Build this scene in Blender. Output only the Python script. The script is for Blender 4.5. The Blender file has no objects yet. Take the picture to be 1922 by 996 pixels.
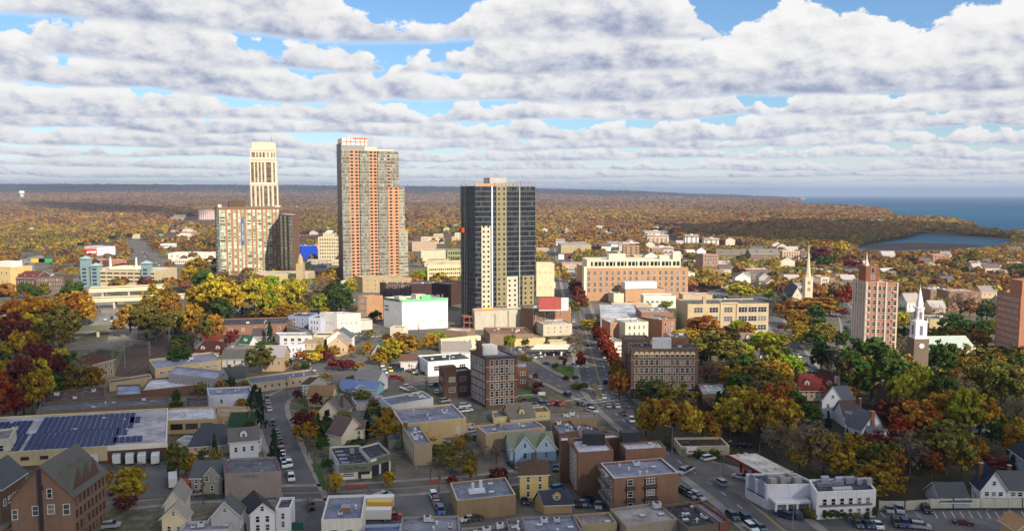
import bpy, math, random, numpy as np
from mathutils import Vector, Matrix
random.seed(7)
R = math.radians
sc = bpy.context.scene
COL = sc.collection
# ---------------------------------------------------------------- camera
F, CX, CY, HY, HC = 1500.0, 961.0, 498.0, 365.5, 80.0
PIT = math.atan((CY-HY)/F); cp, sp = math.cos(PIT), math.sin(PIT)
cam = bpy.data.cameras.new('camera'); camo = bpy.data.objects.new('camera', cam); COL.objects.link(camo)
camo.location = (0, 0, HC); camo.rotation_euler = (math.pi/2-PIT, 0, 0)
cam.sensor_width = 36; cam.lens = F/1922*36; cam.clip_end = 200000; cam.clip_start = 1
sc.camera = camo
ZT = {'F':(0,0,1),'Z1':(0,330,4.33),'Z2':(380,240,2.929),'Z3':(780,300,2.928),'Z4':(1050,420,4.151),'Z5':(1350,330,3.36),
 'Z6':(1280,440,4.526),'Z7':(1580,460,3.83),'Z8':(0,480,4.528),'A1':(0,640,4.979),'A2':(0,800,5.082),'A3':(320,560,4.979),
 'A4':(320,740,3.891),'A5':(600,540,4.15),'A6':(600,760,4.22),'A7':(860,600,4.526),'A8':(900,780,4.61),'B1':(1140,600,4.15),
 'B2':(1240,780,4.368),'B3':(1440,640,3.83),'B4':(1580,840,5.62),'C1':(780,560,5.653),'C2':(560,440,8.3),'C3':(1020,420,9.96),
 'C4':(220,400,7.66),'C5':(700,930,5.339),'C6':(1000,900,4.368),'C7':(1560,900,5.309),'C8':(1420,600,8.3),'D1':(130,450,10.116),
 'D2':(610,835,14.23),'E1':(640,420,6.223),'E2':(990,560,4.98)}
_z = (0, 0, 1.0)
def zm(k):
    global _z
    _z = ZT[k]
def px(p): return (_z[0]+p[0]/_z[2], _z[1]+p[1]/_z[2])
def UF(x, y, z=0.0):
    u = (x-CX)/F; v = (y-CY)/F
    d = Vector((u, cp-v*sp, -sp-v*cp))
    t = (z-HC)/d.z
    return Vector((0, 0, HC))+d*t
def U(p, z=0.0): return UF(*px(p), z)
def proj(P):
    dz = P.z-HC; fw = P.y*cp-dz*sp; up = P.y*sp+dz*cp
    return (CX+F*P.x/fw, CY-F*up/fw)
def z_at(P, ytop):
    v = (ytop-CY)/F
    return HC-P.y*(v*cp+sp)/(cp-v*sp)
# ---------------------------------------------------------------- materials
def C(r, g, b):
    f = lambda c: ((c/255)/12.92 if c/255 <= .04045 else ((c/255+.055)/1.055)**2.4)
    return (f(r), f(g), f(b))
MATS = {}
def nodes(m):
    m.use_nodes = True; nt = m.node_tree; b = nt.nodes['Principled BSDF']; return nt, b
def mth(nt, op, a, b=None, c=None, clamp=False):
    n = nt.nodes.new('ShaderNodeMath'); n.operation = op; n.use_clamp = clamp
    for i, v in enumerate((a, b, c)):
        if v is None: continue
        if isinstance(v, (int, float)): n.inputs[i].default_value = v
        else: nt.links.new(v, n.inputs[i])
    return n.outputs[0]
def noise(nt, vec, scale, detail=3, rough=.55, dim='3D'):
    n = nt.nodes.new('ShaderNodeTexNoise'); n.noise_dimensions = dim
    n.inputs['Scale'].default_value = scale; n.inputs['Detail'].default_value = detail; n.inputs['Roughness'].default_value = rough
    if vec is not None: nt.links.new(vec, n.inputs['Vector'])
    return n.outputs['Fac']
def ramp(nt, fac, stops, interp='LINEAR'):
    n = nt.nodes.new('ShaderNodeValToRGB'); n.color_ramp.interpolation = interp; e = n.color_ramp.elements
    while len(e) < len(stops): e.new(.5)
    for i, (p, c) in enumerate(stops):
        e[i].position = p; e[i].color = (*c, 1) if len(c) == 3 else c
    nt.links.new(fac, n.inputs[0]); return n.outputs[0]
def mixc(nt, fac, a, b, mode='MIX'):
    n = nt.nodes.new('ShaderNodeMix'); n.data_type = 'RGBA'; n.blend_type = mode
    for i, v in ((0, fac), (6, a), (7, b)):
        if isinstance(v, (int, float)): n.inputs[i].default_value = v
        elif isinstance(v, tuple): n.inputs[i].default_value = (*v, 1) if len(v) == 3 else v
        else: nt.links.new(v, n.inputs[i])
    return n.outputs[2]
def coords(nt, scale=(1,1,1), rnd=True):
    t = nt.nodes.new('ShaderNodeTexCoord'); mp = nt.nodes.new('ShaderNodeMapping')
    nt.links.new(t.outputs['Object'], mp.inputs[0]); mp.inputs['Scale'].default_value = scale
    if rnd:
        o = nt.nodes.new('ShaderNodeObjectInfo')
        k = nt.nodes.new('ShaderNodeVectorMath'); k.operation = 'SCALE'; k.inputs[0].default_value = (913, 511, 77)
        nt.links.new(o.outputs['Random'], k.inputs['Scale']); nt.links.new(k.outputs[0], mp.inputs['Location'])
    return mp.outputs[0]
def mat(kind, col, rough=.85, **kw):
    key = (kind, tuple(round(c, 3) for c in col), rough, tuple(sorted(kw.items())))
    if key in MATS: return MATS[key]
    m = bpy.data.materials.new(kind); nt, b = nodes(m); MATS[key] = m
    b.inputs['Roughness'].default_value = rough
    b.inputs['Specular IOR Level'].default_value = kw.get('spec', .25)
    if kind == 'wall' and col[0] > 1.7*col[2]:
        l_ = .3*col[0]+.59*col[1]+.11*col[2]; q_ = .38 if col[0] > 2.6*col[2] else .2; col = tuple(c+(l_*w_-c)*q_ for c, w_ in zip(col, (1.1, 1.02, .72)))
    sc3 = lambda s: tuple(min(1, c*s) for c in col)
    if kind in ('plain', 'metal'):
        v = coords(nt); n = noise(nt, v, .6, 3)
        c = mixc(nt, n, sc3(.82), sc3(1.15)); nt.links.new(c, b.inputs['Base Color'])
        if kind == 'metal': b.inputs['Metallic'].default_value = .4
    elif kind == 'wall':
        v = coords(nt); n = noise(nt, v, .25, 4, .6); v2 = coords(nt, (1.2, 1.2, .12)); n2 = noise(nt, v2, 1.3, 3)
        n3 = noise(nt, coords(nt, (1, 1, 2.5)), 2.2, 2, .7)
        c = mixc(nt, n, sc3(.74), sc3(1.22))
        c = mixc(nt, ramp(nt, n2, [(.48, (0,0,0)), (.74, (.36,.36,.36))]), c, sc3(.5))
        c = mixc(nt, mth(nt, 'MULTIPLY', n3, .35), c, sc3(.6)); nt.links.new(c, b.inputs['Base Color'])
    elif kind == 'siding':
        v = coords(nt); n = noise(nt, v, .3, 3)
        w = nt.nodes.new('ShaderNodeTexWave'); w.bands_direction = 'Z'; w.inputs['Scale'].default_value = 1.3; nt.links.new(coords(nt, rnd=False), w.inputs[0])
        c = mixc(nt, n, sc3(.85), sc3(1.1)); c = mixc(nt, mth(nt, 'MULTIPLY', w.outputs['Fac'], .18), c, sc3(.5)); nt.links.new(c, b.inputs['Base Color'])
    elif kind == 'roof':
        l_ = .3*col[0]+.59*col[1]+.11*col[2]; q_ = .55 if col[2] > 1.02*col[0] else 0; col = tuple(c+(l_-c)*q_ for c in col)
        v = coords(nt); n = noise(nt, v, .12, 5, .65); n2 = noise(nt, v, .9, 4, .7)
        br = nt.nodes.new('ShaderNodeTexBrick'); nt.links.new(coords(nt, rnd=False), br.inputs[0]); br.inputs['Scale'].default_value = .35
        br.inputs['Mortar Size'].default_value = .018; br.inputs['Color1'].default_value = (1,1,1,1); br.inputs['Color2'].default_value = (.86,.86,.88,1); br.inputs['Mortar'].default_value = (.55,.55,.55,1)
        c = mixc(nt, ramp(nt, n, [(.38,(0,0,0)),(.62,(1,1,1))]), sc3(.62), sc3(1.25))
        c = mixc(nt, ramp(nt, n2, [(.52,(0,0,0)),(.66,(.75,.75,.75))]), c, sc3(.42)); n4 = noise(nt, coords(nt, (1, 2.2, 1)), .5, 4, .75); c = mixc(nt, ramp(nt, n4, [(.56,(0,0,0)),(.66,(.6,.6,.6))]), c, (.5,.5,.54))
        c = mixc(nt, .8, c, br.outputs[0], 'MULTIPLY'); nt.links.new(c, b.inputs['Base Color'])
    elif kind == 'shingle':
        v = coords(nt); n = noise(nt, v, .5, 5, .7); n2 = noise(nt, coords(nt, (1, 1, 6)), 3, 2)
        c = mixc(nt, n, sc3(.7), sc3(1.3)); c = mixc(nt, mth(nt, 'MULTIPLY', n2, .5), c, sc3(.6)); nt.links.new(c, b.inputs['Base Color'])
    elif kind == 'ground':
        g = nt.nodes.new('ShaderNodeNewGeometry'); n = noise(nt, g.outputs['Position'], kw.get('s', .05), 6, .65)
        n2 = noise(nt, g.outputs['Position'], .8, 4, .7)
        c = mixc(nt, ramp(nt, n, [(.35,(0,0,0)),(.65,(1,1,1))]), sc3(.75), kw.get('c2', sc3(1.25)))
        c = mixc(nt, ramp(nt, n2, [(.5,(0,0,0)),(.75,(.45,.45,.45))]), c, sc3(.6)); nt.links.new(c, b.inputs['Base Color'])
    elif kind == 'tinted':   # per-face tint attribute: facade panes
        a = nt.nodes.new('ShaderNodeAttribute'); a.attribute_name = 'tint'
        c = ramp(nt, a.outputs['Fac'], [(0, sc3(.35)), (.35, sc3(.8)), (.7, sc3(1.25)), (1, kw.get('hi', sc3(2)))]); nt.links.new(c, b.inputs['Base Color'])
    elif kind == 'glass':
        o = nt.nodes.new('ShaderNodeObjectInfo')
        c = ramp(nt, o.outputs['Random'], [(0, (.012,.014,.018)), (.55, (.03,.033,.04)), (.8, (.09,.09,.085)), (1, (.22,.21,.18))]); nt.links.new(c, b.inputs['Base Color'])
    elif kind == 'objcol':
        o = nt.nodes.new('ShaderNodeObjectInfo'); nt.links.new(o.outputs['Color'], b.inputs['Base Color'])
    elif kind == 'flat':
        b.inputs['Base Color'].default_value = (*col, 1)
    return m
def leafmat(name, transl=.3):
    m = bpy.data.materials.new(name); m.use_nodes = True; nt = m.node_tree
    for n in list(nt.nodes): nt.nodes.remove(n)
    out = nt.nodes.new('ShaderNodeOutputMaterial')
    a = nt.nodes.new('ShaderNodeAttribute'); a.attribute_name = 'tint'
    if name == 'forest_leaves':
        b2 = nt.nodes.new('ShaderNodeAttribute'); b2.attribute_name = 'leafcol'; base = b2.outputs['Color']
    else:
        o = nt.nodes.new('ShaderNodeObjectInfo'); base = o.outputs['Color']
    h = nt.nodes.new('ShaderNodeHueSaturation'); nt.links.new(base, h.inputs['Color'])
    nt.links.new(mth(nt, 'MULTIPLY_ADD', a.outputs['Fac'], .07, .465), h.inputs['Hue'])
    nt.links.new(mth(nt, 'MULTIPLY_ADD', a.outputs['Fac'], .9, .55), h.inputs['Value'])
    d = nt.nodes.new('ShaderNodeBsdfDiffuse'); t = nt.nodes.new('ShaderNodeBsdfTranslucent'); mx = nt.nodes.new('ShaderNodeMixShader')
    nt.links.new(h.outputs[0], d.inputs[0]); nt.links.new(h.outputs[0], t.inputs[0]); mx.inputs[0].default_value = transl
    nt.links.new(d.outputs[0], mx.inputs[1]); nt.links.new(t.outputs[0], mx.inputs[2]); nt.links.new(mx.outputs[0], out.inputs[0])
    return m
LEAF = leafmat('tree_leaves'); FOREST = leafmat('forest_leaves')
GLASS = mat('glass', (0,0,0), .2, spec=.3)
WHITE = mat('plain', C(225,222,215), .6); DARK = mat('plain', (.03,.03,.035), .6); GREY = mat('plain', (.25,.25,.26), .7)
CONC = mat('wall', (.36,.33,.29)); STEEL = mat('metal', (.3,.3,.31), .5); WOOD = mat('plain', (.12,.08,.05))
# ---------------------------------------------------------------- mesh builder
X3, Y3, Z3 = Vector((1,0,0)), Vector((0,1,0)), Vector((0,0,1))
class MB:
    def __init__(s): s.v=[]; s.f=[]; s.m=[]; s.t=[]
    def face(s, pts, m=0, t=.5):
        n=len(s.v); s.v += [tuple(p) for p in pts]; s.f.append(tuple(range(n, n+len(pts)))); s.m.append(m); s.t.append(t)
    def box(s, o, ax, ay, az, m=0, t=.5, bottom=True):
        o=Vector(o); p=[o, o+ax, o+ax+ay, o+ay]; q=[a+az for a in p]; n=len(s.v); s.v += [tuple(a) for a in p+q]
        fs=[(4,5,6,7),(0,1,5,4),(1,2,6,5),(2,3,7,6),(3,0,4,7)]
        if bottom: fs.append((3,2,1,0))
        for f in fs: s.f.append(tuple(n+i for i in f)); s.m.append(m); s.t.append(t)
    def cbox(s, c, sx, sy, sz, m=0, t=.5): s.box(Vector(c)-Vector((sx/2, sy/2, 0)), X3*sx, Y3*sy, Z3*sz, m, t)
    def cyl(s, p0, p1, r0, r1=None, n=8, m=0, t=.5):
        p0=Vector(p0); p1=Vector(p1); r1 = r0 if r1 is None else r1
        d=(p1-p0).normalized(); a=d.orthogonal().normalized(); b=d.cross(a); k=len(s.v)
        for p, r in ((p0, r0), (p1, r1)):
            for i in range(n):
                w=2*math.pi*i/n; s.v.append(tuple(p+a*math.cos(w)*r+b*math.sin(w)*r))
        for i in range(n):
            j=(i+1)%n; s.f.append((k+i, k+j, k+n+j, k+n+i)); s.m.append(m); s.t.append(t)
        s.f.append(tuple(k+i for i in range(n))[::-1]); s.f.append(tuple(k+n+i for i in range(n))); s.m += [m, m]; s.t += [t, t]
    def cone(s, c, r, h, n=4, m=0, rot=0.0, t=.5):
        c=Vector(c); b=[c+Vector((math.cos(rot+2*math.pi*i/n)*r, math.sin(rot+2*math.pi*i/n)*r, 0)) for i in range(n)]
        for i in range(n): s.face([b[i], b[(i+1)%n], c+Z3*h], m, t)
    def mesh(s, name, mats, org=(0,0,0), smooth=False, tint=False):
        me=bpy.data.meshes.new(name); o=Vector(org)
        me.from_pydata([(v[0]-o[0], v[1]-o[1], v[2]-o[2]) for v in s.v], [], s.f)
        for m in (mats if isinstance(mats, (list, tuple)) else [mats]): me.materials.append(m)
        if len(me.materials) > 1: me.polygons.foreach_set('material_index', s.m)
        if smooth: me.polygons.foreach_set('use_smooth', [True]*len(s.f))
        if tint:
            a=me.attributes.new('tint', 'FLOAT', 'FACE'); a.data.foreach_set('value', s.t)
        me.update(); return me
    def build(s, name, mats, parent=None, org=None, **kw):
        if org is None: org = parent.location if parent else (0,0,0)
        ob=bpy.data.objects.new(name, s.mesh(name, mats, org, **kw)); COL.objects.link(ob)
        if parent: ob.parent=parent
        else: ob.location=org
        return ob
LABELS = {}
def tag(o, label=None, cat=None, group=None, kind=None):
    if label: o['label']=label
    if cat: o['category']=cat
    if group: o['group']=group
    if kind: o['kind']=kind
    return o
def empty(name, loc, rz=0):
    o=bpy.data.objects.new(name, None); COL.objects.link(o); o.location=loc; o.rotation_euler=(0,0,rz); o.empty_display_size=1; return o
def part(parent, name, me, loc=(0,0,0), rz=0, color=None, scale=None, label=None):
    o=bpy.data.objects.new(name, me); COL.objects.link(o); o.parent=parent; o.location=loc; o.rotation_euler=(0,0,rz)
    if color: o.color=(*color, 1)
    if scale: o.scale=scale
    if label: o['label']=label
    return o
def text(parent, s, name, P, ang, size, m, ext=.03, vertical=False):
    cu=bpy.data.curves.new(name, 'FONT'); cu.body=s; cu.size=size; cu.extrude=ext; cu.align_x='CENTER'; cu.align_y='CENTER'; cu.materials.append(m)
    if vertical: cu.body='\n'.join(s); cu.space_line=.8
    t_=bpy.data.objects.new('t', cu); me=bpy.data.meshes.new_from_object(t_); bpy.data.objects.remove(t_); me.name=name
    o=bpy.data.objects.new(name, me); COL.objects.link(o); o.parent=parent; o.location=Vector(P)-Vector(parent.location); o.rotation_euler=(math.pi/2, 0, ang); return o
def strokes(s, name, u0, u1, z, hh, m, n, gap=()):
    """weathered lettering too faint to read: a row of upright marks on the front wall"""
    rr=random.Random(n); b=MB(); st=(u1-u0)/n
    for i in range(n):
        if i in gap: continue
        u=u0+st*i; k=rr.choice((0,1,2)); b.box(s.P(u,-.33 if name=='lettering' else -.05,z),s.u*.16,s.v*.04,Z3*hh*rr.uniform(.7,1)); b.box(s.P(u+.16,-.33 if name=='lettering' else -.05,z+hh*(.1+.35*k)),s.u*st*.4,s.v*.04,Z3*.16)
    return b.build(name, m, s.root)
# ---------------------------------------------------------------- footprints, for keeping trees off buildings and roads
FOOT = []
def inside(p, poly):
    x, y=p; c=False; j=len(poly)-1
    for i in range(len(poly)):
        xi, yi=poly[i]; xj, yj=poly[j]
        if (yi>y)!=(yj>y) and x < (xj-xi)*(y-yi)/(yj-yi)+xi: c=not c
        j=i
    return c
LM = []   # landmarks: (px, py, short name)
# ---------------------------------------------------------------- windows
WM = {}
def winmesh(w, h, fm, cross=True):
    k=(round(w,2), round(h,2), fm.name, cross)
    if k in WM: return WM[k]
    b=MB(); t=min(.10, w*.09)
    b.box((-w/2,-.1,0), X3*t, Y3*.1, Z3*h); b.box((w/2-t,-.1,0), X3*t, Y3*.1, Z3*h)
    b.box((-w/2+t,-.1,h-t), X3*(w-2*t), Y3*.1, Z3*t); b.box((-w/2-.05,-.18,-.1), X3*(w+.1), Y3*.18, Z3*.1)
    if cross: b.box((-w/2+t,-.08,h*.5-.04), X3*(w-2*t), Y3*.06, Z3*.08)
    if w > 2: 
        for q in (-.17, .17): b.box((w*q-.05,-.09,0), X3*.1, Y3*.05, Z3*(h-t))
    b.face([(-w/2+t,-.02,0),(w/2-t,-.02,0),(w/2-t,-.02,h-t),(-w/2+t,-.02,h-t)], 1)
    WM[k]=b.mesh('window', [fm, GLASS]); return WM[k]
class Bd:
    """one building: an Empty at the foot of its front left corner; local axes u (front), v (depth)"""
    def __init__(s, label, cat, fl, fr, bk, yb=None, h=None, ground=False, lm=None, name=None, group=None):
        if h is None:
            if ground: h=z_at(U(fl), px((0, yb))[1])
            else:
                x, y0=px(fl); y1=px((0, yb))[1]; P=UF(x, y1); h=z_at(P, y0)
        z=0 if ground else h
        L=U(fl, z); Rr=U(fr, z)
        if isinstance(bk, (int, float)): D=(Rr-L).normalized(); D=Vector((-D.y, D.x, 0))*bk
        elif bk[0]=='l': D=U(bk[1:], z)-L
        else: D=U(bk[1:], z)-Rr
        s.L=Vector((L.x, L.y, 0)); s.Fv=Vector((Rr.x-L.x, Rr.y-L.y, 0)); s.Dv=Vector((D.x, D.y, 0)); s.h=h
        s.w=s.Fv.length; s.d=s.Dv.length; s.u=s.Fv.normalized(); s.v=s.Dv.normalized()
        s.root=empty(name or cat.replace(' ', '_'), s.L); tag(s.root, label, cat, group)
        s.poly=[(s.L+a*s.Fv+b*s.Dv).to_2d() for a, b in ((0,0),(1,0),(1,1),(0,1))]
        FOOT.append([tuple(p) for p in s.poly])
        c=proj(s.L+.5*s.Fv+.5*s.Dv+Z3*h*.5); s.c=c
        if lm: LM.append((c[0], c[1], lm))
        s.nw=0; s.rest=MB()
    def P(s, u, v, z=0): return s.L+s.u*u+s.v*v+Z3*z
    def pb(s, name, u, v, z, du, dv, dz, m, parent=None, label=None):
        b=MB(); b.box(s.P(u,v,z), s.u*du, s.v*dv, Z3*dz); o=b.build(name, m, parent or s.root)
        if parent: o.location = (0,0,0); 
        if label: o['label']=label
        return o
    def walls(s, m, roof, par=.6, t=.35, cop=None):
        h=s.h; b=MB(); c=[s.P(0,0), s.P(s.w,0), s.P(s.w,0)+s.Dv, s.P(0,0)+s.Dv]
        i=[s.P(t,t), s.P(s.w-t,t), s.P(s.w-t,0)+s.Dv-s.v*t, s.P(t,0)+s.Dv-s.v*t]
        for k in range(4):
            a, e=c[k], c[(k+1)%4]; ia, ie=i[k], i[(k+1)%4]
            b.face([a, e, e+Z3*h, a+Z3*h], 0)
            b.face([a+Z3*h, e+Z3*h, ie+Z3*h, ia+Z3*h], 1)
            b.face([ie+Z3*(h-par), ia+Z3*(h-par), ia+Z3*h, ie+Z3*h], 0)
        b.build('wall', [m, cop or m], s.root)
        r=MB(); r.face([q+Z3*(h-par) for q in i]); r.build('roof', roof, s.root)
    def windows(s, face, cols, rows, w=1.3, h=1.7, fm=None, z0=1.2, top=.9, margin=1.2, cross=True, us=None, name='window'):
        """grid of windows on a face; each its own part (the first 100), the rest one part"""
        fm=fm or WHITE
        if face=='f': o=s.P(0,0); A=s.u; W=s.w
        elif face=='l': o=s.P(0,0)+s.Dv; A=-s.v; W=s.d
        elif face=='r': o=s.P(s.w,0); A=s.v; W=s.d
        ang=math.atan2(A.y, A.x); n=Vector((A.y, -A.x, 0))
        w=min(w, (W-2*margin)/max(cols,1)*.8); H=s.h-z0-top; fh=H/rows; h=min(h, fh*.72)
        me=winmesh(w, h, fm, cross)
        for r in range(rows-1, -1, -1):
            for c in range(cols):
                uu = us[c]*W if us else margin+(W-2*margin)*(c+.5)/cols
                p=o+A*uu+Z3*(z0+fh*r+(fh-h)*.5)+n*.003
                if s.nw < 100: part(s.root, name, me, p-s.L, ang); s.nw+=1
                else:
                    s.rest.face([p-A*w*.5+n*.05, p+A*w*.5+n*.05, p+A*w*.5+n*.05+Z3*h, p-A*w*.5+n*.05+Z3*h], 1)
                    s.rest.box(p-A*w*.5-Z3*.1, A*w, n*.12, Z3*.1, 0)
                    s.rest.box(p-A*w*.5+Z3*h, A*w, n*.12, Z3*.1, 0)
                    s._restm=[fm, GLASS]
    def done(s):
        if s.rest.f: tag(s.rest.build('window_rows', s._restm, s.root), kind='stuff')
        return s
    def clutter(s, n, seed=1, big=False):
        rr=random.Random(seed+int(s.w*10)); z=s.h-.6
        for i in range(n):
            u=rr.uniform(.12,.85)*s.w; v=rr.uniform(.15,.85)*s.d; k=rr.random(); b=MB()
            if k<.45:
                a=rr.uniform(.8,2.0)*(1.6 if big else 1); b.box(s.P(u,v,z+.2), s.u*a, s.v*a*.8, Z3*a*.6, 0); b.box(s.P(u+.1,v+.1,z), s.u*(a-.2), s.v*(a*.8-.2), Z3*.2, 1)
                b.cyl(s.P(u+a/2, v+a*.4, z+.2+a*.6), s.P(u+a/2, v+a*.4, z+.3+a*.6), a*.3, n=10, m=1)
                b.build('air_conditioner', [mat('plain', (.5,.5,.5), .5), DARK], s.root)
            elif k<.75:
                b.cyl(s.P(u,v,z), s.P(u,v,z+.8), .18, n=8); b.cyl(s.P(u,v,z+.8), s.P(u,v,z+1.0), .35, .25, n=8); b.build('roof_vent', mat('plain', (.6,.6,.6), .4), s.root)
            else:
                b.box(s.P(u,v,z), s.u*1.6, s.v*1.0, Z3*.35, 0); b.box(s.P(u+.15,v+.15,z+.35), s.u*1.3, s.v*.7, Z3*.12, 1); b.build('skylight', [GREY, mat('plain', (.6,.63,.68), .3)], s.root)
    def chimney(s, u, v, m, hh=1.6, a=.8):
        b=MB(); b.box(s.P(u,v,s.h-1), s.u*a, s.v*a, Z3*(hh+1), 0); b.box(s.P(u-.1,v-.1,s.h+hh), s.u*(a+.2), s.v*(a+.2), Z3*.15, 1); b.build('chimney', [m, CONC], s.root)
# ---------------------------------------------------------------- flat-roofed building / pitched house
BR = C(118,74,58); TAN=C(176,146,108); CRM=C(214,196,160); GRY=C(140,132,124); WHT=C(214,210,204); YEL=C(206,172,104); OCH=C(176,136,84)
RG = C(124,126,140); RB=C(100,110,138); RD=C(52,52,58); RW=C(190,190,192); RK=C(34,36,44); SH=C(84,80,78); SHB=C(92,72,58); SHG=C(98,104,88)
def flat(label, cat, fl, fr, bk, yb=None, h=None, wall=BR, roof=RG, win=None, lw=None, rw=None, clut=0, par=.6, cop=None, fm=None, kind='wall', **kw):
    s=Bd(label, cat, fl, fr, bk, yb, h, **kw)
    s.walls(mat(kind, wall), mat('roof', roof, .7), par, cop=mat('plain', cop) if cop else None)
    for f, g in (('f', win), ('l', lw), ('r', rw)):
        if g: s.windows(f, g[0], g[1], *(g[2:4] if len(g)>3 else ()), fm=fm, **(g[4] if len(g)>4 else {}))
    if clut: s.clutter(clut)
    return s.done()
def house(label, fl, fr, bk, yb=None, h=None, ridge='d', rh=None, wall=WHT, roof=SH, win=(2,2), lw=None, rw=None, cat='house', ov=.5, chim=None, hip=0, fm=None, kind='siding', dormer=0, trim=WHITE, **kw):
    s=Bd(label, cat, fl, fr, bk, yb, h, **kw); m=mat(kind, wall); H=s.h
    W, D=(s.w, s.d) if ridge=='d' else (s.d, s.w)
    rh=rh or W*.42; b=MB()
    def Q(a, c, z):  # a across the gable (0..W), c along the ridge (0..D)
        return s.P(a, c, z) if ridge=='d' else s.P(c, a, z)
    c4=[s.P(0,0), s.P(s.w,0), s.P(s.w,s.d), s.P(0,s.d)]
    for k in range(4): b.face([c4[k], c4[(k+1)%4], c4[(k+1)%4]+Z3*H, c4[k]+Z3*H])
    if not hip:
        b.face([Q(0,0,H), Q(W,0,H), Q(W/2,0,H+rh)]); b.face([Q(0,D,H), Q(W,D,H), Q(W/2,D,H+rh)])
    b.build('wall', m, s.root)
    r=MB(); sl=rh/(W/2); e=ov; t=.22
    i0=hip*D*.5 if hip else -e; i1=D-i0
    for sg in (0, 1):
        A=-e if sg==0 else W+e; zz=H-sl*e
        p=[Q(A, -e, zz), Q(A, D+e, zz), Q(W/2, i1, H+rh), Q(W/2, i0, H+rh)]
        r.face([q+Z3*t for q in p]); r.face(p[::-1]); r.face([p[0], p[1], p[1]+Z3*t, p[0]+Z3*t], 1)
        r.face([p[0], p[3], p[3]+Z3*t, p[0]+Z3*t], 1); r.face([p[1], p[2], p[2]+Z3*t, p[1]+Z3*t], 1)
    if hip:
        zz=H-sl*e
        for y, i in ((-e, i0), (D+e, i1)):
            r.face([Q(-e,y,zz+t), Q(W+e,y,zz+t), Q(W/2,i,H+rh+t)]); r.face([Q(-e,y,zz), Q(W+e,y,zz), Q(W+e,y,zz+t), Q(-e,y,zz+t)], 1)
    r.build('roof', [mat('shingle', roof, .9), trim], s.root)
    for f, g in (('f', win), ('l', lw), ('r', rw)):
        if g: s.windows(f, g[0], g[1], *(g[2:4] if len(g)>3 else (.95,1.5)), fm=fm, top=.3, margin=.6)
    if ridge=='d' and not hip and W>5:
        me=winmesh(.9, 1.1, fm or WHITE); part(s.root, 'window', me, s.P(s.w/2, 0, H+rh*.25)-s.L-s.v*.003, math.atan2(s.u.y, s.u.x))
    if chim is not None:
        cu, cv=chim if isinstance(chim, tuple) else (.3,.5); q=MB(); q.box(s.P(s.w*cu, s.d*cv, H), s.u*.8, s.v*.8, Z3*(rh+1.1), 0); q.box(s.P(s.w*cu-.1, s.d*cv-.1, H+rh+1.1), s.u*1, s.v*1, Z3*.15, 1)
        q.build('chimney', [mat('wall', BR), CONC], s.root)
    for i in range(dormer):
        if ridge!='w': break
        uu=s.w*(i+.5)/dormer; q=MB(); w2=1.0; vz=H+rh*.25; v0=W*.5*.25; v1=W*.5*.85
        q.box(s.P(uu-w2, v0, vz-.3), s.u*2*w2, s.v*(v1-v0), Z3*1.7, 0)
        q.face([s.P(uu-w2-.2,v0-.2,vz+1.4), s.P(uu,v0-.2,vz+2.3), s.P(uu,v1,vz+2.3), s.P(uu-w2-.2,v1,vz+1.4)], 1); q.face([s.P(uu+w2+.2,v0-.2,vz+1.4), s.P(uu,v0-.2,vz+2.3), s.P(uu,v1,vz+2.3), s.P(uu+w2+.2,v1,vz+1.4)], 1)
        q.face([s.P(uu-w2,v0,vz+1.4), s.P(uu+w2,v0,vz+1.4), s.P(uu,v0,vz+2.25)], 0)
        q.build('dormer', [m, mat('shingle', roof, .9)], s.root)
        part(s.root, 'window', winmesh(1.0, 1.1, WHITE), s.P(uu, v0, vz+.1)-s.L-s.v*.003, math.atan2(s.u.y, s.u.x))
    return s.done()
# ================================================================ SETTING
SUN = Vector((.52, -.70, .50)).normalized()
# land heights: flat town, low hills far to the north (left), none over the sound
_rng = np.random.RandomState(3)
_G = _rng.rand(64, 64)
def vnoise(x, y):
    xi=np.floor(x).astype(int); yi=np.floor(y).astype(int); fx=x-xi; fy=y-yi; fx=fx*fx*(3-2*fx); fy=fy*fy*(3-2*fy)
    g=lambda a, b: _G[a%64, b%64]
    return (g(xi,yi)*(1-fx)+g(xi+1,yi)*fx)*(1-fy)+(g(xi,yi+1)*(1-fx)+g(xi+1,yi+1)*fx)*fy
def terr(x, y):
    x=np.asarray(x, float); y=np.asarray(y, float)
    D=np.maximum(y, 1.0); az=(x/D)*F+CX     # bearing, as where it meets the picture plane
    A=np.interp(az, [-400, 0, 500, 900, 1200, 1300, 1400, 2400], [225, 210, 190, 150, 80, 22, 0, 0])
    s=np.clip((D-3800)/(14500-3800), 0, 1); s=s*s*(3-2*s)
    rid=.55+.45*vnoise(x/2600+9, y/1500+3)
    n=(vnoise(x/900, y/700)-.5)*26*np.clip((D-2600)/3000, 0, 1)*np.clip(A/60, 0, 1)
    return A*s*(.82+.18*rid)+n*np.clip((16000-D)/4000, .2, 1)
EAST_SEA = [(1310,368.9),(1352,370.6),(1420,374.3),(1470,376.5),(1498,378.5),(1475,381.5),(1462,384),(1502,387.5),(1500,391),(1560,392),(1620,396),(1662,401),(1672,408),(1668,414),(1700,416.5),(1740,417),(1790,420),(1828,430),(1832,437),(1905,444),(1960,440),(2440,440),(2440,368.9)]
LAGOON = [(1735,437),(1902,449.5),(1905,462),(1868,474),(1800,480),(1740,484),(1625,482),(1585,470),(1655,455),(1700,448),(1722,440)]
COVE = [(1590,465.5),(1500,466),(1480,463),(1540,459),(1600,461)]
seaW=[tuple(UF(x, y).to_2d()) for x, y in EAST_SEA]; lagW=[tuple(UF(x, y).to_2d()) for x, y in LAGOON]
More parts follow.
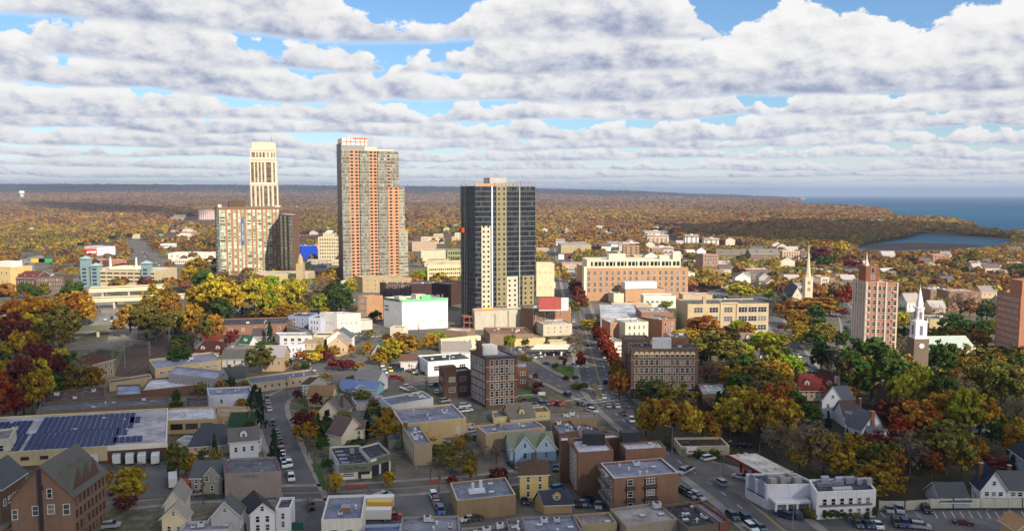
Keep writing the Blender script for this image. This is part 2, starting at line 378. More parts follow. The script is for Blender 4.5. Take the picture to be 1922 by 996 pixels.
# terrain sheet: polar grid
def build_ground():
    az=np.linspace(-1.05, 1.05, 121); D=np.concatenate([[-400, 40], np.geomspace(90, 3500, 30), np.geomspace(3700, 21000, 70), [28000, 36000]])
    V=[]; 
    for d in D:
        for a in az:
            if d<=40: V.append((a*900*1.0, d, 0))
            else:
                x=a*max(d, 700); z=float(terr(x, d)) if d<21001 else float(terr(x, 21000)*.6)
                V.append((x, d, z))
    n=len(az); Fc=[(i*n+j, i*n+j+1, (i+1)*n+j+1, (i+1)*n+j) for i in range(len(D)-1) for j in range(n-1)]
    me=bpy.data.meshes.new('ground'); me.from_pydata(V, [], Fc)
    m=bpy.data.materials.new('ground'); nt, b=nodes(m); b.inputs['Roughness'].default_value=.95; b.inputs['Specular IOR Level'].default_value=.1
    g=nt.nodes.new('ShaderNodeNewGeometry'); pos=g.outputs['Position']
    n1=noise(nt, pos, .022, 5, .6); n2=noise(nt, pos, .35, 5, .7); n3=noise(nt, pos, .0045, 6, .7)
    town=mixc(nt, ramp(nt, n1, [(.42,(0,0,0)),(.55,(1,1,1))]), (.16,.14,.12), (.09,.09,.045))
    town=mixc(nt, ramp(nt, n2, [(.45,(0,0,0)),(.7,(.8,.8,.8))]), town, (.25,.21,.17))
    wood=ramp(nt, n3, [(.3,(.06,.055,.025)),(.5,(.11,.065,.03)),(.7,(.14,.065,.035))])
    sx=nt.nodes.new('ShaderNodeSeparateXYZ'); nt.links.new(pos, sx.inputs[0])
    k=mth(nt, 'MULTIPLY', mth(nt, 'SUBTRACT', sx.outputs['Y'], 1000), 1/700, clamp=True)
    nt.links.new(mixc(nt, k, town, wood), b.inputs['Base Color'])
    me.materials.append(m); o=bpy.data.objects.new('ground', me); COL.objects.link(o); tag(o, kind='structure')
build_ground()
def water(name, pts, z):
    m=MATS.get('water')
    if not m:
        m=bpy.data.materials.new('water'); nt, b=nodes(m); MATS['water']=m
        g=nt.nodes.new('ShaderNodeNewGeometry'); mp=nt.nodes.new('ShaderNodeMapping'); nt.links.new(g.outputs['Position'], mp.inputs[0]); mp.inputs['Scale'].default_value=(.0004, .0011, 1)
        n=noise(nt, mp.outputs[0], 1, 4, .6); n2=noise(nt, g.outputs['Position'], .03, 4, .7)
        c=ramp(nt, n, [(.36,(.004,.035,.10)),(.5,(.006,.07,.15)),(.66,(.02,.12,.19))]); nt.links.new(c, b.inputs['Base Color'])
        b.inputs['Roughness'].default_value=.55; b.inputs['Specular IOR Level'].default_value=.07
        bu=nt.nodes.new('ShaderNodeBump'); bu.inputs['Strength'].default_value=.8; bu.inputs['Distance'].default_value=2; nt.links.new(n2, bu.inputs['Height']); nt.links.new(bu.outputs[0], b.inputs['Normal'])
    w=MB(); w.face([UF(x, y, z) for x, y in pts][::-1]); o=w.build(name, m); tag(o, kind='structure'); return o
water('sea', EAST_SEA, .5); water('lagoon', LAGOON, .4); water('cove_water', COVE, .3)
# ---------------------------------------------------------------- roads and flat surfaces
_zl = [.02]
ROADPOLY = []
def nz(): _zl[0]+=.004; return _zl[0]
ASPH=mat('ground', (.108,.102,.10), .9, s=.08); ASPL=mat('ground', (.13,.115,.1), .9, s=.08); LOT=mat('ground', (.125,.118,.112), .9, s=.1)
PAVE=mat('ground', (.26,.23,.2), .9, s=.2); GRASS=mat('ground', (.05,.095,.018), .95, s=.3); DIRT=mat('ground', (.13,.095,.065), .95, s=.1); CONCR=mat('ground', (.27,.25,.22), .9, s=.05)
RAILBED=mat('ground', (.075,.05,.04), .95, s=.1); PAINT=mat('plain', (.7,.7,.68), .7); YPAINT=mat('plain', (.55,.36,.07), .7)
def area(name, pts, m, z=None, block=True):
    w=MB(); z=nz() if z is None else z; P=[U(p, 0) for p in pts]
    w.face([p+Z3*z for p in P]); o=w.build(name, m); 
    me=o.data
    if me.polygons[0].normal.z<0: me.flip_normals()
    tag(o, kind='structure')
    if block: ROADPOLY.append([tuple(p.to_2d()) for p in P])
    return o
def offs(P, off):
    out=[]
    for i, p in enumerate(P):
        a=P[max(i-1,0)]; b=P[min(i+1,len(P)-1)]; t=(b-a).normalized(); out.append(p+Vector((t.y,-t.x,0))*off)
    return out
def smooth(P, n=2):
    for _ in range(n):
        Q=[P[0]]
        for a, b in zip(P[:-1], P[1:]): Q += [a*.75+b*.25, a*.25+b*.75]
        Q.append(P[-1]); P=Q
    return P
def strip(name, P, o0, o1, z, m, thick=0, block=False):
    w=MB(); A=offs(P, o0); B=offs(P, o1)
    for i in range(len(P)-1):
        q=[A[i], A[i+1], B[i+1], B[i]]
        w.face([p+Z3*(z+thick) for p in q])
        if thick:
            w.face([A[i]+Z3*z, A[i+1]+Z3*z, A[i+1]+Z3*(z+thick), A[i]+Z3*(z+thick)]); w.face([B[i]+Z3*z, B[i+1]+Z3*z, B[i+1]+Z3*(z+thick), B[i]+Z3*(z+thick)])
        if block: ROADPOLY.append([tuple(p.to_2d()) for p in q])
    return tag(w.build(name, m), kind='structure')
def road(pts, w, name='road', m=None, walk=2.2, center=YPAINT, lanes=0, sm=2, sides=(1,1)):
    P=smooth([U(p) for p in pts], sm); z=nz()
    strip(name, P, -w/2, w/2, z, m or ASPH, block=True)
    if center:
        zz=z+.004; b=MB(); A=offs(P,-.22); B=offs(P,.22)
        for S in (A, B):
            S0=offs(S,-.07); S1=offs(S,.07)
            for i in range(len(P)-1): b.face([S0[i]+Z3*zz, S0[i+1]+Z3*zz, S1[i+1]+Z3*zz, S1[i]+Z3*zz])
        tag(b.build('centre_line', center), kind='structure')
    if lanes:
        b=MB(); zz=z+.008
        for off in ([-w/4, w/4] if lanes==4 else [-w/6, w/6]):
            S=offs(P, off); acc=0
            for i in range(len(S)-1):
                a, e=S[i], S[i+1]; L=(e-a).length; t=(e-a)/max(L,1e-6); k=0
                while k<L:
                    if ((acc+k)//3)%3==0:
                        s0=a+t*k; s1=a+t*min(k+1.5, L); nn=Vector((t.y,-t.x,0))*.08; b.face([s0-nn+Z3*zz, s1-nn+Z3*zz, s1+nn+Z3*zz, s0+nn+Z3*zz])
                    k+=1.5
                acc+=L
        if b.f: tag(b.build('lane_marking', PAINT), kind='structure')
    if walk:
        for k, sg in enumerate((-1, 1)):
            if sides[k]: strip('pavement', P, sg*w/2, sg*(w/2+walk), .025, PAVE, thick=.12, block=True)
    return P
def lines(pts_pairs, m=PAINT, w=.14, name='parking_lines', z=None):
    b=MB(); z=z or nz()+.003
    for a, e in pts_pairs:
        a=U(a); e=U(e); t=(e-a).normalized(); n=Vector((t.y,-t.x,0))*w; b.face([a-n+Z3*z, e-n+Z3*z, e+n+Z3*z, a+n+Z3*z])
    tag(b.build(name, m), kind='structure')
# ---------------------------------------------------------------- world: sky texture with a layered cumulus deck by direction
def build_world():
    w=bpy.data.worlds.new('World'); sc.world=w; w.use_nodes=True; nt=w.node_tree; L=nt.links
    for n in list(nt.nodes): nt.nodes.remove(n)
    out=nt.nodes.new('ShaderNodeOutputWorld'); sky=nt.nodes.new('ShaderNodeTexSky'); sky.sky_type='NISHITA'; sky.sun_disc=False
    el=math.asin(SUN.z); sky.sun_elevation=el; sky.sun_rotation=math.atan2(SUN.x, SUN.y); sky.air_density=1.15; sky.dust_density=.1; sky.ozone_density=4.0; sky.altitude=100
    bg=nt.nodes.new('ShaderNodeBackground'); L.new(mixc(nt, 1.0, sky.outputs[0], (.78,.92,1.06), 'MULTIPLY'), bg.inputs[0]); bg.inputs[1].default_value=.10
    tc=nt.nodes.new('ShaderNodeTexCoord'); sp_=nt.nodes.new('ShaderNodeSeparateXYZ'); L.new(tc.outputs['Generated'], sp_.inputs[0])
    x, y, z=sp_.outputs
    h=mth(nt, 'SQRT', mth(nt, 'ADD', mth(nt, 'MULTIPLY', x, x), mth(nt, 'MULTIPLY', y, y)))
    az=mth(nt, 'MULTIPLY', mth(nt, 'ARCTAN2', x, y), 1500.0)   # bearing, in units where 1500 = one radian
    elv=mth(nt, 'MULTIPLY', mth(nt, 'DIVIDE', z, mth(nt, 'MAXIMUM', h, .02)), 1500.0)
    def comb(a, b, c=0.0):
        n=nt.nodes.new('ShaderNodeCombineXYZ')
        for i, v in enumerate((a, b, c)):
            if isinstance(v, (int, float)): n.inputs[i].default_value=v
            else: L.new(v, n.inputs[i])
        return n.outputs[0]
    def sstep(v, a, b):
        n=nt.nodes.new('ShaderNodeMapRange'); n.interpolation_type='SMOOTHSTEP'; L.new(v, n.inputs[0])
        for i, q in ((1, a), (2, b)):
            if isinstance(q, (int, float)): n.inputs[i].default_value=q
            else: L.new(q, n.inputs[i])
        return n.outputs[0]
    col=None; alpha=None
    #   base elevation, thickness, horizontal scale (units), vertical jitter, gain of height profile, bias, seed
    rows=[(12,9,90,3,2.0,-.45,1),(20,11,110,4,2.1,-.42,2),(31,15,130,5,2.3,-.4,3),(45,21,150,7,2.4,-.38,4),(62,26,170,9,2.5,-.36,5),(83,34,190,11,2.6,-.38,6),
          (106,38,190,12,2.7,-.42,7),(134,46,230,14,2.8,-.45,8),(172,66,300,15,2.9,-.50,9),(222,74,330,18,3.0,-.62,10),(286,84,420,20,3.0,-.62,11),(400,190,700,40,2.8,-.5,12),(640,400,1300,60,2.8,-.5,13)]
    lump={9:[(560,190,.9),(-560,420,.15)], 10:[(120,330,.55),(640,150,-.2),(-900,200,.5)], 11:[(-560,260,1.0),(560,330,-1.3),(180,200,.7)], 12:[(-60,260,.6),(620,420,-1.3),(-760,220,-.7)]}
    lump[9]=[(560,200,1.5),(300,130,.5),(900,120,.7)]; lump[10]=[(100,260,.7),(820,330,-3.2),(-230,110,-.8)]; lump[11]=[(-560,240,1.0),(830,350,-4.0),(150,210,.9),(-930,130,-1.0)]; lump[12]=[(-100,260,.3),(830,380,-4.0),(-900,150,-.8)]
    for i, (b0, T, S, J, g, bi, sd) in enumerate(rows):
        jit=mth(nt, 'MULTIPLY_ADD', noise(nt, comb(mth(nt, 'DIVIDE', az, S*2.2), sd*7.1), 1, 2, .5, '2D'), J*4, b0-J*2)
        hh=mth(nt, 'DIVIDE', mth(nt, 'SUBTRACT', elv, jit), T)
        n1=noise(nt, comb(mth(nt, 'DIVIDE', az, S*.75), sd*3.7), 1, 3, .55, '2D')
        t=mth(nt, 'MULTIPLY_ADD', n1, g, bi)
        if sd-0 in lump and sd>=9:
            for (cx, wd, am) in lump[sd]:
                q=mth(nt, 'DIVIDE', mth(nt, 'SUBTRACT', az, float(cx)), float(wd)); q=mth(nt, 'MULTIPLY', q, q); q=mth(nt, 'MULTIPLY', mth(nt, 'EXPONENT', mth(nt, 'MULTIPLY', q, -1.0)), am); t=mth(nt, 'ADD', t, q)
        k=1.0/(T*1.15)
        n2=noise(nt, comb(mth(nt, 'MULTIPLY', az, k*.75), mth(nt, 'MULTIPLY', elv, k*1.2), sd*2.3), 1, 9, .62)
        n3=noise(nt, comb(mth(nt, 'MULTIPLY', az, k*.30), mth(nt, 'MULTIPLY', elv, k*1.5), sd*5.3+40), 1, 4, .6)
        nn=mth(nt, 'SUBTRACT', n2, .5)
        top=mth(nt, 'MULTIPLY_ADD', nn, 1.8, t)
        d=mth(nt, 'SUBTRACT', top, hh)
        a=mth(nt, 'MULTIPLY', sstep(mth(nt, 'MULTIPLY_ADD', nn, .35, hh), -.08, .10), sstep(d, 0.0, .10))
        n2b=noise(nt, comb(mth(nt, 'MULTIPLY_ADD', az, k*.75, .16), mth(nt, 'MULTIPLY_ADD', elv, k*1.2, .20), sd*2.3), 1, 7, .60); tt=mth(nt, 'MAXIMUM', t, .35)
        sh=mth(nt, 'DIVIDE', hh, tt); sh=mth(nt, 'MULTIPLY_ADD', mth(nt, 'SUBTRACT', n2, n2b), 2.6, sh); sh=mth(nt, 'MULTIPLY_ADD', nn, .5, sh); sh=mth(nt, 'MULTIPLY_ADD', mth(nt, 'SUBTRACT', n3, .5), .9, sh)
        sh=mth(nt, 'MULTIPLY_ADD', sh, .60, .25, clamp=True)
        f=min(1, max(0, (170-b0)/170))
        lo=(.38+.14*f, .43+.14*f, .60+.12*f); mid=(.68+.06*f, .71+.06*f, .81+.05*f)
        c=ramp(nt, sh, [(.08,lo),(.32,mid),(.52,(.93,.925,.93)),(.8,(1.08,1.07,1.05))])
        if col is None: col=c; alpha=a
        else:
            col=mixc(nt, a, col, c); alpha=mth(nt, 'SUBTRACT', 1.0, mth(nt, 'MULTIPLY', mth(nt, 'SUBTRACT', 1.0, alpha), mth(nt, 'SUBTRACT', 1.0, a)))
    hz=sstep(elv, 40.0, 0.0)
    col=mixc(nt, mth(nt, 'MULTIPLY', hz, .75), col, (.90,.95,.98)); alpha=mth(nt, 'MAXIMUM', alpha, mth(nt, 'MULTIPLY', sstep(elv, 130.0, 0.0), .9))
    alpha=mth(nt, 'MULTIPLY', alpha, sstep(elv, -30.0, 0.0))
    b2=nt.nodes.new('ShaderNodeBackground'); L.new(col, b2.inputs[0]); b2.inputs[1].default_value=CLOUD_STR
    mx=nt.nodes.new('ShaderNodeMixShader'); L.new(alpha, mx.inputs[0]); L.new(bg.outputs[0], mx.inputs[1]); L.new(b2.outputs[0], mx.inputs[2]); L.new(mx.outputs[0], out.inputs[0])
CLOUD_STR=.69
build_world()
sun=bpy.data.lights.new('sun', 'SUN'); so=bpy.data.objects.new('sun', sun); COL.objects.link(so)
sun.energy=4.9; sun.angle=R(.53); sun.color=(1,.90,.74); so.rotation_euler=SUN.to_track_quat('Z','Y').to_euler(); so.location=(0,0,900)
sc.view_settings.view_transform='Standard'; sc.view_settings.look='None'; sc.view_settings.exposure=0.40; sc.view_settings.gamma=1
sc.cycles.max_bounces=5; sc.cycles.diffuse_bounces=2; sc.cycles.glossy_bounces=2; sc.cycles.transparent_max_bounces=8; sc.cycles.volume_bounces=0; sc.cycles.transmission_bounces=2
sc.cycles.use_denoising=True; sc.cycles.caustics_reflective=False; sc.cycles.caustics_refractive=False
try: sc.cycles.denoiser='OPENIMAGEDENOISE'; sc.cycles.denoising_prefilter='ACCURATE'
except Exception: pass
# ---------------------------------------------------------------- haze: one closed box of pale air
def haze():
    b=MB(); b.box((-39000,-600,-40), X3*78000, Y3*36900, Z3*360)
    m=bpy.data.materials.new('haze'); m.use_nodes=True; nt=m.node_tree
    for n in list(nt.nodes): nt.nodes.remove(n)
    o=nt.nodes.new('ShaderNodeOutputMaterial'); v=nt.nodes.new('ShaderNodeVolumePrincipled'); v.inputs['Color'].default_value=(.52,.68,.98,1); v.inputs['Density'].default_value=HAZE; v.inputs['Anisotropy'].default_value=0.0
    nt.links.new(v.outputs[0], o.inputs['Volume'])
    ob=b.build('haze', m); tag(ob, kind='stuff')
HAZE=6.0e-5
haze()
# ---------------------------------------------------------------- clouds overhead that throw the shade over the foreground
def cloud(gpts, z, soft, thick=60, dens=.86, seed=1):
    """gpts: ground outline (world xy) of the shade; the cloud hangs up-sun of it"""
    off=SUN*(z/SUN.z); xs=[p[0] for p in gpts]; ys=[p[1] for p in gpts]; st=max(8, soft/4)
    x0, x1, y0, y1=min(xs)-soft, max(xs)+soft, min(ys)-soft, max(ys)+soft
    nx=int((x1-x0)/st)+1; ny=int((y1-y0)/st)+1
    gx, gy=np.meshgrid(np.linspace(x0,x1,nx), np.linspace(y0,y1,ny))
    # signed distance to polygon
    dist=np.full(gx.shape, 1e9); ins=np.zeros(gx.shape, bool); n=len(gpts)
    for i in range(n):
        ax, ay=gpts[i]; bx, by=gpts[(i+1)%n]; dx, dy=bx-ax, by-ay; t=np.clip(((gx-ax)*dx+(gy-ay)*dy)/(dx*dx+dy*dy), 0, 1)
        dist=np.minimum(dist, np.hypot(gx-ax-t*dx, gy-ay-t*dy))
        c=((ay>gy)!=(by>gy))&(gx<(bx-ax)*(gy-ay)/(by-ay+1e-9)+ax); ins^=c
    sd=np.where(ins, dist, -dist)+(vnoise(gx/60+seed*5, gy/60)-.5)*soft*.9
    op=np.clip(.5+sd/soft, 0, 1); op=op*op*(3-2*op)
    keep=op>.01
    hh=thick*np.clip(op, .12, 1)*(.5+vnoise(gx/45+seed, gy/45))
    V=[]; idx=-np.ones(gx.shape, int); T=[]
    for k in (0, 1):
        for j in range(ny):
            for i in range(nx):
                V.append((gx[j,i]+off.x, gy[j,i]+off.y, z+(hh[j,i] if k else -hh[j,i]*.25))); T.append(float(op[j,i]))
    Fc=[]; N=nx*ny
    K=keep[:-1,:-1]&keep[1:,:-1]&keep[:-1,1:]&keep[1:,1:]
    for j in range(ny-1):
        for i in range(nx-1):
            if K[j,i]:
                a=j*nx+i; Fc.append((a,a+nx,a+nx+1,a+1)); Fc.append((N+a,N+a+1,N+a+nx+1,N+a+nx))
    for j in range(ny):
        for i in range(nx-1):
            A=K[j-1,i] if j>0 else False; B=K[j,i] if j<ny-1 else False
            if A!=B: a=j*nx+i; Fc.append((a,a+1,N+a+1,N+a))
    for j in range(ny-1):
        for i in range(nx):
            A=K[j,i-1] if i>0 else False; B=K[j,i] if i<nx-1 else False
            if A!=B: a=j*nx+i; Fc.append((a,a+nx,N+a+nx,N+a))
    me=bpy.data.meshes.new('cloud'); me.from_pydata(V, [], Fc); at=me.attributes.new('dens', 'FLOAT', 'POINT'); at.data.foreach_set('value', T)
    m=MATS.get('cloudm%g'%dens)
    if not m:
        m=bpy.data.materials.new('cloud'); MATS['cloudm%g'%dens]=m; m.use_nodes=True; nt=m.node_tree
        for q in list(nt.nodes): nt.nodes.remove(q)
        o=nt.nodes.new('ShaderNodeOutputMaterial'); a=nt.nodes.new('ShaderNodeAttribute'); a.attribute_name='dens'; tr=nt.nodes.new('ShaderNodeBsdfTransparent'); di=nt.nodes.new('ShaderNodeBsdfTranslucent'); mx=nt.nodes.new('ShaderNodeMixShader')
        di.inputs[0].default_value=(.95,.95,.95,1); nt.links.new(mth(nt, 'MULTIPLY', a.outputs['Fac'], dens), mx.inputs[0]); nt.links.new(tr.outputs[0], mx.inputs[1]); nt.links.new(di.outputs[0], mx.inputs[2]); nt.links.new(mx.outputs[0], o.inputs[0])
    me.materials.append(m); ob=bpy.data.objects.new('cloud', me); COL.objects.link(ob); tag(ob, kind='structure')
def gp(L): return [tuple(UF(x, y).to_2d()) for x, y in L]
cloud(gp([(-500,615),(0,625),(170,660),(300,690),(420,700),(560,725),(760,770),(960,800),(1100,790),(1170,745),(1230,735),(1330,760),(1480,775),(1640,775),(1760,795),(1922,805),(2300,800)])+[(420,60),(0,-60),(-300,60)], 640, 55, dens=.62, seed=1)
cloud(gp([(1330,438),(1450,430),(1640,424),(1830,432),(1950,455),(1840,470),(1620,468),(1500,460),(1380,454)]), 1100, 120, thick=120, dens=.85, seed=2)
cloud(gp([(70,388),(200,392),(330,399),(390,410),(300,412),(180,404),(90,397)]), 1500, 260, thick=160, dens=.85, seed=3)
cloud([(-9000,8200),(-4000,8600),(600,8800),(3200,9400),(3600,13500),(-3000,16000),(-12000,15500)], 4600, 1500, thick=300, dens=.8, seed=6)
# ================================================================ TREES
def crown_mesh(kind, seed, q=1.0):
    rr=np.random.RandomState(seed); P=[]; T=[]; S=[]
    nc={'round':84,'tall':84,'wide':90,'cone':80,'bare':90}[kind]; per={'round':30,'tall':30,'wide':30,'cone':32,'bare':16}[kind]
    for i in range(nc):
        z=rr.uniform(-.75, 1); a=rr.uniform(0, 2*math.pi); rad=math.sqrt(max(0, 1-z*z))
        r=rr.uniform(.55, .98) if rr.rand()<.8 else rr.uniform(.1,.55)
        c=np.array([math.cos(a)*rad*r, math.sin(a)*rad*r, z*r])
        if kind=='cone':
            zz=rr.uniform(-1, 1); rw=(1-zz)*.5*.95+.03; c=np.array([math.cos(a)*rw*rr.uniform(.4,1), math.sin(a)*rw*rr.uniform(.4,1), zz])
        cs=rr.uniform(.10,.26)*(.6 if kind=='cone' else 1); ct=rr.rand()
        d=rr.normal(size=(per,3)); d/=np.linalg.norm(d, axis=1)[:,None]; d*= (rr.uniform(.35,1,size=(per,1)))*cs; d[:,2]*=.75
        p=c+d
        P.append(p); T.append(np.clip(ct*.6+rr.uniform(-.1,.45,size=per), 0, 1)); S.append(np.full(per, 1.0))
    P=np.concatenate(P); T=np.concatenate(T); n=len(P)
    sz=(.056 if kind!='bare' else .03)*rr.uniform(.7,1.4,size=(n,1))
    a=rr.normal(size=(n,3)); a/=np.linalg.norm(a,axis=1)[:,None]; b=np.cross(a, P+rr.normal(size=(n,3))*.5+1e-3); b/=np.linalg.norm(b,axis=1)[:,None]+1e-9
    V=np.stack([P-a*sz-b*sz, P+a*sz-b*sz*.7, P+a*sz*.8+b*sz, P-a*sz*.9+b*sz*.8], 1).reshape(-1,3)
    return quadmesh('crown', V, T, LEAF)
def quadmesh(name, V, T, m, Cc=None):
    n=len(V)//4; me=bpy.data.meshes.new(name); me.vertices.add(4*n); me.vertices.foreach_set('co', V.astype(np.float32).ravel())
    me.loops.add(4*n); me.loops.foreach_set('vertex_index', np.arange(4*n, dtype=np.int32)); me.polygons.add(n)
    me.polygons.foreach_set('loop_start', np.arange(0,4*n,4,dtype=np.int32)); me.polygons.foreach_set('loop_total', np.full(n,4,dtype=np.int32))
    me.update(calc_edges=True)
    at=me.attributes.new('tint','FLOAT','FACE'); at.data.foreach_set('value', T.astype(np.float32))
    if Cc is not None: at=me.attributes.new('leafcol','FLOAT_COLOR','FACE'); at.data.foreach_set('color', Cc.astype(np.float32).ravel())
    me.materials.append(m); return me
CROWN={k:[crown_mesh(k, 10*i+j) for j in range(6 if k=='round' else 4)] for i, k in enumerate(('round','tall','wide','cone','bare'))}
BARK=mat('plain', (.09,.07,.055), .9)
def trunk_mesh(seed, bare=False):
    rr=random.Random(seed); b=MB(); b.cyl((0,0,0),(0,0,.42),.035,.024,7)
    top=Vector((0,0,.40))
    for i in range(10 if bare else 6):
        a=rr.uniform(0,6.28); l=rr.uniform(.25,.5); e=top+Vector((math.cos(a)*l*.75, math.sin(a)*l*.75, l*rr.uniform(.5,1.1))); s=Vector((0,0,rr.uniform(.25,.41)))
        b.cyl(s, e, .015, .005, 5)
        for k in range(4 if bare else 2):
            f=s.lerp(e, rr.uniform(.4,.9)); b.cyl(f, f+Vector((rr.uniform(-.16,.16), rr.uniform(-.16,.16), rr.uniform(.05,.2))), .006, .002, 4)
    b.cyl(top, (0,0,.85), .02, .006, 5)
    return b.mesh('trunk', BARK)
TRUNK=[trunk_mesh(i) for i in range(4)]; TRUNKB=[trunk_mesh(20+i, True) for i in range(3)]
LC={'Y':((.46,.34,.035),'golden yellow'),'G':((.36,.215,.028),'amber'),'O':((.34,.15,.03),'orange'),'R':((.26,.05,.025),'red'),'M':((.17,.04,.035),'dark maroon'),
    'g':((.17,.22,.03),'yellow-green'),'d':((.075,.12,.028),'dark green'),'o':((.20,.175,.04),'olive'),'b':((.20,.155,.10),'brown, half bare'),'c':((.035,.075,.04),'dark evergreen'),'l':((.30,.33,.03),'lime green')}
TREES=[]   # (root, px, py, code, height m)
NT=[0]
def tree(P, Wm, Hm, code, kind=None, pxy=None):
    i=NT[0]; NT[0]+=1; rr=random.Random(i*31+5)
    kind=kind or ('cone' if code=='c' else 'bare' if code=='b' else ('tall' if Hm>1.35*Wm else 'wide' if Hm<.8*Wm else 'round'))
    root=empty({'c':'conifer','b':'bare_tree'}.get(code,'tree'), (P[0],P[1],0), rr.uniform(0,6.28))
    c=LC[code][0]; j=[rr.uniform(.85,1.18)]; c=(c[0]*j[0]*rr.uniform(.9,1.12), c[1]*j[0]*rr.uniform(.88,1.12), c[2]*j[0])
    bush = Hm<3.2
    lowf=.02 if (kind=='cone' or bush) else .16
    ch=Hm*(1-lowf); r=Wm/2
    part(root, 'crown', rr.choice(CROWN[kind]), (0,0,Hm*lowf+ch/2), 0, c, (r*1.16, r*1.16, ch*.54))
    if not bush: part(root, 'trunk', rr.choice(TRUNKB if kind=='bare' else TRUNK), (0,0,0), 0, None, (min(Hm, Wm*1.3),min(Hm, Wm*1.3),Hm))
    q=pxy or proj(Vector((P[0],P[1],Hm*.5))); TREES.append([root, q[0], q[1], code, Hm, bush, Wm]); return root
def tr(x, yt, yb, W, code, kind=None):
    """crown centre x, crown top y, foot y, crown width - in the current zoom"""
    x0, y0=px((x, yt)); _, y1=px((x, yb)); w=W/_z[2]; P=UF(x0, y1); H=z_at(P, y0); Wm=w*P.y*1.0/F/ (cp) 
    return tree(P, max(Wm, .8), max(H, 1.0), code, kind, (x0, (y0+y1)/2))
# ================================================================ VEHICLES
PAINTM=mat('objcol', (.5,.5,.5), .32, spec=.4); CARGL=mat('flat', (.015,.018,.022), .12, spec=.4); TYRE=mat('flat', (.02,.02,.02), .8); RIM=mat('metal', (.35,.35,.36), .4)
HEADL=mat('flat', (.7,.7,.65), .2); TAIL=mat('flat', (.35,.01,.01), .3)
def car_body(kind):
    L, W=(4.5,1.8) if kind=='sedan' else (4.7,1.9); b=MB(); g=MB()
    if kind=='sedan': prof=[(-L/2,.35),(-L/2,.75),(-L/2+.25,.9),(-.95,.98),(1.15,1.0),(L/2-.1,.95),(L/2,.7),(L/2,.35)]; cab=[(-1.25,.95),(-.45,1.42),(.75,1.44),(1.6,.98)]
    else: prof=[(-L/2,.4),(-L/2,.85),(-L/2+.2,1.02),(-1.0,1.1),(1.9,1.12),(L/2,1.05),(L/2+.02,.7),(L/2,.4)]; cab=[(-1.35,1.08),(-.6,1.72),(1.85,1.74),(2.28,1.1)]
    w=W/2
    for (a, e) in zip(prof[:-1], prof[1:]): b.face([(a[0],-w,a[1]),(e[0],-w,e[1]),(e[0],w,e[1]),(a[0],w,a[1])][::-1])
    b.face([(p[0],-w,p[1]) for p in prof][::-1]); b.face([(p[0],w,p[1]) for p in prof]); b.face([(prof[0][0],-w,prof[0][1]),(prof[-1][0],-w,prof[-1][1]),(prof[-1][0],w,prof[-1][1]),(prof[0][0],w,prof[0][1])])
    wi=w-.22; wb=w-.06; A=[(cab[0][0],wb,cab[0][1]),(cab[1][0],wi,cab[1][1]),(cab[2][0],wi,cab[2][1]),(cab[3][0],wb,cab[3][1])]; m=lambda p: (p[0],-p[1],p[2])
    b.face([(A[1][0]-.03,-wi-.02,A[1][2]+.02),(A[2][0]+.03,-wi-.02,A[2][2]+.02),(A[2][0]+.03,wi+.02,A[2][2]+.02),(A[1][0]-.03,wi+.02,A[1][2]+.02)])
    for s in (-1,1):
        b.box((.15,s*(wb-.12)-.03,cab[0][1]), Vector((.1,0,0)), Vector((0,.06,0)), Vector((0,-s*.06,cab[1][1]-cab[0][1])))
        b.box((-L/2-.02, s*(w-.35)-.18,.62), X3*.05, Y3*.36, Z3*.14, 1); b.box((L/2-.02, s*(w-.3)-.15,.7), X3*.06, Y3*.3, Z3*.14, 2)
    g.face([A[1], A[2], A[3], A[0]]); g.face([m(p) for p in (A[0],A[3],A[2],A[1])]); g.face([A[0], m(A[0]), m(A[1]), A[1]]); g.face([A[2], m(A[2]), m(A[3]), A[3]]); g.face([A[1],m(A[1]),m(A[2]),A[2]])
    return b.mesh('body', [PAINTM, HEADL, TAIL]), g.mesh('windows', CARGL)
wb_=MB(); wb_.cyl((0,-.11,0),(0,.11,0),.33,n=12,m=0); wb_.cyl((0,-.118,0),(0,.118,0),.19,n=8,m=1); WHEEL=wb_.mesh('wheel', [TYRE, RIM])
CARM={k: car_body(k) for k in ('sedan','suv')}
CC={'white':(.62,.62,.6),'black':(.015,.015,.018),'silver':(.36,.37,.38),'dark grey':(.07,.075,.08),'dark blue':(.02,.035,.10),'red':(.28,.02,.02),'maroon':(.10,.015,.025),'blue':(.03,.12,.30),'teal':(.03,.10,.12),'yellow':(.62,.58,.03),'tan':(.28,.22,.15)}
CARS=[]
RC=random.Random(11)
def car_at(P, ang, colr=None, kind=None, parts=True):
    colr=colr or RC.choice(['white','white','black','black','silver','silver','dark grey','dark grey','dark blue','red','maroon','tan','blue']); kind=kind or RC.choice(['sedan','sedan','suv'])
    r=empty('parked_car' , (P.x,P.y,.05), ang); j=RC.uniform(.85,1.15)
    bm, gm=CARM[kind]; part(r, 'body', bm, color=tuple(c*j for c in CC[colr])); part(r, 'windows', gm)
    if parts:
        for sx in (-1.35,1.35):
            for sy in (-.82,.82): part(r, 'wheel', WHEEL, (sx,sy,.33))
    q=proj(Vector((P.x,P.y,.8))); CARS.append([r, q[0], q[1], colr, kind]); FOOT.append([(P.x-1.5,P.y-1.5),(P.x+1.5,P.y-1.5),(P.x+1.5,P.y+1.5),(P.x-1.5,P.y+1.5)]); return r
def car(x, y, tx, ty, colr=None, kind=None):
    """car centred at (x,y) heading towards (tx,ty), current zoom"""
    P=U((x,y)); T=U((tx,ty)); d=P-T if True else 0; _,y0=px((x,y)); return car_at(P, math.atan2(d.y,d.x), colr, kind, y0>560)
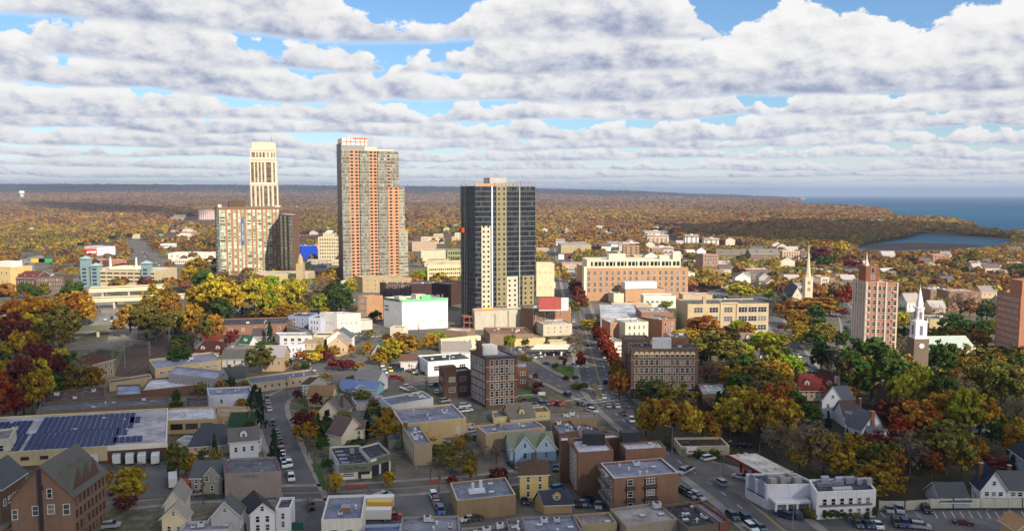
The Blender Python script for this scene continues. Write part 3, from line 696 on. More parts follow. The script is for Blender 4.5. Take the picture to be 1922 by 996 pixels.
def cars(x0,y0,x1,y1,n,perp=True,cols=None,skip=0.0,tilt=0):
    A=U((x0,y0)); B=U((x1,y1)); t=(B-A).normalized()
    for i in range(n):
        if RC.random()<skip: continue
        P=A.lerp(B, (i+.5)/n)+Vector((RC.uniform(-.25,.25),RC.uniform(-.25,.25),0)); a=math.atan2(t.y,t.x)+(math.pi/2+tilt if perp else 0)+RC.uniform(-.04,.04)+(math.pi if RC.random()<.5 else 0)
        _,y_=px((x0,(y0+y1)/2)); car_at(P, a, cols[i%len(cols)] if cols else None, None, y_>560)
def truck(x,y,tx,ty,label,box=(.62,.62,.6),cab=(.6,.6,.58),L=6.0,Hb=3.2,cat='truck',name='box_truck'):
    P=U((x,y)); T=U((tx,ty)); d=P-T; a=math.atan2(d.y,d.x); r=empty(name,(P.x,P.y,.05),a)
    b=MB(); b.box((-L/2+1.7,-1.1,.8),X3*(L-1.7),Y3*2.2,Z3*(Hb-.8)); o=b.build('cargo_box', PAINTM); 
    o.parent=r; o.color=(*box,1)
    c=MB(); c.box((-L/2-.3,-.95,.5),X3*1.9,Y3*1.9,Z3*.9); c.box((-L/2+.1,-.9,1.4),X3*1.5,Y3*1.8,Z3*.8); o=c.build('cab', PAINTM); o.parent=r; o.color=(*cab,1)
    g=MB(); g.face([(-L/2+.08,-.8,1.45),(-L/2+.08,.8,1.45),(-L/2+.08,.8,2.1),(-L/2+.08,-.8,2.1)][::-1]); 
    for s in (-1,1): g.face([(-L/2+.3,s*.91,1.5),(-L/2+1.3,s*.91,1.5),(-L/2+1.3,s*.91,2.05),(-L/2+.3,s*.91,2.05)])
    o=g.build('windscreen', CARGL); o.parent=r
    for sx in (-L/2+.8, L/2-1.3):
        for sy in (-.95,.95): part(r,'wheel',WHEEL,(sx,sy,.42),scale=(1.3,1.3,1.3))
    tag(r,label,cat); return r
# ================================================================ STREET FURNITURE
def pole_mesh(h, arms=1):
    b=MB(); b.cyl((0,0,0),(0,0,h),.13,.07,8); b.cyl((0,0,0),(0,0,.4),.22,.18,8); b.cyl((0,0,h-.15),(1.9,0,h+.35),.05,.04,6); b.box((1.6,-.15,h+.3),X3*.8,Y3*.3,Z3*.14)
    return b.mesh('pole', STEEL)
def upole_mesh(h):
    b=MB(); b.cyl((0,0,0),(0,0,h),.17,.11,8); b.box((-1.2,-.06,h-.9),X3*2.4,Y3*.12,Z3*.14); b.box((-1.0,-.06,h-1.8),X3*2.0,Y3*.12,Z3*.14)
    for q in (-1.05,-.5,.5,1.05): b.cyl((q,0,h-.76),(q,0,h-.5),.04,n=6)
    b.cyl((.3,0,h-3.2),(.3,0,h-2.2),.22,n=8); return b.mesh('pole', WOOD)
_pm={}
POLES=[]
def lamp(x,y,yt,ang=0.0):
    P=U((x,y)); h=z_at(P,px((0,yt))[1]); k=round(h); 
    if k not in _pm: _pm[k]=pole_mesh(k)
    o=bpy.data.objects.new('street_lamp',_pm[k]); COL.objects.link(o); o.location=(P.x,P.y,.02); o.rotation_euler=(0,0,ang); POLES.append([o,*px((x,(y+yt)/2)),'grey street lamp','street lamp']); return o
def upole(x,y,yt,ang=0.2):
    P=U((x,y)); h=z_at(P,px((0,yt))[1]); k=-round(h)
    if k not in _pm: _pm[k]=upole_mesh(-k)
    o=bpy.data.objects.new('utility_pole',_pm[k]); COL.objects.link(o); o.location=(P.x,P.y,.02); o.rotation_euler=(0,0,ang); POLES.append([o,*px((x,(y+yt)/2)),'wooden utility pole','utility pole']); return o
# ================================================================ TOWERS
def facade(s, face, bays, z0, z1, fh, mats, slab=None, mull=None, seed=1, tlo=0.0, thi=.9, wmat=None, whi=1.35, ww=1.5):
    """bays: (u0,u1,type) as fractions of the face. glass bays = panes with tints; brick bays = panel + windows"""
    rr=random.Random(seed)
    if face=='f': o=s.P(0,0); A=s.u; W=s.w
    elif face=='l': o=s.P(0,0)+s.Dv; A=-s.v; W=s.d
    else: o=s.P(s.w,0); A=s.v; W=s.d
    n=Vector((A.y,-A.x,0)); nf=int(round((z1-z0)/fh)); fh=(z1-z0)/nf; ang=math.atan2(A.y,A.x)
    bands=MB()
    for (a,b,t) in bays:
        ua,ub=a*W,b*W; wd=ub-ua
        if t in mats:
            k=mats[t]
            if k[0]=='panes':
                g=MB(); nc=max(1,int(round(wd/k[2]))); cw=wd/nc
                for f in range(nf):
                    ft=rr.uniform(-.1,.1)
                    for c in range(nc):
                        p=o+A*(ua+cw*c)+Z3*(z0+f*fh+ (k[3] if len(k)>3 else .5))+n*.05; hh=fh-(k[3] if len(k)>3 else .5)
                        g.face([p,p+A*(cw-.12),p+A*(cw-.12)+Z3*hh,p+Z3*hh],0,min(1,max(0,rr.betavariate(1.2,1.5)*(thi-tlo)+tlo+ft)))
                g.build('glazing', k[1], s.root, tint=True)
            elif k[0]=='panel':
                g=MB(); g.box(o+A*ua+Z3*z0, A*wd, n*k[2], Z3*(z1-z0)); g.build('facade_panel', k[1], s.root)
                if len(k)>3:
                    me=winmesh(min(ww,wd/k[3]*.75), whi, k[4], False); nc=k[3]
                    for f in range(nf-1,-1,-1):
                        for c in range(nc):
                            p=o+A*(ua+wd*(c+.5)/nc)+Z3*(z0+f*fh+(fh-whi)*.55)+n*(k[2]+.003)
                            if s.nw<100: part(s.root,'window',me,p-s.L,ang); s.nw+=1
                            else: 
                                q=min(ww,wd/k[3]*.75); s.rest.face([p-A*q*.5+n*.05,p+A*q*.5+n*.05,p+A*q*.5+n*.05+Z3*whi,p-A*q*.5+n*.05+Z3*whi],1); s._restm=[WHITE,GLASS]
        elif t=='groove':
            g=MB(); g.box(o+A*ua+Z3*z0, A*wd, n*.02, Z3*(z1-z0)); g.build('recess', DARK, s.root)
    if slab:
        for f in range(nf+1):
            bands.box(o-A*0.05+Z3*(z0+f*fh-slab[1]/2), A*(W+.1), n*(slab[2]), Z3*slab[1])
        bands.build('floor_band', slab[0], s.root)
    return nf
# ---- dark glass tower under construction
s=Bd('dark glass high-rise under construction with cream panel columns of punched windows','high-rise',(893,614),(1004,607),('l',866,607),h=85,ground=True,lm='dark glass tower')
H=z_at(s.L, 349.5); s.h=H; ST=s
s.walls(mat('plain',C(70,72,78),.5), CONC, .5)
GLD=mat('tinted',(.020,.025,.032),.25,hi=(.08,.09,.09),spec=.35); PNC=mat('wall',C(208,196,172)); PNY=mat('wall',C(152,138,98)); BAND=mat('plain',C(138,140,138),.6)
z0=12; fh=3.02
mt={'g':('panes',GLD,1.5,.35),'y':('panel',PNY,.14,2,DARK),'c':('panel',PNC,.18,2,DARK),'w':('panel',mat('plain',C(200,205,215),.5),.35),'w2':('panel',mat('plain',C(170,165,135),.5),.35)}
zz=[z0, z0+fh*5, z0+fh*15, H]
facade(s,'f',[(0,.26,'g'),(.26,.285,'w'),(.285,.345,'g'),(.345,.515,'y'),(.515,.725,'g'),(.725,.74,'w2'),(.74,1,'g')],z0,H,fh,mt,slab=(BAND,.16,.2),seed=2,thi=.9,ww=1.25,whi=1.25)
for (a,b,za,zb,m,c) in ((.095,.245,z0-1,z_at(s.L,424),PNC,2),(.515,.70,z0-1,z0+fh*6,PNC,2),(.78,.98,z0,z0+fh*6,PNY,2)):
    nfl=int(round((zb-za)/fh)); g=MB(); A=s.u; n=Vector((A.y,-A.x,0)); g.box(s.P(a*s.w,0,za),A*((b-a)*s.w),n*.42,Z3*(zb-za)); g.build('facade_panel',m,s.root)
    w_=MB()
    for f in range(nfl):
        for k in range(c):
            p=s.P(((a+(b-a)*(k+.5)/c)*s.w),0,za+f*fh+.95)+n*.45; w_.box(p-A*.6,A*1.2,n*.03,Z3*1.2)
    w_.build('window_openings',mat('flat',(.01,.01,.012),.2),s.root)
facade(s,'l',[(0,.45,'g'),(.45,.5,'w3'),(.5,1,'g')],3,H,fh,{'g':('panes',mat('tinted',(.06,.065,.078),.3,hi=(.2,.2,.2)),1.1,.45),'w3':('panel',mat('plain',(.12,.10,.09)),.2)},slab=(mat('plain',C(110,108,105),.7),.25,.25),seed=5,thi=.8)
# hoist mast and debris nets on the left face
g=MB(); Nn=-s.u
for k in range(2):
    c=s.P(0,s.d*(.55+.3*k))+Nn*2.0
    for dx,dy in ((0,0),(1.2,0),(0,1.2),(1.2,1.2)): g.box(c+Vector((dx,dy,0)),X3*.12,Y3*.12,Z3*(H+2))
    for q in range(28): g.box(c+Z3*(3*q+2),X3*1.3,Y3*.1,Z3*.12); g.box(c+Z3*(3*q+2),X3*.1,Y3*1.3,Z3*.12)
g.build('hoist_mast', mat('plain',(.10,.10,.11),.6), s.root)
for zt,za in ((3.4,z_at(s.L,437)),):
    g=MB(); g.box(s.P(-3.6,s.d*.55,za),s.u*1.8,s.v*3.0,Z3*zt*.8); g.build('debris_net', mat('plain',C(205,62,28),.8), s.root)
# roof works
b=MB(); b.box(s.P(s.w*.3,s.d*.25,H),s.u*s.w*.28,s.v*s.d*.4,Z3*5.2); b.build('bulkhead',mat('wall',C(190,182,170)),s.root)
b=MB(); b.box(s.P(s.w*.33,.5,H),s.u*s.w*.35,s.v*.3,Z3*2.2); b.build('roof_screen',mat('wall',C(165,160,150)),s.root)
b=MB(); b.box(s.P(0,.2,H),s.u*s.w*.32,s.v*.25,Z3*1.6); b.build('safety_netting',mat('plain',C(230,150,110),.8),s.root)
b=MB(); rr=random.Random(4)
for i in range(17):
    u=s.w*i/16; b.box(s.P(u,-.1,H),s.u*.12,s.v*.12,Z3*rr.uniform(1.5,3.2))
    b.box(s.P(u,s.d*.9,H),s.u*.12,s.v*.12,Z3*rr.uniform(1.5,3.4))
for z in (1.2,2.2): b.box(s.P(s.w*.6,-.1,H+z),s.u*s.w*.4,s.v*.08,Z3*.08); b.box(s.P(-1,s.d*.9,H+z),s.u*s.w*.9,s.v*.08,Z3*.08)
b.cyl(s.P(s.w*.25,2,H),s.P(s.w*.2,2,H+5),.12,n=6); b.cyl(s.P(s.w*.62,3,H),s.P(s.w*.85,3,H+4),.1,n=6)
b.build('scaffold',mat('plain',C(150,110,95),.7),s.root); s.done()
# podium
s=Bd('raw concrete podium wall in front of the dark glass tower','podium',(891,619),(1004,615),9,h=11.5,ground=True,name='concrete_podium')
s.walls(mat('wall',C(200,190,170)),mat('roof',C(180,170,155)),.4)
b=MB(); b.box(s.P(-.2,-.25,s.h),s.u*15,s.v*.3,Z3*.9); b.build('guard_rail',mat('plain',C(235,140,115),.8),s.root)
b=MB(); b.box(s.P(5,-.3,s.h+.9),s.u*6,s.v*.1,Z3*1.0); b.build('yellow_sheet',mat('plain',C(235,200,60),.8),s.root)
b=MB()
for z in (.5,4,7.5): b.box(s.P(-6.5,1,z),s.u*6.4,s.v*9,Z3*.4)
for u in (-6.4,-3,-.6): b.box(s.P(u,1,0),s.u*.4,s.v*.4,Z3*8)
b.build('open_deck',mat('plain',C(150,90,80),.8),s.root)
for (pu,pv,ph) in ((.33,-.35,s.h-2.2),(.55,-.5,s.h-.4)): b=MB(); b.box(s.P(s.w*pu,pv,0),s.u*.7,s.v*.6,Z3*ph); b.build('pilaster',mat('wall',C(170,160,145)),s.root)
# ---- tall orange brick and glass tower
s=Bd('tallest high-rise of orange brick and grey-green glass bays with stepped top','high-rise',(645,534),(751,528),('l',636.5,529),h=119,ground=True,lm='tall orange brick tower')
H=z_at(s.L,281.5); s.h=H; s.walls(mat('wall',C(150,100,70)),CONC,.4)
OB=mat('wall',C(212,128,72)); GG=mat('tinted',C(132,142,132),.3,hi=C(205,210,196),spec=.5); WB=mat('plain',C(225,215,195),.6)
mt={'g':('panes',GG,1.35,.75),'b':('panel',OB,.12,2,DARK),'b1':('panel',OB,.12,1,DARK)}
zs=z_at(s.L,351)
facade(s,'f',[(0,.135,'g'),(.135,.295,'b'),(.295,.315,'groove'),(.315,.47,'g'),(.47,.615,'b'),(.615,.632,'groove'),(.632,.79,'g'),(.79,.845,'b1'),(.845,1,'g')],zs,H,3.0,mt,slab=(WB,.18,.3),seed=3,thi=.8,ww=2.2,whi=1.6)
facade(s,'f',[(0,.135,'g'),(.135,.295,'b'),(.295,.315,'groove'),(.315,.47,'g'),(.47,.615,'b'),(.615,.632,'groove'),(.632,.80,'g'),(.80,1,'b')],4,zs,3.0,mt,slab=(WB,.18,.3),seed=4,thi=.7,ww=2.2,whi=1.6)
facade(s,'l',[(0,1,'g')],3,H+6,3.0,{'g':('panes',mat('tinted',(.10,.10,.11),.4,hi=(.3,.3,.3)),1.5,.5)},slab=(mat('plain',C(120,118,118),.7),.2,.25),seed=6)
b=MB(); b.box(s.P(0,0,H),s.u*s.w*.40,s.v*s.d*.9,Z3*4.5); b.build('penthouse',mat('wall',C(150,150,146)),s.root)
b=MB(); b.box(s.P(.3,.5,H+4.5),s.u*s.w*.44,s.v*s.d*.8,Z3*6.0,0)
for i in range(6): b.box(s.P(.3+s.w*.44*i/5.6,.3,H+4.5),s.u*.8,s.v*.3,Z3*6.3,1)
b.box(s.P(.3,.3,H+7.2),s.u*s.w*.44,s.v*.2,Z3*.7,1); b.box(s.P(s.w*.2,.3,H+9.8),s.u*s.w*.25,s.v*.2,Z3*1.3,1); b.build('crown_screen',[mat('plain',C(240,225,205),.6),mat('plain',C(225,110,85),.7)],s.root)
b=MB(); b.box(s.P(s.w*.40,1,H),s.u*s.w*.22,s.v*s.d*.7,Z3*3.6); b.box(s.P(s.w*.62,2,H),s.u*s.w*.3,s.v*s.d*.5,Z3*1.8); b.build('bulkhead',mat('wall',C(205,200,175)),s.root)
# right steps, part of the same tower
for (x0,x1,yt,yb_,off,nm) in ((752,764,350.5,526,2.0,1),(750,768.5,434.6,522,-1.0,2)):
    wdt=(x1-x0)/F*s.L.y*1.02; hh=z_at(s.L,yt); u0=s.w if nm==1 else s.w-1.0
    b=MB(); b.box(s.P(u0,off,0),s.u*wdt,s.v*14,Z3*hh); b.build('side_wing',mat('wall',C(190,150,110)),s.root)
    g=MB(); n=Vector((s.u.y,-s.u.x,0)); nf=int(hh/3); rr=random.Random(nm)
    sl=MB()
    for f in range(nf):
        for c in range(4):
            p=s.P(u0+.2+wdt*c/4.2,off,3*f+.9)+n*.05; g.face([p,p+s.u*wdt/4.6,p+s.u*wdt/4.6+Z3*2.0,p+Z3*2.0],0,rr.uniform(0,.8))
        sl.box(s.P(u0,off,3*f+3-.1)+n*.2,s.u*wdt,n*.15,Z3*.18)
    g.build('glazing',GG,s.root,tint=True); sl.build('floor_band',WB,s.root)
s.done()
# ---- broad brick and pale green glass block with rounded left corner
s=Bd('broad high-rise of orange brick piers and pale green glass with blue vertical banner','high-rise',(415,524),(526,519),('l',407,516),h=66,ground=True,lm='broad brick and green glass tower')
H=z_at(s.L,391); s.h=H; s.walls(mat('wall',C(150,105,80)),CONC,.8)
PG=mat('tinted',C(176,186,160),.25,hi=C(236,240,216),spec=.5); OB2=mat('wall',C(186,112,72))
bays=[(0,.10,'g'),(.10,.13,'b'),(.13,.19,'g'),(.19,.23,'b'),(.23,.275,'g'),(.275,.31,'b'),(.31,.35,'g'),(.35,.37,'b'),(.37,.41,'g'),(.41,.445,'b'),(.445,.53,'g'),(.53,.555,'b'),(.555,.595,'g'),(.595,.625,'b'),(.625,.70,'g'),(.70,.73,'b'),(.73,.775,'g'),(.775,.80,'b'),(.80,.88,'g'),(.88,.905,'b'),(.905,.94,'g'),(.94,.965,'b'),(.965,1,'g')]
facade(s,'f',bays,4,H-1.5,3.1,{'g':('panes',PG,1.9,.35),'b':('panel',OB2,.25)},slab=(mat('plain',C(196,150,110),.7),.16,.2),seed=8,tlo=.25,thi=1.0)
w_=MB(); rr=random.Random(9); n=Vector((s.u.y,-s.u.x,0))
for (a,e,t) in bays:
    if t=='g':
        for f in range(19):
            if rr.random()<.42:
                p=s.P((a+.008)*s.w,0,4+3.1*f+1.0)+n*.08; w_.face([p,p+s.u*((e-a-.016)*s.w),p+s.u*((e-a-.016)*s.w)+Z3*1.1,p+Z3*1.1])
w_.build('open_windows',GLASS,s.root)
b=MB(); cc=s.P(0,3.2)-s.u*.0
prev=None; g=MB()
for i in range(9):   # rounded corner bay, turning from the front to the left face
    a=math.pi*.5+ (math.pi*.62)*i/8; p=cc+s.u*math.cos(a)*3.6*-1*-1+(-s.v)*math.sin(a)*3.6
    if prev is not None:
        b.face([prev,p,p+Z3*H,prev+Z3*H])
        for f in range(20): g.face([prev+Z3*(3.1*f+1.2)+(prev-cc)*.02,p+Z3*(3.1*f+1.2)+(p-cc)*.02,p+Z3*(3.1*f+2.9)+(p-cc)*.02,prev+Z3*(3.1*f+2.9)+(prev-cc)*.02],0,rr.uniform(.0,.8))
    prev=p
b.face([prev,cc+s.v*9-s.u*2.0,cc+s.v*9-s.u*2.0+Z3*H,prev+Z3*H]); b.build('rounded_bay',mat('wall',C(110,100,98)),s.root); g.build('glazing',mat('tinted',C(120,130,122),.3,hi=C(205,212,192)),s.root,tint=True)
b=MB(); b.box(s.P(-1,-.4,H-.2),s.u*(s.w+1),s.v*(s.d*.9),Z3*1.2); b.build('cornice',mat('plain',C(140,108,84),.8),s.root)
b=MB(); b.box(s.P(s.w*.17,3,H+1),s.u*s.w*.27,s.v*6,Z3*6.2); b.box(s.P(s.w*.24,4,H+7.2),s.u*3.5,s.v*3,Z3*.6); b.build('penthouse',mat('wall',C(104,76,60)),s.root)
b=MB(); b.box(s.P(-.5,2,H+1),s.u*3,s.v*3,Z3*2.6); b.box(s.P(s.w*.94,1,H+1),s.u*5.5,s.v*3,Z3*-3+Z3*4.2); b.build('bulkhead',mat('wall',C(226,214,190)),s.root)
b=MB(); pz=z_at(s.L,460); pz2=z_at(s.L,411); b.box(s.P(s.w*.355,-.75,pz),s.u*2.7,s.v*.25,Z3*(pz2-pz)); bn=b.build('banner',mat('plain',C(70,100,160),.7),s.root)
t=text(s.root,'LEASING','banner_lettering',s.P(s.w*.355+1.35,-.85,(pz+pz2)/2),math.atan2(s.u.y,s.u.x),3.0,WHITE,vertical=True); s.done()
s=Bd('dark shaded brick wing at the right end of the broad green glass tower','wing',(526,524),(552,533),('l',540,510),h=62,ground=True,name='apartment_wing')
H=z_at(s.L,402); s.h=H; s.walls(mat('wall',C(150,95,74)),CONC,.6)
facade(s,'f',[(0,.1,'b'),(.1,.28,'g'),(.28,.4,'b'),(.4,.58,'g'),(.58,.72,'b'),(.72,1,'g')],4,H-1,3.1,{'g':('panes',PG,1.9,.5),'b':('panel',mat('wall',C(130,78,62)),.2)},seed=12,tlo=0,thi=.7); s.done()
# ---- cream art-deco-like tower behind
s=Bd('slender cream stone tower with dark vertical window strips and setback crown','tower',(473.5,487),(524,486),26,h=120,ground=True,lm='slender cream tower',name='cream_tower')
CS=mat('wall',C(224,208,184)); DG=mat('tinted',C(110,98,78),.3,hi=C(170,155,125))
z1=z_at(s.L,343.8); z2=z_at(s.L,296.5); z3=z_at(s.L,278.5); z4=z_at(s.L,266.8); n=Vector((s.u.y,-s.u.x,0)); A=s.u
def tier(u0,u1,v0,za,zb,strips,rib):
    b=MB(); b.box(s.P(u0,v0,za),s.u*(u1-u0),s.v*(s.d-2*v0),Z3*(zb-za)); b.build('tower_tier',CS,s.root)
    g=MB(); rr=random.Random(int(za))
    for (a,e) in strips:
        nf=int((zb-za-4)/3.1)
        for f in range(nf):
            p=s.P(u0+(u1-u0)*a,v0,za+1+f*3.1)+n*.06; ww=(u1-u0)*(e-a); g.face([p,p+A*ww,p+A*ww+Z3*2.95,p+Z3*2.95],0,rr.uniform(.1,.7))
    g.build('window_strip',DG,s.root,tint=True)
    r=MB()
    for a in rib: r.box(s.P(u0+(u1-u0)*a-.35,v0,za)+n*.5,A*.7,s.v*.5,Z3*(zb-za-2))
    r.box(s.P(u0-.3,v0,zb-2.2)+n*.7,A*(u1-u0+.6),s.v*.7,Z3*2.2)
    # right side ribs and window slits
    for i in range(9): r.box(s.P(u1,v0+(s.d-2*v0)*i/8.5,za),A*.6,s.v*.9,Z3*(zb-za-2))
    r.build('rib',CS,s.root)
    q=MB()
    for i in range(8):
        for f in range(int((zb-za-4)/3.1)):
            p=s.P(u1+.05,v0+(s.d-2*v0)*(i+.35)/8.5,za+1+f*3.1); q.face([p,p+s.v*1.2,p+s.v*1.2+Z3*2.7,p+Z3*2.7],0,rr.uniform(.3,1))
    q.build('side_windows',mat('tinted',C(180,150,110),.4),s.root,tint=True)
W=s.w
tier(0,W,0,0,z1,[(.06,.15),(.23,.31),(.37,.44),(.50,.63),(.70,.78),(.87,.97)],(.02,.19,.34,.47,.66,.82))
tier(.3,W-.6,.8,z1,z2,[(.04,.14),(.19,.27),(.33,.40),(.46,.53),(.61,.80),(.88,.94)],(.01,.165,.30,.43,.57,.84))
tier(1.0,W-1.6,2,z2,z3,[(.05,.19),(.24,.30),(.36,.44),(.50,.58),(.68,.73),(.84,.89),(.94,.98)],(.22,.33,.47,.63,.78))
b=MB(); b.box(s.P(3.2,2.4,z3-6),s.u*(W-3.8),s.v*(s.d-7),Z3*(z4-z3+6)); b.box(s.P(3.0,2.2,z4),s.u*(W-3.4),s.v*(s.d-6.6),Z3*.6); b.build('crown',CS,s.root)
b=MB(); b.cyl(s.P(W*.83,6,z4),s.P(W*.83,6,z4+8),.25,.1,n=6); b.box(s.P(W*.83-2,6,z4+5),s.u*2.4,s.v*.1,Z3*.15); b.build('antenna',DARK,s.root); s.done()
# ================================================================ BUILDINGS, foreground left
zm('A2')
s=Bd('long flat warehouse with rows of dark blue solar panels over its pale roof','warehouse',(-500,279),(1590,150),('r',(315.5-0)*5.082,(765-800)*5.082),h=5.5,lm='solar panel warehouse')
s.walls(mat('wall',C(206,178,122)),mat('roof',C(176,172,176),.7),.5,cop=mat('plain',C(215,212,206)))
PAN=bpy.data.materials.new('solar_panel'); nt,b=nodes(PAN); br=nt.nodes.new('ShaderNodeTexBrick'); nt.links.new(coords(nt,rnd=False),br.inputs[0]); br.offset=0; br.inputs['Scale'].default_value=1.0; br.inputs['Brick Width'].default_value=.9; br.inputs['Row Height'].default_value=.9; br.inputs['Mortar Size'].default_value=.03
br.inputs['Color1'].default_value=(.010,.026,.10,1); br.inputs['Color2'].default_value=(.013,.032,.115,1); br.inputs['Mortar'].default_value=(.05,.07,.13,1); nt.links.new(br.outputs[0],b.inputs['Base Color']); b.inputs['Roughness'].default_value=.55; b.inputs['Specular IOR Level'].default_value=.08
fx,fy=px((1590,150)); 
def panel_block(u0,u1,v0,v1,pitch,skip=()):
    i=0; u=u0
    while u<u1:
        if i not in skip:
            for k in range(1):
                q=MB(); q.box(s.P(u,v0,s.h-.32),s.u*(pitch-.28),s.v*(v1-v0),Z3*.08); q.build('solar_panel',PAN,s.root)
        u+=pitch; i+=1
W_,D_=s.w,s.d
def uv(x,y):   # picture point on the roof -> local (u,v)
    P=U((x,y),s.h)-s.L; M=Matrix(((s.u.x,s.v.x),(s.u.y,s.v.y))).inverted(); q=M@Vector((P.x,P.y)); return q.x,q.y
u0,v0=uv(215,225); u1,_=uv(1160,180); pt=(u1-u0)/16.0; vm=D_*.47; vt=D_*.93
panel_block(u0,u1-pt*1.6,v0+.4,vm,pt); panel_block(u0+pt*.4,u1+pt*.5,vm+.6,vt,pt,())
panel_block(u1-pt*1.6,u1+pt*2.6,D_*.10,D_*.24,pt); panel_block(u1-pt*1.4,u1,D_*.3,vm,pt); panel_block(u1+pt*.5,u1+pt*2.5,D_*.62,D_*.8,pt)
panel_block(u0-pt*9.5,u0-pt*1.4,v0+.4,vm,pt); panel_block(u0-pt*9.2,u0-pt*1.2,vm+.6,vt-3,pt)
for k,(a,c) in enumerate(((.42,.2),(.58,.42),(.73,.12),(.7,.78),(.87,.66),(.9,.35),(.95,.82))): s.clutter(1,seed=k)
ux,_=uv(1020,190)
b=MB(); b.box(s.P(ux,-.4,s.h-1.4),s.u*(s.w-ux+.2),s.v*.4,Z3*1.3,0); b.build('dock_fascia',mat('plain',C(214,206,188)),s.root)
b=MB(); b.box(s.P(ux,-.2,0),s.u*(s.w-ux),s.v*.2,Z3*(s.h-1.5)); b.build('dock_wall',mat('wall',C(110,58,44)),s.root)
b=MB(); b.box(s.P(-5,-.15,0),s.u*(ux+5),s.v*.15,Z3*1.1); b.build('brick_base',mat('wall',C(110,66,52)),s.root)
for i in range(4): 
    u,_=uv(205+i*182,280); part(s.root,'window',winmesh(2.2,.9,DARK),s.P(u,-.01,s.h-2.6)-s.L,math.atan2(s.u.y,s.u.x))
for i in range(4):
    u,_=uv(1120+i*122,300); q=MB(); q.box(s.P(u-1.6,-.32,.2),s.u*3.2,s.v*.1,Z3*3.4); q.build('loading_door',mat('plain',C(70,66,64)),s.root)
s.done(); SOL=s
for i,(x,lab) in enumerate(((905,'lone white box truck at the leftmost loading door, apart from the row'),(1118,'grey-white box truck, leftmost of the row of four at the dock'),(1243,'white box truck second in the row of four at the dock'),(1358,'white box truck third in the row of four at the dock'),(1487,'white box truck at the right end of the warehouse dock'))):
    truck(x,350-(0 if i else 5),x+22,250,lab)
truck(1650,560,1640,380,'long grey-white box truck parked in the dark yard right of the dock',L=8)
zm('A4'); truck(120,690,110,590,'red lorry cab with red load parked beside the grey gabled house',box=(.30,.03,.02),cab=(.32,.04,.03),L=6,Hb=2.8)
zm('A2')
house('steep-gabled dark brick mill building with triple pitched dormers on its roof',(100,700),(690,655),('r',1005,430),h=13.2,ridge='d',rh=7.2,wall=C(140,98,78),roof=C(98,96,92),win=None,rw=(8,4,.8,1.7),fm=mat('plain',C(96,70,60)),chim=None,kind='wall',cat='mill building',trim=mat('plain',C(120,80,62)),lm='steep-gabled brick mill')
ml=[o for o in COL.objects if o.get('category')=='mill building'][0]


b=MB(); p=U((385,445),19.5); b.cyl(p-Z3*17-Y3*.5,p+Z3*1.2-Y3*.5,.42,n=10); q=b.build('flue_pipe',DARK,ml)
for (x,y,w,h,sw) in ((470,590,1.1,2.1,1),(485,740,1.5,2.1,1),(632,735,1.4,2.4,1),(335,755,1.3,2.1,1),(140,790,1.2,2.2,1)):
    P=U((x,y),13.2); L0=U((100,700),13.2); R0=U((690,655),13.2); dd=(R0-L0).normalized(); 
    # drop the picture point onto the gable plane
    ray=(UF(*px((x,y)),0)-Vector((0,0,HC))).normalized(); nn=Vector((dd.y,-dd.x,0)); t=(L0-Vector((0,0,HC))).dot(nn)/ray.dot(nn); hit=Vector((0,0,HC))+ray*t+nn*.01
    part(ml,'window',winmesh(w,h,WHITE),hit-Z3*h-ml.location,math.atan2(dd.y,dd.x))
# three pitched dormers on the mill's right-hand roof slope
Lm=U((100,700),13.2); Rm=U((690,655),13.2); Bm=U((1005,430),13.2); um=(Rm-Lm).normalized(); vm_=(Bm-Rm).normalized(); Dm=(Bm-Rm).length; Wm_=(Rm-Lm).length
for k in range(3):
    c=Rm+vm_*(Dm*(.22+.24*k)); b=MB(); w2=2.6
    o1=c-um*.4+Z3*.3
    rid=c-um*Wm_*.36+Z3*5.2; 
    b.face([o1-vm_*w2+Z3*.1,o1+Z3*5.0,rid,c-um*Wm_*.1-vm_*w2+Z3*1.6],0); b.face([o1+vm_*w2+Z3*.1,o1+Z3*5.0,rid,c-um*Wm_*.1+vm_*w2+Z3*1.6],0); b.face([o1-vm_*w2+Z3*.1,o1+vm_*w2+Z3*.1,o1+Z3*4.9],1)
    b.build('dormer',[mat('shingle',C(104,103,92),.9),mat('wall',C(110,72,60))],ml)
flat('low annex with pale lilac roof in front of the brick mill gable','annex',(20,985),(610,945),('l',185,855),h=4.2,wall=C(120,76,60),roof=C(150,146,160))
house('dark brick shed range with mossy grey roof left of the brick mill',(-360,660),(0,590),('r',240,430),h=9,ridge='d',rh=5,wall=C(110,76,64),roof=C(86,90,96),win=None,kind='wall',cat='mill building',rw=(5,1,1.2,1.6))
flat('cream gabled frontage with white frame cut by the left edge','building',(-260,150),(95,112),12,h=9,wall=C(214,204,180),roof=C(120,120,110),rw=(2,2,1.2,1.8),win=(3,2,1.3,1.8),name='house')
zm('A1')
flat('long low dark brown roofed building behind the solar warehouse','workshop',(340,650),(1575,582),('r',1570,512),h=6.6,wall=C(128,98,76),roof=C(86,92,112),clut=4,cop=C(70,90,80))
flat('low building with rusty brown felt roof beside the maroon trees','workshop',(400,575),(985,522),('r',975,425),h=7,wall=C(110,84,66),roof=C(66,44,40),clut=4)
flat('workshop with bright pale blue coated roof','workshop',(1085,500),(1320,490),('l',1090,408),h=6.4,wall=C(120,84,66),roof=C(120,160,214),lm='pale blue roofed workshop')
flat('brick workshop with white roof and white garage door','workshop',(1315,462),(1890,402),('l',1395,352),yb=545,wall=C(132,80,58),roof=C(206,208,216),clut=3,rw=(3,1,1.6,1.4))
flat('cream low storage building beside the railway','building',(1020,390),(1420,330),('l',1010,360),h=3.6,wall=C(190,166,124),roof=C(70,72,84))
zm('F')
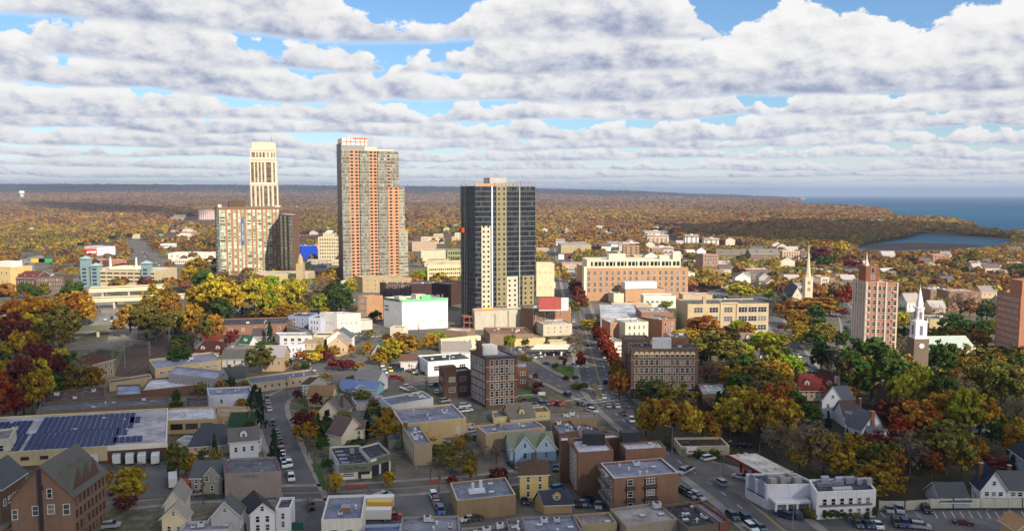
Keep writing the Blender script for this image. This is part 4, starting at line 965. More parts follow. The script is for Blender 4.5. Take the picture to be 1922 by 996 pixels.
flat('tan workshop with lilac-blue roof next to the railway tracks','workshop',(291,691),(415,675),('l',279,674),yb=711,wall=C(196,166,122),roof=C(130,140,176),win=(8,1,2.2,1.2),clut=2,lm='tan blue-roofed workshop')
house('stone railway station house with dark red hipped roof',(172,684),(214,673),9,h=8,ridge='w',hip=.6,rh=2.6,wall=C(166,138,104),roof=C(84,52,48),win=(4,2,1.2,2.2),lw=(2,2,1.2,2),kind='wall',cat='station house',chim=(.1,.5),lm='stone station house')
zm('A3')
flat('long pale grey one-storey warehouse with blue-white roof','warehouse',(-20,702),(430,748),('r',478,672),yb=848,wall=C(160,156,156),roof=C(150,156,190),win=(4,1,1.2,1.4))
flat('light blue roofed garage with white walls','garage',(355,905),(770,885),('l',340,835),h=5,wall=C(200,204,214),roof=C(112,128,170),clut=3,win=(2,1,1.2,1.6))
flat('tan low workshop with curved corner and blue roof along the bend','workshop',(755,795),(1390,710),('l',700,738),yb=882,wall=C(206,170,122),roof=C(96,108,142),win=(9,1,1.4,1.2),clut=3,lm='tan corner workshop')
house('grey clapboard gabled house with dormer beside the long grey warehouse',(440,745),(560,748),('r',710,735),yb=800,ridge='d',rh=4.6,wall=C(178,184,196),roof=C(92,96,88),win=(2,1),rw=(3,1),chim=(.4,.3))
house('white front-gabled house with porch behind the grey clapboard house',(480,565),(715,560),9,yb=640,ridge='w',rh=3.2,wall=C(214,208,196),roof=C(104,102,96),win=(3,1))
house('white gabled house with rust-red roof by the railway',(220,385),(330,410),('r',480,385),yb=470,ridge='d',rh=4.2,wall=C(214,208,200),roof=C(132,58,44),win=(2,2),rw=(3,1),chim=(.5,.3),lm='rust-red roofed house')
house('cream house with brown hipped roof and gabled dormers below the rust-red roofed house',(225,505),(505,500),11,yb=545,ridge='w',rh=4.5,wall=C(214,196,166),roof=C(84,52,44),win=(6,1),dormer=2,hip=.4)
flat('dark blue-black roofed brick garage with tan right end','garage',(370,255),(1090,232),('l',480,190),yb=345,wall=C(150,92,70),roof=C(52,56,76),win=(6,1,1.6,1.8),clut=3,lm='black-roofed brick garage')
house('small white house with dark green roof and dormer',(640,415),(735,425),('r',815,400),yb=440,ridge='w',rh=3.5,wall=C(220,216,208),roof=C(48,84,66),win=(2,1),dormer=1)
house('grey house with dark brown roof behind the small green-roofed house',(760,350),(880,350),8,yb=400,ridge='w',rh=3.6,wall=C(160,150,140),roof=C(84,74,72),win=(2,1))
flat('white two-storey block with pale roof and dark upper windows','building',(1020,345),(1325,345),('l',975,315),h=7,wall=C(212,210,206),roof=C(178,176,176),win=(4,2,2,1.6),clut=2)
flat('white box building with grey side, stepped in front of pale roofed block','building',(1070,445),(1255,425),('l',945,440),yb=580,wall=C(206,208,216),roof=C(150,146,140),win=(4,2,.9,1.5),lw=(3,1))
house('beige hip-roofed house beside the white box building',(1225,420),(1420,420),10,yb=480,ridge='w',hip=.6,rh=2.2,wall=C(200,180,146),roof=C(156,136,104),win=(3,1))
flat('cream two-storey flat-roofed house beside the tiny orange-roofed house','house',(1335,340),(1500,340),9,yb=440,wall=C(220,204,168),roof=C(80,74,70),win=(3,2,1.2,1.6))
house('tiny white house with orange-brown roof at the foot of the white factory block',(1460,345),(1580,350),('r',1620,335),yb=405,ridge='d',rh=3,wall=C(230,220,200),roof=C(176,98,60),win=(2,1))
flat('long low grey-brown roofed store between the houses','building',(505,470),(850,470),('l',490,435),h=4,wall=C(140,124,108),roof=C(150,146,156),clut=3)
flat('blue-grey two-storey industrial shed with dark rooftop','workshop',(1100,160),(1290,165),14,yb=270,wall=C(140,146,172),roof=C(52,54,66),clut=2,win=(2,2,1.6,1.6))
flat('white low annex with three windows left of the white factory block','annex',(1290,175),(1400,180),12,yb=320,wall=C(190,194,212),roof=C(70,74,92),win=(3,2,1.2,1.6))
flat('grey concrete ramp shed beside the black-roofed garage','shed',(1085,265),(1330,330),('l',1090,235),h=5,wall=C(150,140,126),roof=C(110,104,98))
house('olive-grey gabled house at the street bend',(1230,800),(1300,800),('r',1465,790),yb=900,ridge='w',rh=2.6,wall=C(176,176,160),roof=C(84,80,76),win=(2,2))
house('pale yellow house with brown roof at the street bend',(1285,920),(1505,920),9,yb=1010,ridge='w',rh=3.4,wall=C(214,202,140),roof=C(140,108,80),win=(3,1),chim=(.8,.5))
house('teal cottage with bright blue roof right of the street bend',(1560,840),(1690,870),8,yb=890,ridge='w',rh=2,wall=C(120,160,170),roof=C(112,130,180),win=(2,1))
zm('A4')
flat('yellow-brick single-storey hall with white roof beside the solar warehouse','hall',(-40,190),(345,175),('r',325,85),yb=290,wall=C(190,150,96),roof=C(196,196,206),win=(3,1,5,2.2),fm=DARK,clut=3,par=.5,lm='yellow-brick hall')
flat('blue-black flat roof block behind the yellow-brick hall','building',(105,85),(278,78),('l',110,20),h=5,wall=C(120,90,70),roof=C(26,32,58))
flat('sandy tan commercial block with flat roof beside the dark conifer','building',(345,150),(590,150),('l',340,85),h=5,wall=C(186,150,104),roof=C(170,146,110),win=(3,1,1.6,1))
house('white cottage with dark green roof behind the dark shingled bungalow',(430,240),(610,235),9,yb=285,ridge='w',rh=3.8,wall=C(220,216,206),roof=C(44,72,50),win=(3,1),chim=(.7,.3))
house('wide bungalow with dark grey shingled hip roof',(135,380),(430,360),15,yb=445,ridge='w',rh=4.4,wall=C(206,176,134),roof=C(72,74,80),win=(4,1),hip=.5,lm='dark shingled bungalow')
flat('white porch building with light blue flat roof and gable behind','house',(435,375),(665,355),5,yb=442,wall=C(206,218,220),roof=C(122,142,180),win=(3,1),name='house')
house('pale house with triangular white gable above the light blue porch roof',(430,345),(640,325),7,h=6,ridge='w',rh=3,wall=C(210,216,220),roof=C(110,104,98),win=(3,1),dormer=1)
flat('tiny blue-roofed shed beside the dark shingled bungalow','shed',(45,330),(150,335),5,yb=385,wall=C(200,200,204),roof=C(122,142,190))
s=flat('large windowless grey rendered brick warehouse with faded lettering','warehouse',(395,575),(808,555),('l',380,468),yb=770,wall=C(150,138,130),roof=C(86,88,108),clut=0,par=.5,cop=C(130,84,78),lm='grey windowless warehouse')
strokes(s,'faded_lettering',s.w*.26,s.w*.62,s.h-1.5,.9,mat('plain',C(92,88,76)),10)
s=house('grey clapboard two-storey house with front gable and brick chimney',(150,605),(375,598),9,yb=722,ridge='w',rh=3.0,wall=C(152,146,134),roof=C(92,94,98),win=(5,2,.9,1.4),lw=(2,2),chim=(.3,.5),dormer=0,lm='grey clapboard house')
b=MB(); gx=s.w*.7; 
b.face([s.P(gx-2.6,-.8,s.h),s.P(gx+2.6,-.8,s.h),s.P(gx,-.8,s.h+2.9)]); b.face([s.P(gx-2.6,-.8,0),s.P(gx+2.6,-.8,0),s.P(gx+2.6,-.8,s.h),s.P(gx-2.6,-.8,s.h)]); b.face([s.P(gx+2.6,-.8,0),s.P(gx+2.6,.2,0),s.P(gx+2.6,.2,s.h),s.P(gx+2.6,-.8,s.h)]); b.face([s.P(gx-2.6,-.8,0),s.P(gx-2.6,.2,0),s.P(gx-2.6,.2,s.h),s.P(gx-2.6,-.8,s.h)]); b.build('front_gable',mat('siding',C(152,146,134)),s.root)
for (u,z,w,h) in ((-1.3,3.6,.9,1.5),(1.2,3.6,.9,1.5),(0,5.9,.6,.8),(0,.9,.9,1.5)): part(s.root,'window',winmesh(w,h,WHITE),s.P(gx+u,-.805,z)-s.L,math.atan2(s.u.y,s.u.x))
b=MB(); 
for sg in (-1,1): b.face([s.P(gx+sg*3.1,-1.2,s.h-.45),s.P(gx+sg*3.1,2.2,s.h-.45),s.P(gx,2.2,s.h+3.1),s.P(gx,-1.2,s.h+3.1)],0); b.face([s.P(gx+sg*3.1,-1.22,s.h-.6),s.P(gx,-1.22,s.h+2.95),s.P(gx,-1.22,s.h+3.15),s.P(gx+sg*3.1,-1.22,s.h-.4)],1)
b.build('gable_roof',[mat('shingle',C(92,94,98),.9),WHITE],s.root)
house('grey gabled house with steep white-trimmed front gables in the bottom row',(295,895),(500,875),('r',535,815),h=6.5,ridge='d',rh=3.4,wall=C(176,172,170),roof=C(92,92,94),win=(2,1),rw=(2,1))
s=house('white gabled house with dark roof beside the green chain-link fence',(580,870),(762,860),('r',700,770),yb=1040,ridge='d',rh=2.4,wall=C(224,222,224),roof=C(56,58,64),win=(2,2,1.0,1.6),rw=(2,2),lm='white gabled house')
flat('white two-storey side wing of the dark-roofed white house','house wing',(765,830),(875,825),7,yb=1010,wall=C(222,220,222),roof=C(62,62,68),win=(1,2,1,1.6))
flat('low garage with lilac roof and white parapet in the bottom row','garage',(60,1000),(430,980),('l',110,925),h=5,wall=C(186,180,180),roof=C(150,152,176),clut=3)
house('cream gabled house with skylights at the bottom left',(-65,900),(110,905),('r',150,850),h=6,ridge='d',rh=2.6,wall=C(222,206,164),roof=C(158,148,138),win=(2,1),rw=(2,1))
house('taller cream gable end behind the bottom left skylit house',(-45,800),(90,790),9,h=7.5,ridge='d',rh=2.8,wall=C(206,196,170),roof=C(140,134,126),win=(2,2))
s=flat('cream-fronted garage with blue patched roof at the street corner','garage',(1100,915),(1400,905),('l',1150,735),h=6.5,wall=C(222,214,198),roof=C(110,122,162),clut=2,win=(2,1,1.6,1.6),lm='blue-patched corner garage')
s.chimney(s.w*.45,s.d*.35,mat('wall',C(150,96,66)),.6,1.8)
# ---------------- centre foreground
zm('A6')
house('cream stucco house with brown roof and many sash windows',(62,215),(235,160),('r',345,185),yb=310,ridge='d',rh=4.6,wall=C(226,212,184),roof=C(104,88,80),win=(3,2),rw=(2,2),lm='cream stucco house',chim=None)
house('low cream right wing of the brown-roofed stucco house',(235,192),(345,190),8,yb=300,ridge='w',rh=1.8,wall=C(226,212,184),roof=C(112,92,82),win=(2,2),cat='house wing')
house('cream front-gabled house behind the cream stucco house',(-30,75),(175,80),12,yb=120,ridge='d',rh=5,wall=C(220,206,178),roof=C(112,104,98),win=(2,1),chim=(.8,.4))
s=flat('white car wash with navy roof, skylights and grey sign band','car wash',(152,470),(412,455),('l',75,325),yb=592,wall=C(222,214,200),roof=C(24,32,58),par=.5,lm='car wash',cop=C(150,150,150))
GB=mat('wall',C(122,122,106))
b=MB(); b.box(s.P(0,-.25,s.h-2.3),s.u*s.w,s.v*.25,Z3*2.3); b.build('sign_band',GB,s.root)
text(s.root,'Car Wash','lettering',s.P(s.w*.5,-.3,s.h-1.15),math.atan2(s.u.y,s.u.x),1.5,mat('flat',C(20,92,62),.5))
b=MB(); b.box(s.P(s.w*.12,-.06,.1),s.u*s.w*.34,s.v*.06,Z3*3.0,0)
for i in range(4): b.box(s.P(s.w*.13,-.1,.9+i*.55),s.u*s.w*.32,s.v*.05,Z3*.32,1)
b.build('garage_door',[WHITE,DARK],s.root); b=MB(); b.box(s.P(s.w*.58,-.06,.1),s.u*s.w*.36,s.v*.06,Z3*3.1); b.build('wash_bay',DARK,s.root); b=MB(); b.box(s.P(s.w*.67,-.16,.05),s.u*s.w*.3,s.v*.1,Z3*1.2); b.build('low_wall',CRM and mat('wall',C(226,214,180)),s.root)
for i in range(4): b=MB(); b.box(s.P(s.w*.12,s.d*(.12+.2*i),s.h-.5),s.u*s.w*.25,s.v*1.0,Z3*.25); b.build('skylight',mat('plain',C(120,130,160),.4),s.root)
b=MB(); b.box(s.P(s.w*.55,s.d*.6,s.h-.5),s.u*1.2,s.v*1.2,Z3*1.4); b.build('roof_fan',GREY,s.root); s.windows('l',6,1,1.0,1.6); s.done()
s=flat('right-hand wing of the car wash with open service bays','service bay',(395,425),(560,380),('l',310,330),h=5.2,wall=C(222,214,200),roof=C(24,32,58),par=.5,cop=C(150,150,150))
b=MB(); b.box(s.P(0,-.25,s.h-2.1),s.u*s.w,s.v*.25,Z3*2.1); b.build('sign_band',GB,s.root); b=MB(); b.box(s.P(s.w*.04,-.3,s.h-.9),s.u*s.w*.28,s.v*.06,Z3*.7); b.build('sign_panel',mat('plain',C(232,220,190)),s.root)
strokes(s,'lettering',s.w*.38,s.w*.86,s.h-1.3,.7,mat('flat',C(20,92,62),.5),9,(3,))
for k in range(2): b=MB(); b.box(s.P(s.w*(.06+.48*k),-.05,0),s.u*s.w*.38,s.v*.05,Z3*3.0); b.build('open_bay',DARK,s.root)
flat('small green-grey shed between car wash and tan warehouse','shed',(545,280),(645,275),6,yb=345,wall=C(116,124,108),roof=C(130,140,132))
flat('big warehouse with lilac-blue roof and row of vents','warehouse',(655,150),(1160,100),('l',575,30),h=6,wall=C(206,170,104),roof=C(116,124,162),clut=6,cop=C(206,200,196),lm='lilac-roofed warehouse')
flat('long lilac-blue roofed warehouse behind, with white front parapet','warehouse',(560,2),(900,-60),('l',480,-58),h=6.5,wall=C(206,204,206),roof=C(112,120,156),clut=4)
flat('pale blue roofed store with pinkish wall behind the orange garden tree','building',(290,-10),(540,-25),('l',250,-65),yb=45,wall=C(206,186,184),roof=C(120,136,172),win=(3,1))
s=flat('tan wedge-shaped warehouse with lilac roof, roof vents and brick chimney','warehouse',(748,308),(890,300),('l',655,165),yb=480,wall=C(176,150,112),roof=C(118,128,168),clut=9,lw=(7,1,.8,2.2),lm='tan wedge-shaped warehouse')
s.chimney(.2,s.d-1.4,mat('wall',C(130,84,64)),1.5,1.2)
flat('ochre annex beside the tan wedge-shaped warehouse','annex',(890,215),(975,200),('l',830,220),h=5.5,wall=C(206,164,92),roof=C(110,118,150))
flat('low ochre walled link building with pale roof behind the parked lorry','building',(900,200),(1240,165),('l',880,170),yb=230,wall=C(206,168,100),roof=C(176,174,178),clut=2)
s=flat('wide ochre rendered building with blue-grey roof and long dark rooftop stain','building',(1315,222),(1790,175),('l',1240,160),yb=370,wall=C(186,152,108),roof=C(112,122,156),clut=3,cop=C(200,190,180),lm='ochre rendered building')
s.chimney(s.w*.35,s.d*.7,mat('wall',C(180,150,110)),.8,.9)
s=flat('tan brick building with blue roof and large rooftop duct','building',(1088,755),(1553,705),('l',1032,612),yb=920,wall=C(156,122,84),roof=C(108,120,150),clut=2,cop=C(186,176,156),lm='tan brick blue-roofed building')
b=MB(); b.box(s.P(s.w*.25,s.d*.35,s.h-.5),s.u*4.2,s.v*1.6,Z3*.9); b.cyl(s.P(s.w*.32,s.d*.4,s.h),s.P(s.w*.32,s.d*.4,s.h+2.2),.4,n=10); b.cyl(s.P(s.w*.48,s.d*.55,s.h),s.P(s.w*.48,s.d*.55,s.h+2.0),.45,n=10); b.build('duct',mat('plain',C(200,205,210),.4),s.root)
flat('strip of rough lilac-grey roofing between lot and tan brick building','garage',(640,1010),(1115,1000),('l',650,880),h=4.5,wall=C(150,140,134),roof=C(128,132,152),clut=5)
flat('bright blue roofed shed at the bottom edge','shed',(335,1010),(640,1000),('l',350,945),h=4.6,wall=C(160,170,190),roof=C(72,112,172))
flat('low grey roof with white rooftop units at the bottom edge','building',(1120,1030),(1700,990),('l',1125,970),h=4.5,wall=C(150,146,140),roof=C(112,114,128),clut=6)
truck(1010,235,940,230,'white lorry parked against the ochre wall',L=9,cat='lorry')
truck(500,480,530,420,'white box truck at the car wash service bay',L=5.5)
truck(450,815,330,820,'long white lorry in the walled lot',L=9,cat='lorry'); truck(450,850,330,850,'yellow box truck between two white lorries',box=(.62,.36,.04),L=8); truck(440,915,330,915,'white and yellow box truck nearest the bottom edge',L=8)
zm('A5')
s=flat('tall white windowless storage block with bright green roof trim','storage block',(640,95),(998,80),('l',497,72),yb=330,wall=C(238,232,224),roof=C(190,188,178),clut=0,lm='white green-trimmed block')
GT=mat('plain',C(120,214,144),.7)
b=MB(); b.box(s.P(-.1,-.15,s.h-1.3),s.u*(s.w+.2),s.v*.15,Z3*1.6); b.box(s.P(s.w*.42,-.15,s.h+.3),s.u*s.w*.2,s.v*.15,Z3*2.2); b.box(s.P(-.1,-.12,s.h*.27),s.u*(s.w+.1),s.v*.12,Z3*.28); b.build('green_trim',GT,s.root)
b=MB(); b.box(s.P(-.12,s.d,s.h-1.3)-s.v*0,s.u*.12,-s.v*s.d*.9,Z3*1.4); b.build('side_trim',mat('plain',C(86,126,100)),s.root)
b=MB(); b.box(s.P(s.w*.35,2,s.h-.5),s.u*6,s.v*5,Z3*3.2); b.box(s.P(.8,4,s.h-.5),s.u*4,s.v*5,Z3*2.2); b.build('bulkhead',mat('wall',C(206,196,182)),s.root)
b=MB(); rr=random.Random(3)
for i in range(12): q=s.P(s.w*rr.uniform(.68,.98),rr.uniform(.5,4),s.h-.5); b.cyl(q,q+Z3*rr.uniform(1.5,3),.14,n=6); b.box(q+Z3*1.3,s.u*.3,s.v*.15,Z3*1.2)
b.build('aerials',STEEL,s.root); b=MB(); b.box(s.P(-.05,s.d*.72,s.h*.7),-s.u*.05,s.v*4,Z3*.7); b.box(s.P(-.05,s.d*.72,s.h*.58),-s.u*.05,s.v*4,Z3*.7); b.build('dark_slot',DARK,s.root); s.done()
flat('low cream annex with dark notch at the foot of the white block','annex',(548,305),(655,310),6,yb=390,wall=C(226,214,186),roof=C(120,110,100))
flat('white two-storey factory block with lilac shaded side','factory',(135,200),(320,195),('l',0,190),yb=355,wall=C(216,212,206),roof=C(130,134,160),clut=3,lw=(4,1,.8,1),win=(4,1,.6,.8),lm='white factory block')
flat('orange-brown brick block with small sign and corner windows','building',(365,65),(492,58),('l',298,60),yb=248,wall=C(196,132,88),roof=C(206,200,190),lw=(5,3,1.1,2.2),clut=2,lm='orange-brown brick block')
flat('grey garage between factory block and white storage block','garage',(320,255),(410,250),8,yb=330,wall=C(206,200,190),roof=C(150,146,140))
house('barn-like shed with two-tone green metal roof',(395,530),(440,485),('r',545,425),yb=540,ridge='w',rh=3.4,wall=C(166,162,156),roof=C(66,124,98),win=None,cat='shed')
flat('white and blue workshop with black roof and skylight','workshop',(842,575),(1180,550),('l',762,525),yb=690,wall=C(224,222,220),roof=C(36,42,56),clut=5,lw=(4,1,1,1.4),win=(3,1,2.8,2.2),lm='black-roofed white workshop')
flat('cream rendered two-storey block with tall windows','building',(945,405),(1255,372),('l',925,398),yb=505,wall=C(224,202,166),roof=C(96,84,74),win=(6,2,1.1,2.0),lm='cream two-storey block')
house('white garage with brown roof beside the yellow car',(630,572),(765,570),9,yb=650,ridge='w',rh=2.2,wall=C(206,200,196),roof=C(104,76,64),win=(1,1))
house('white clapboard L-shaped house with grey roof in the car repair yard',(280,690),(450,720),('r',530,690),yb=780,ridge='w',rh=3.4,wall=C(226,224,222),roof=C(156,150,140),win=(3,2),lw=(2,2),lm='white L-shaped house')
house('pale turquoise bungalow with blue roof',(150,775),(445,790),8,yb=820,ridge='w',rh=2.2,wall=C(150,196,206),roof=C(120,136,176),win=(4,1))
house('pale yellow house at the left edge of the turquoise bungalow',(-10,770),(60,770),8,yb=810,ridge='w',rh=2.6,wall=C(214,206,160),roof=C(128,104,80),win=(2,1))
s=flat('red-brown brick office block with pale coping left of the brick apartment house','office block',(965,660),(1180,640),('l',928,630),yb=862,wall=C(112,70,54),roof=C(130,132,150),win=(2,2,2.6,1.8),lw=(2,2,1.2,1.6))
b=MB(); b.box(s.P(-.5,1,s.h-.5),s.u*6,s.v*4,Z3*2.4); b.build('stair_tower',mat('wall',C(112,70,54)),s.root)
zm('A7')
s=flat('six-storey dark red brick apartment house with white sash windows and stone bands','apartment house',(238,320),(502,305),('l',103,262),yb=748,wall=C(122,70,50),roof=C(110,122,160),win=(5,6,1.5,2.1,{'z0':.8,'top':.6}),lw=(9,6,1.1,2.0,{'z0':.8,'top':.6}),clut=3,cop=C(74,80,92),lm='dark red brick apartment house')
BD=mat('wall',C(176,146,116)); b=MB()
for z in (s.h*.80,s.h*.17,s.h*.52): b.box(s.P(-.1,-.14,z),s.u*(s.w+.2),s.v*.14,Z3*.35); b.box(s.P(-.14,-.14,z),s.u*.14,s.v*(s.d+.1),Z3*.35)
b.build('stone_band',BD,s.root); b=MB(); b.box(s.P(.1,.05,s.h*.805)-s.v*.1,s.u*(s.w-.2),s.v*.06,Z3*.01+Z3*.0+Z3*.3); b.box(s.P(-.5,-.5,s.h-.1),s.u*(s.w+1),s.v*.6,Z3*.4); b.box(s.P(-.5,.1,s.h-.1),s.u*.5,s.v*(s.d),Z3*.4); b.build('cornice',mat('plain',C(84,88,98)),s.root)
b=MB(); b.box(s.P(s.w*.15,s.d*.45,s.h-.5),s.u*5.5,s.v*5,Z3*3.6,0); b.box(s.P(s.w*.02,s.d*.55,s.h-.5),s.u*1.6,s.v*1.6,Z3*5.4,1); b.build('bulkhead',[WHITE,mat('wall',C(104,64,50))],s.root); s.done()
flat('low brick side wing with blue roof right of the brick apartment house','annex',(500,402),(600,400),('l',500,362),yb=580,wall=C(124,74,56),roof=C(140,150,180),win=(2,2,1.4,1.6))
flat('yellow low block with blue-grey roof below the apartment car park','house',(300,830),(445,815),('l',283,775),yb=880,wall=C(206,176,104),roof=C(120,126,150),win=(1,1),name='house')
house('ochre gabled house between two yellow blocks below the car park',(450,845),(650,830),12,yb=880,ridge='w',rh=4,wall=C(206,180,110),roof=C(112,108,96),win=(2,1),dormer=1)
flat('yellow block right of the ochre gabled house','house',(655,785),(782,778),8,yb=855,wall=C(206,176,104),roof=C(110,102,92),win=(2,1),name='house')
s=flat('wide blue-lilac shop roof at the street junction corner','shops',(790,835),(1180,820),('l',790,795),h=5,wall=C(150,120,96),roof=C(118,126,160),clut=6,name='shop_building')
flat('low shop block with blue roof and white skylight pyramid','shops',(800,900),(1050,985),('r',1330,965),h=6,wall=C(130,88,66),roof=C(112,122,158),clut=7,name='shop_building')
# gas station
s=Bd('white petrol station canopy on pillars','canopy',(635,235),(930,235),('l',660,205),h=5.2,lm='white petrol station canopy',name='petrol_canopy')
b=MB(); b.box(s.P(0,0,s.h-.9),s.u*s.w,s.v*s.d,Z3*.9); b.build('canopy_roof',mat('plain',C(232,222,200),.6),s.root)
for u in (.2,.8):
    for v in (.25,.75): b=MB(); b.box(s.P(s.w*u-.3,s.d*v,0),s.u*.6,s.v*.6,Z3*(s.h-.9)); b.build('pillar',WHITE,s.root)
for u in (.3,.55): b=MB(); b.box(s.P(s.w*u,s.d*.45,0),s.u*.6,s.v*.9,Z3*1.8); b.build('fuel_pump',mat('plain',C(180,180,180)),s.root)
flat('sand-coloured shop behind the petrol station canopy','shop',(780,185),(920,180),6,yb=235,wall=C(214,190,140),roof=C(186,176,158),win=(4,1,1.4,1.4))
s=flat('long yellow-ochre wall building with flat cluttered roof','building',(480,165),(740,150),('l',330,118),yb=228,wall=C(226,186,112),roof=C(196,182,160),clut=7,lm='yellow-ochre wall building')
flat('brown roofed row with parapets in front of the concrete podium','building',(270,120),(640,118),('l',215,62),h=6,wall=C(150,122,100),roof=C(132,92,76),clut=6)
zm('C1')
flat('rough grey rendered block with small windows beside the street','building',(1355,275),(1660,262),16,yb=400,wall=C(206,192,166),roof=C(190,180,170),win=(4,2,.8,1.0),clut=4,lm='rough grey rendered block')
s=flat('old brick rooming house with white windows and fire escape','apartment house',(1250,120),(1475,100),14,yb=360,wall=C(150,98,72),roof=C(110,100,92),win=(7,3,1.2,2.2),clut=4,lm='old brick rooming house')
flat('plain pink-brown brick block right of the rooming house','building',(1480,92),(1650,90),14,yb=300,wall=C(182,122,92),roof=C(150,140,130),clut=2)
s=Bd('large red billboard with white panel on the brick roof','billboard',(1308,-10),(1545,-12),.5,h=21,lm='red rooftop billboard')
hb=s.h; b=MB(); b.box(s.P(0,0,hb-7),s.u*s.w,s.v*.3,Z3*7); b.build('red_panel',mat('wall',C(200,44,56),.6),s.root); b=MB(); b.box(s.P(s.w+.1,0,hb-7.2),s.u*4.2,s.v*.3,Z3*7); b.box(s.P(0,-.5,hb-7.6),s.u*(s.w+4),s.v*1.2,Z3*.4); b.build('white_panel',WHITE,s.root)
b=MB()
for i in range(6): b.box(s.P(s.w*i/5.2,.4,hb-11),s.u*.25,s.v*.25,Z3*9); b.box(s.P(s.w*i/5.2,.4,0)+Z3*10,s.u*.2,s.v*4,Z3*.2)
b.build('frame',DARK,s.root)
flat('dark maroon low block between white block and glass tower','building',(170,-160),(350,-150),20,h=16,wall=C(84,50,46),roof=C(74,60,60))
flat('low white shed roofs behind the cream two-storey block','shed',(300,330),(550,350),10,yb=390,wall=C(150,120,100),roof=C(214,206,196),clut=4)
# ---------------- centre-right foreground
zm('A8')
s=house('pale blue clapboard house with two steep front gables',(265,278),(640,262),('l',228,190),yb=395,ridge='w',rh=3.0,wall=C(172,196,214),roof=C(132,136,114),win=(4,2,1,1.6),lw=(2,2),lm='pale blue twin-gabled house')
sid=mat('siding',C(172,196,214)); shg=mat('shingle',C(132,136,114),.9)
for gu in (.33,.82):
    gx=s.w*gu; b=MB(); b.face([s.P(gx-3,-1,0),s.P(gx+3,-1,0),s.P(gx+3,-1,s.h),s.P(gx-3,-1,s.h)]); b.face([s.P(gx-3,-1,s.h),s.P(gx+3,-1,s.h),s.P(gx,-1,s.h+3.6)])
    for q in (-3,3): b.face([s.P(gx+q,-1,0),s.P(gx+q,.1,0),s.P(gx+q,.1,s.h),s.P(gx+q,-1,s.h)])
    b.build('front_gable',sid,s.root); b=MB()
    for sg in (-1,1): b.face([s.P(gx+sg*3.5,-1.4,s.h-.55),s.P(gx+sg*3.5,3,s.h-.55),s.P(gx,3,s.h+3.8),s.P(gx,-1.4,s.h+3.8)],0); b.face([s.P(gx+sg*3.5,-1.42,s.h-.8),s.P(gx,-1.42,s.h+3.55),s.P(gx,-1.42,s.h+3.85),s.P(gx+sg*3.5,-1.42,s.h-.5)],1)
    b.build('gable_roof',[shg,WHITE],s.root); part(s.root,'window',winmesh(.8,1.3,WHITE),s.P(gx,-1.005,s.h+.3)-s.L,math.atan2(s.u.y,s.u.x)); part(s.root,'window',winmesh(1.1,1.7,WHITE),s.P(gx,-1.005,s.h-3)-s.L,math.atan2(s.u.y,s.u.x))
s=house('tall yellow house with brown hipped roof',(350,510),(595,500),('l',355,400),yb=745,ridge='d',rh=2.2,wall=C(214,188,116),roof=C(92,68,52),win=(2,3,1.0,1.5),lw=(2,2),hip=.9,chim=(.4,.8),kind='siding',lm='tall yellow house')
flat('yellow rear porch extension of the tall yellow house','house wing',(385,605),(530,600),3,yb=735,wall=C(222,196,126),roof=C(84,62,50),win=(2,1,.8,1.2))
house('tan garage with dark gabled roof below the tall yellow house',(560,755),(800,745),('l',480,715),yb=850,ridge='w',rh=2.6,wall=C(190,158,108),roof=C(70,72,82),win=None,cat='garage',dormer=1)
s=flat('tall plain brown brick apartment block with white roof and water tank, left wing','apartment block',(852,318),(1160,295),('l',775,195),yb=700,wall=C(142,92,68),roof=C(222,220,226),lw=(4,5,1.4,1.6),par=.5,clut=2,lm='tall plain brown brick block')
b=MB(); b.box(s.P(.5,s.d*.6,s.h),-s.u*1.6,s.v*1.5,Z3*1.4); b.build('roof_chimney',mat('wall',C(128,92,66)),s.root)
flat('rear wing of the brown brick block with white roof','apartment block',(700,215),(1215,185),('l',690,175),h=11.9,wall=C(142,92,68),roof=C(222,220,226),par=.5,clut=3,name='apartment_wing')
s=flat('right brick wing with white roof, dark tank and sloped parapet','apartment block',(1265,292),(1615,272),('l',1215,232),h=11.8,wall=C(150,94,72),roof=C(226,224,230),par=.5,clut=2,name='apartment_wing',lm='white-roofed right brick wing')
b=MB(); b.box(s.P(s.w*.05,s.d*.95,s.h-.4),s.u*5,s.v*3,Z3*3.2); b.build('water_tank',DARK,s.root)
zm('A8'); P_=U((985,235),11.6); b=MB(); b.cbox(P_,6,4,3.2); r_=empty('water_tank',P_); o=b.build('tank',DARK,r_); tag(r_,'black rectangular tank on the white roof of the brown brick block','water tank')
s=flat('brick apartment block with blue-grey roof and grouped balconies','apartment block',(1165,540),(1722,490),('l',1045,405),h=9.6,wall=C(152,100,72),roof=C(140,146,180),par=.6,lw=(4,3,1.6,1.6),clut=6,cop=C(206,206,212),lm='balconied brick block')
for u,w in ((.245,2.2),(.56,3.4)):
    b=MB(); b.box(s.P(s.w*u-w/2,-.02,.4),s.u*w,s.v*.1,Z3*(s.h-1.2)); b.build('window_recess',mat('plain',C(70,52,44)),s.root)
    for f in range(3):
        z=.5+f*3.0; b=MB(); b.box(s.P(s.w*u-w/2-.1,-1.0,z),s.u*(w+.2),s.v*1.0,Z3*.15); b.box(s.P(s.w*u-w/2-.1,-1.0,z),s.u*(w+.2),s.v*.06,Z3*.9); b.build('balcony',mat('plain',C(90,70,62)),s.root)
        part(s.root,'window',winmesh(w*.7,1.5,WHITE),s.P(s.w*u,-.13,z+1.0)-s.L,math.atan2(s.u.y,s.u.x))
b=MB(); n_=-s.u
for f in range(3):
    b.box(s.P(0,s.d*.25,2.8+3.1*f)-s.u*1.5,s.u*1.4,s.v*s.d*.5,Z3*.12); b.box(s.P(0,s.d*.25,2.8+3.1*f)-s.u*1.5,s.u*.05,s.v*s.d*.5,Z3*1.0)
b.build('fire_escape',STEEL,s.root)
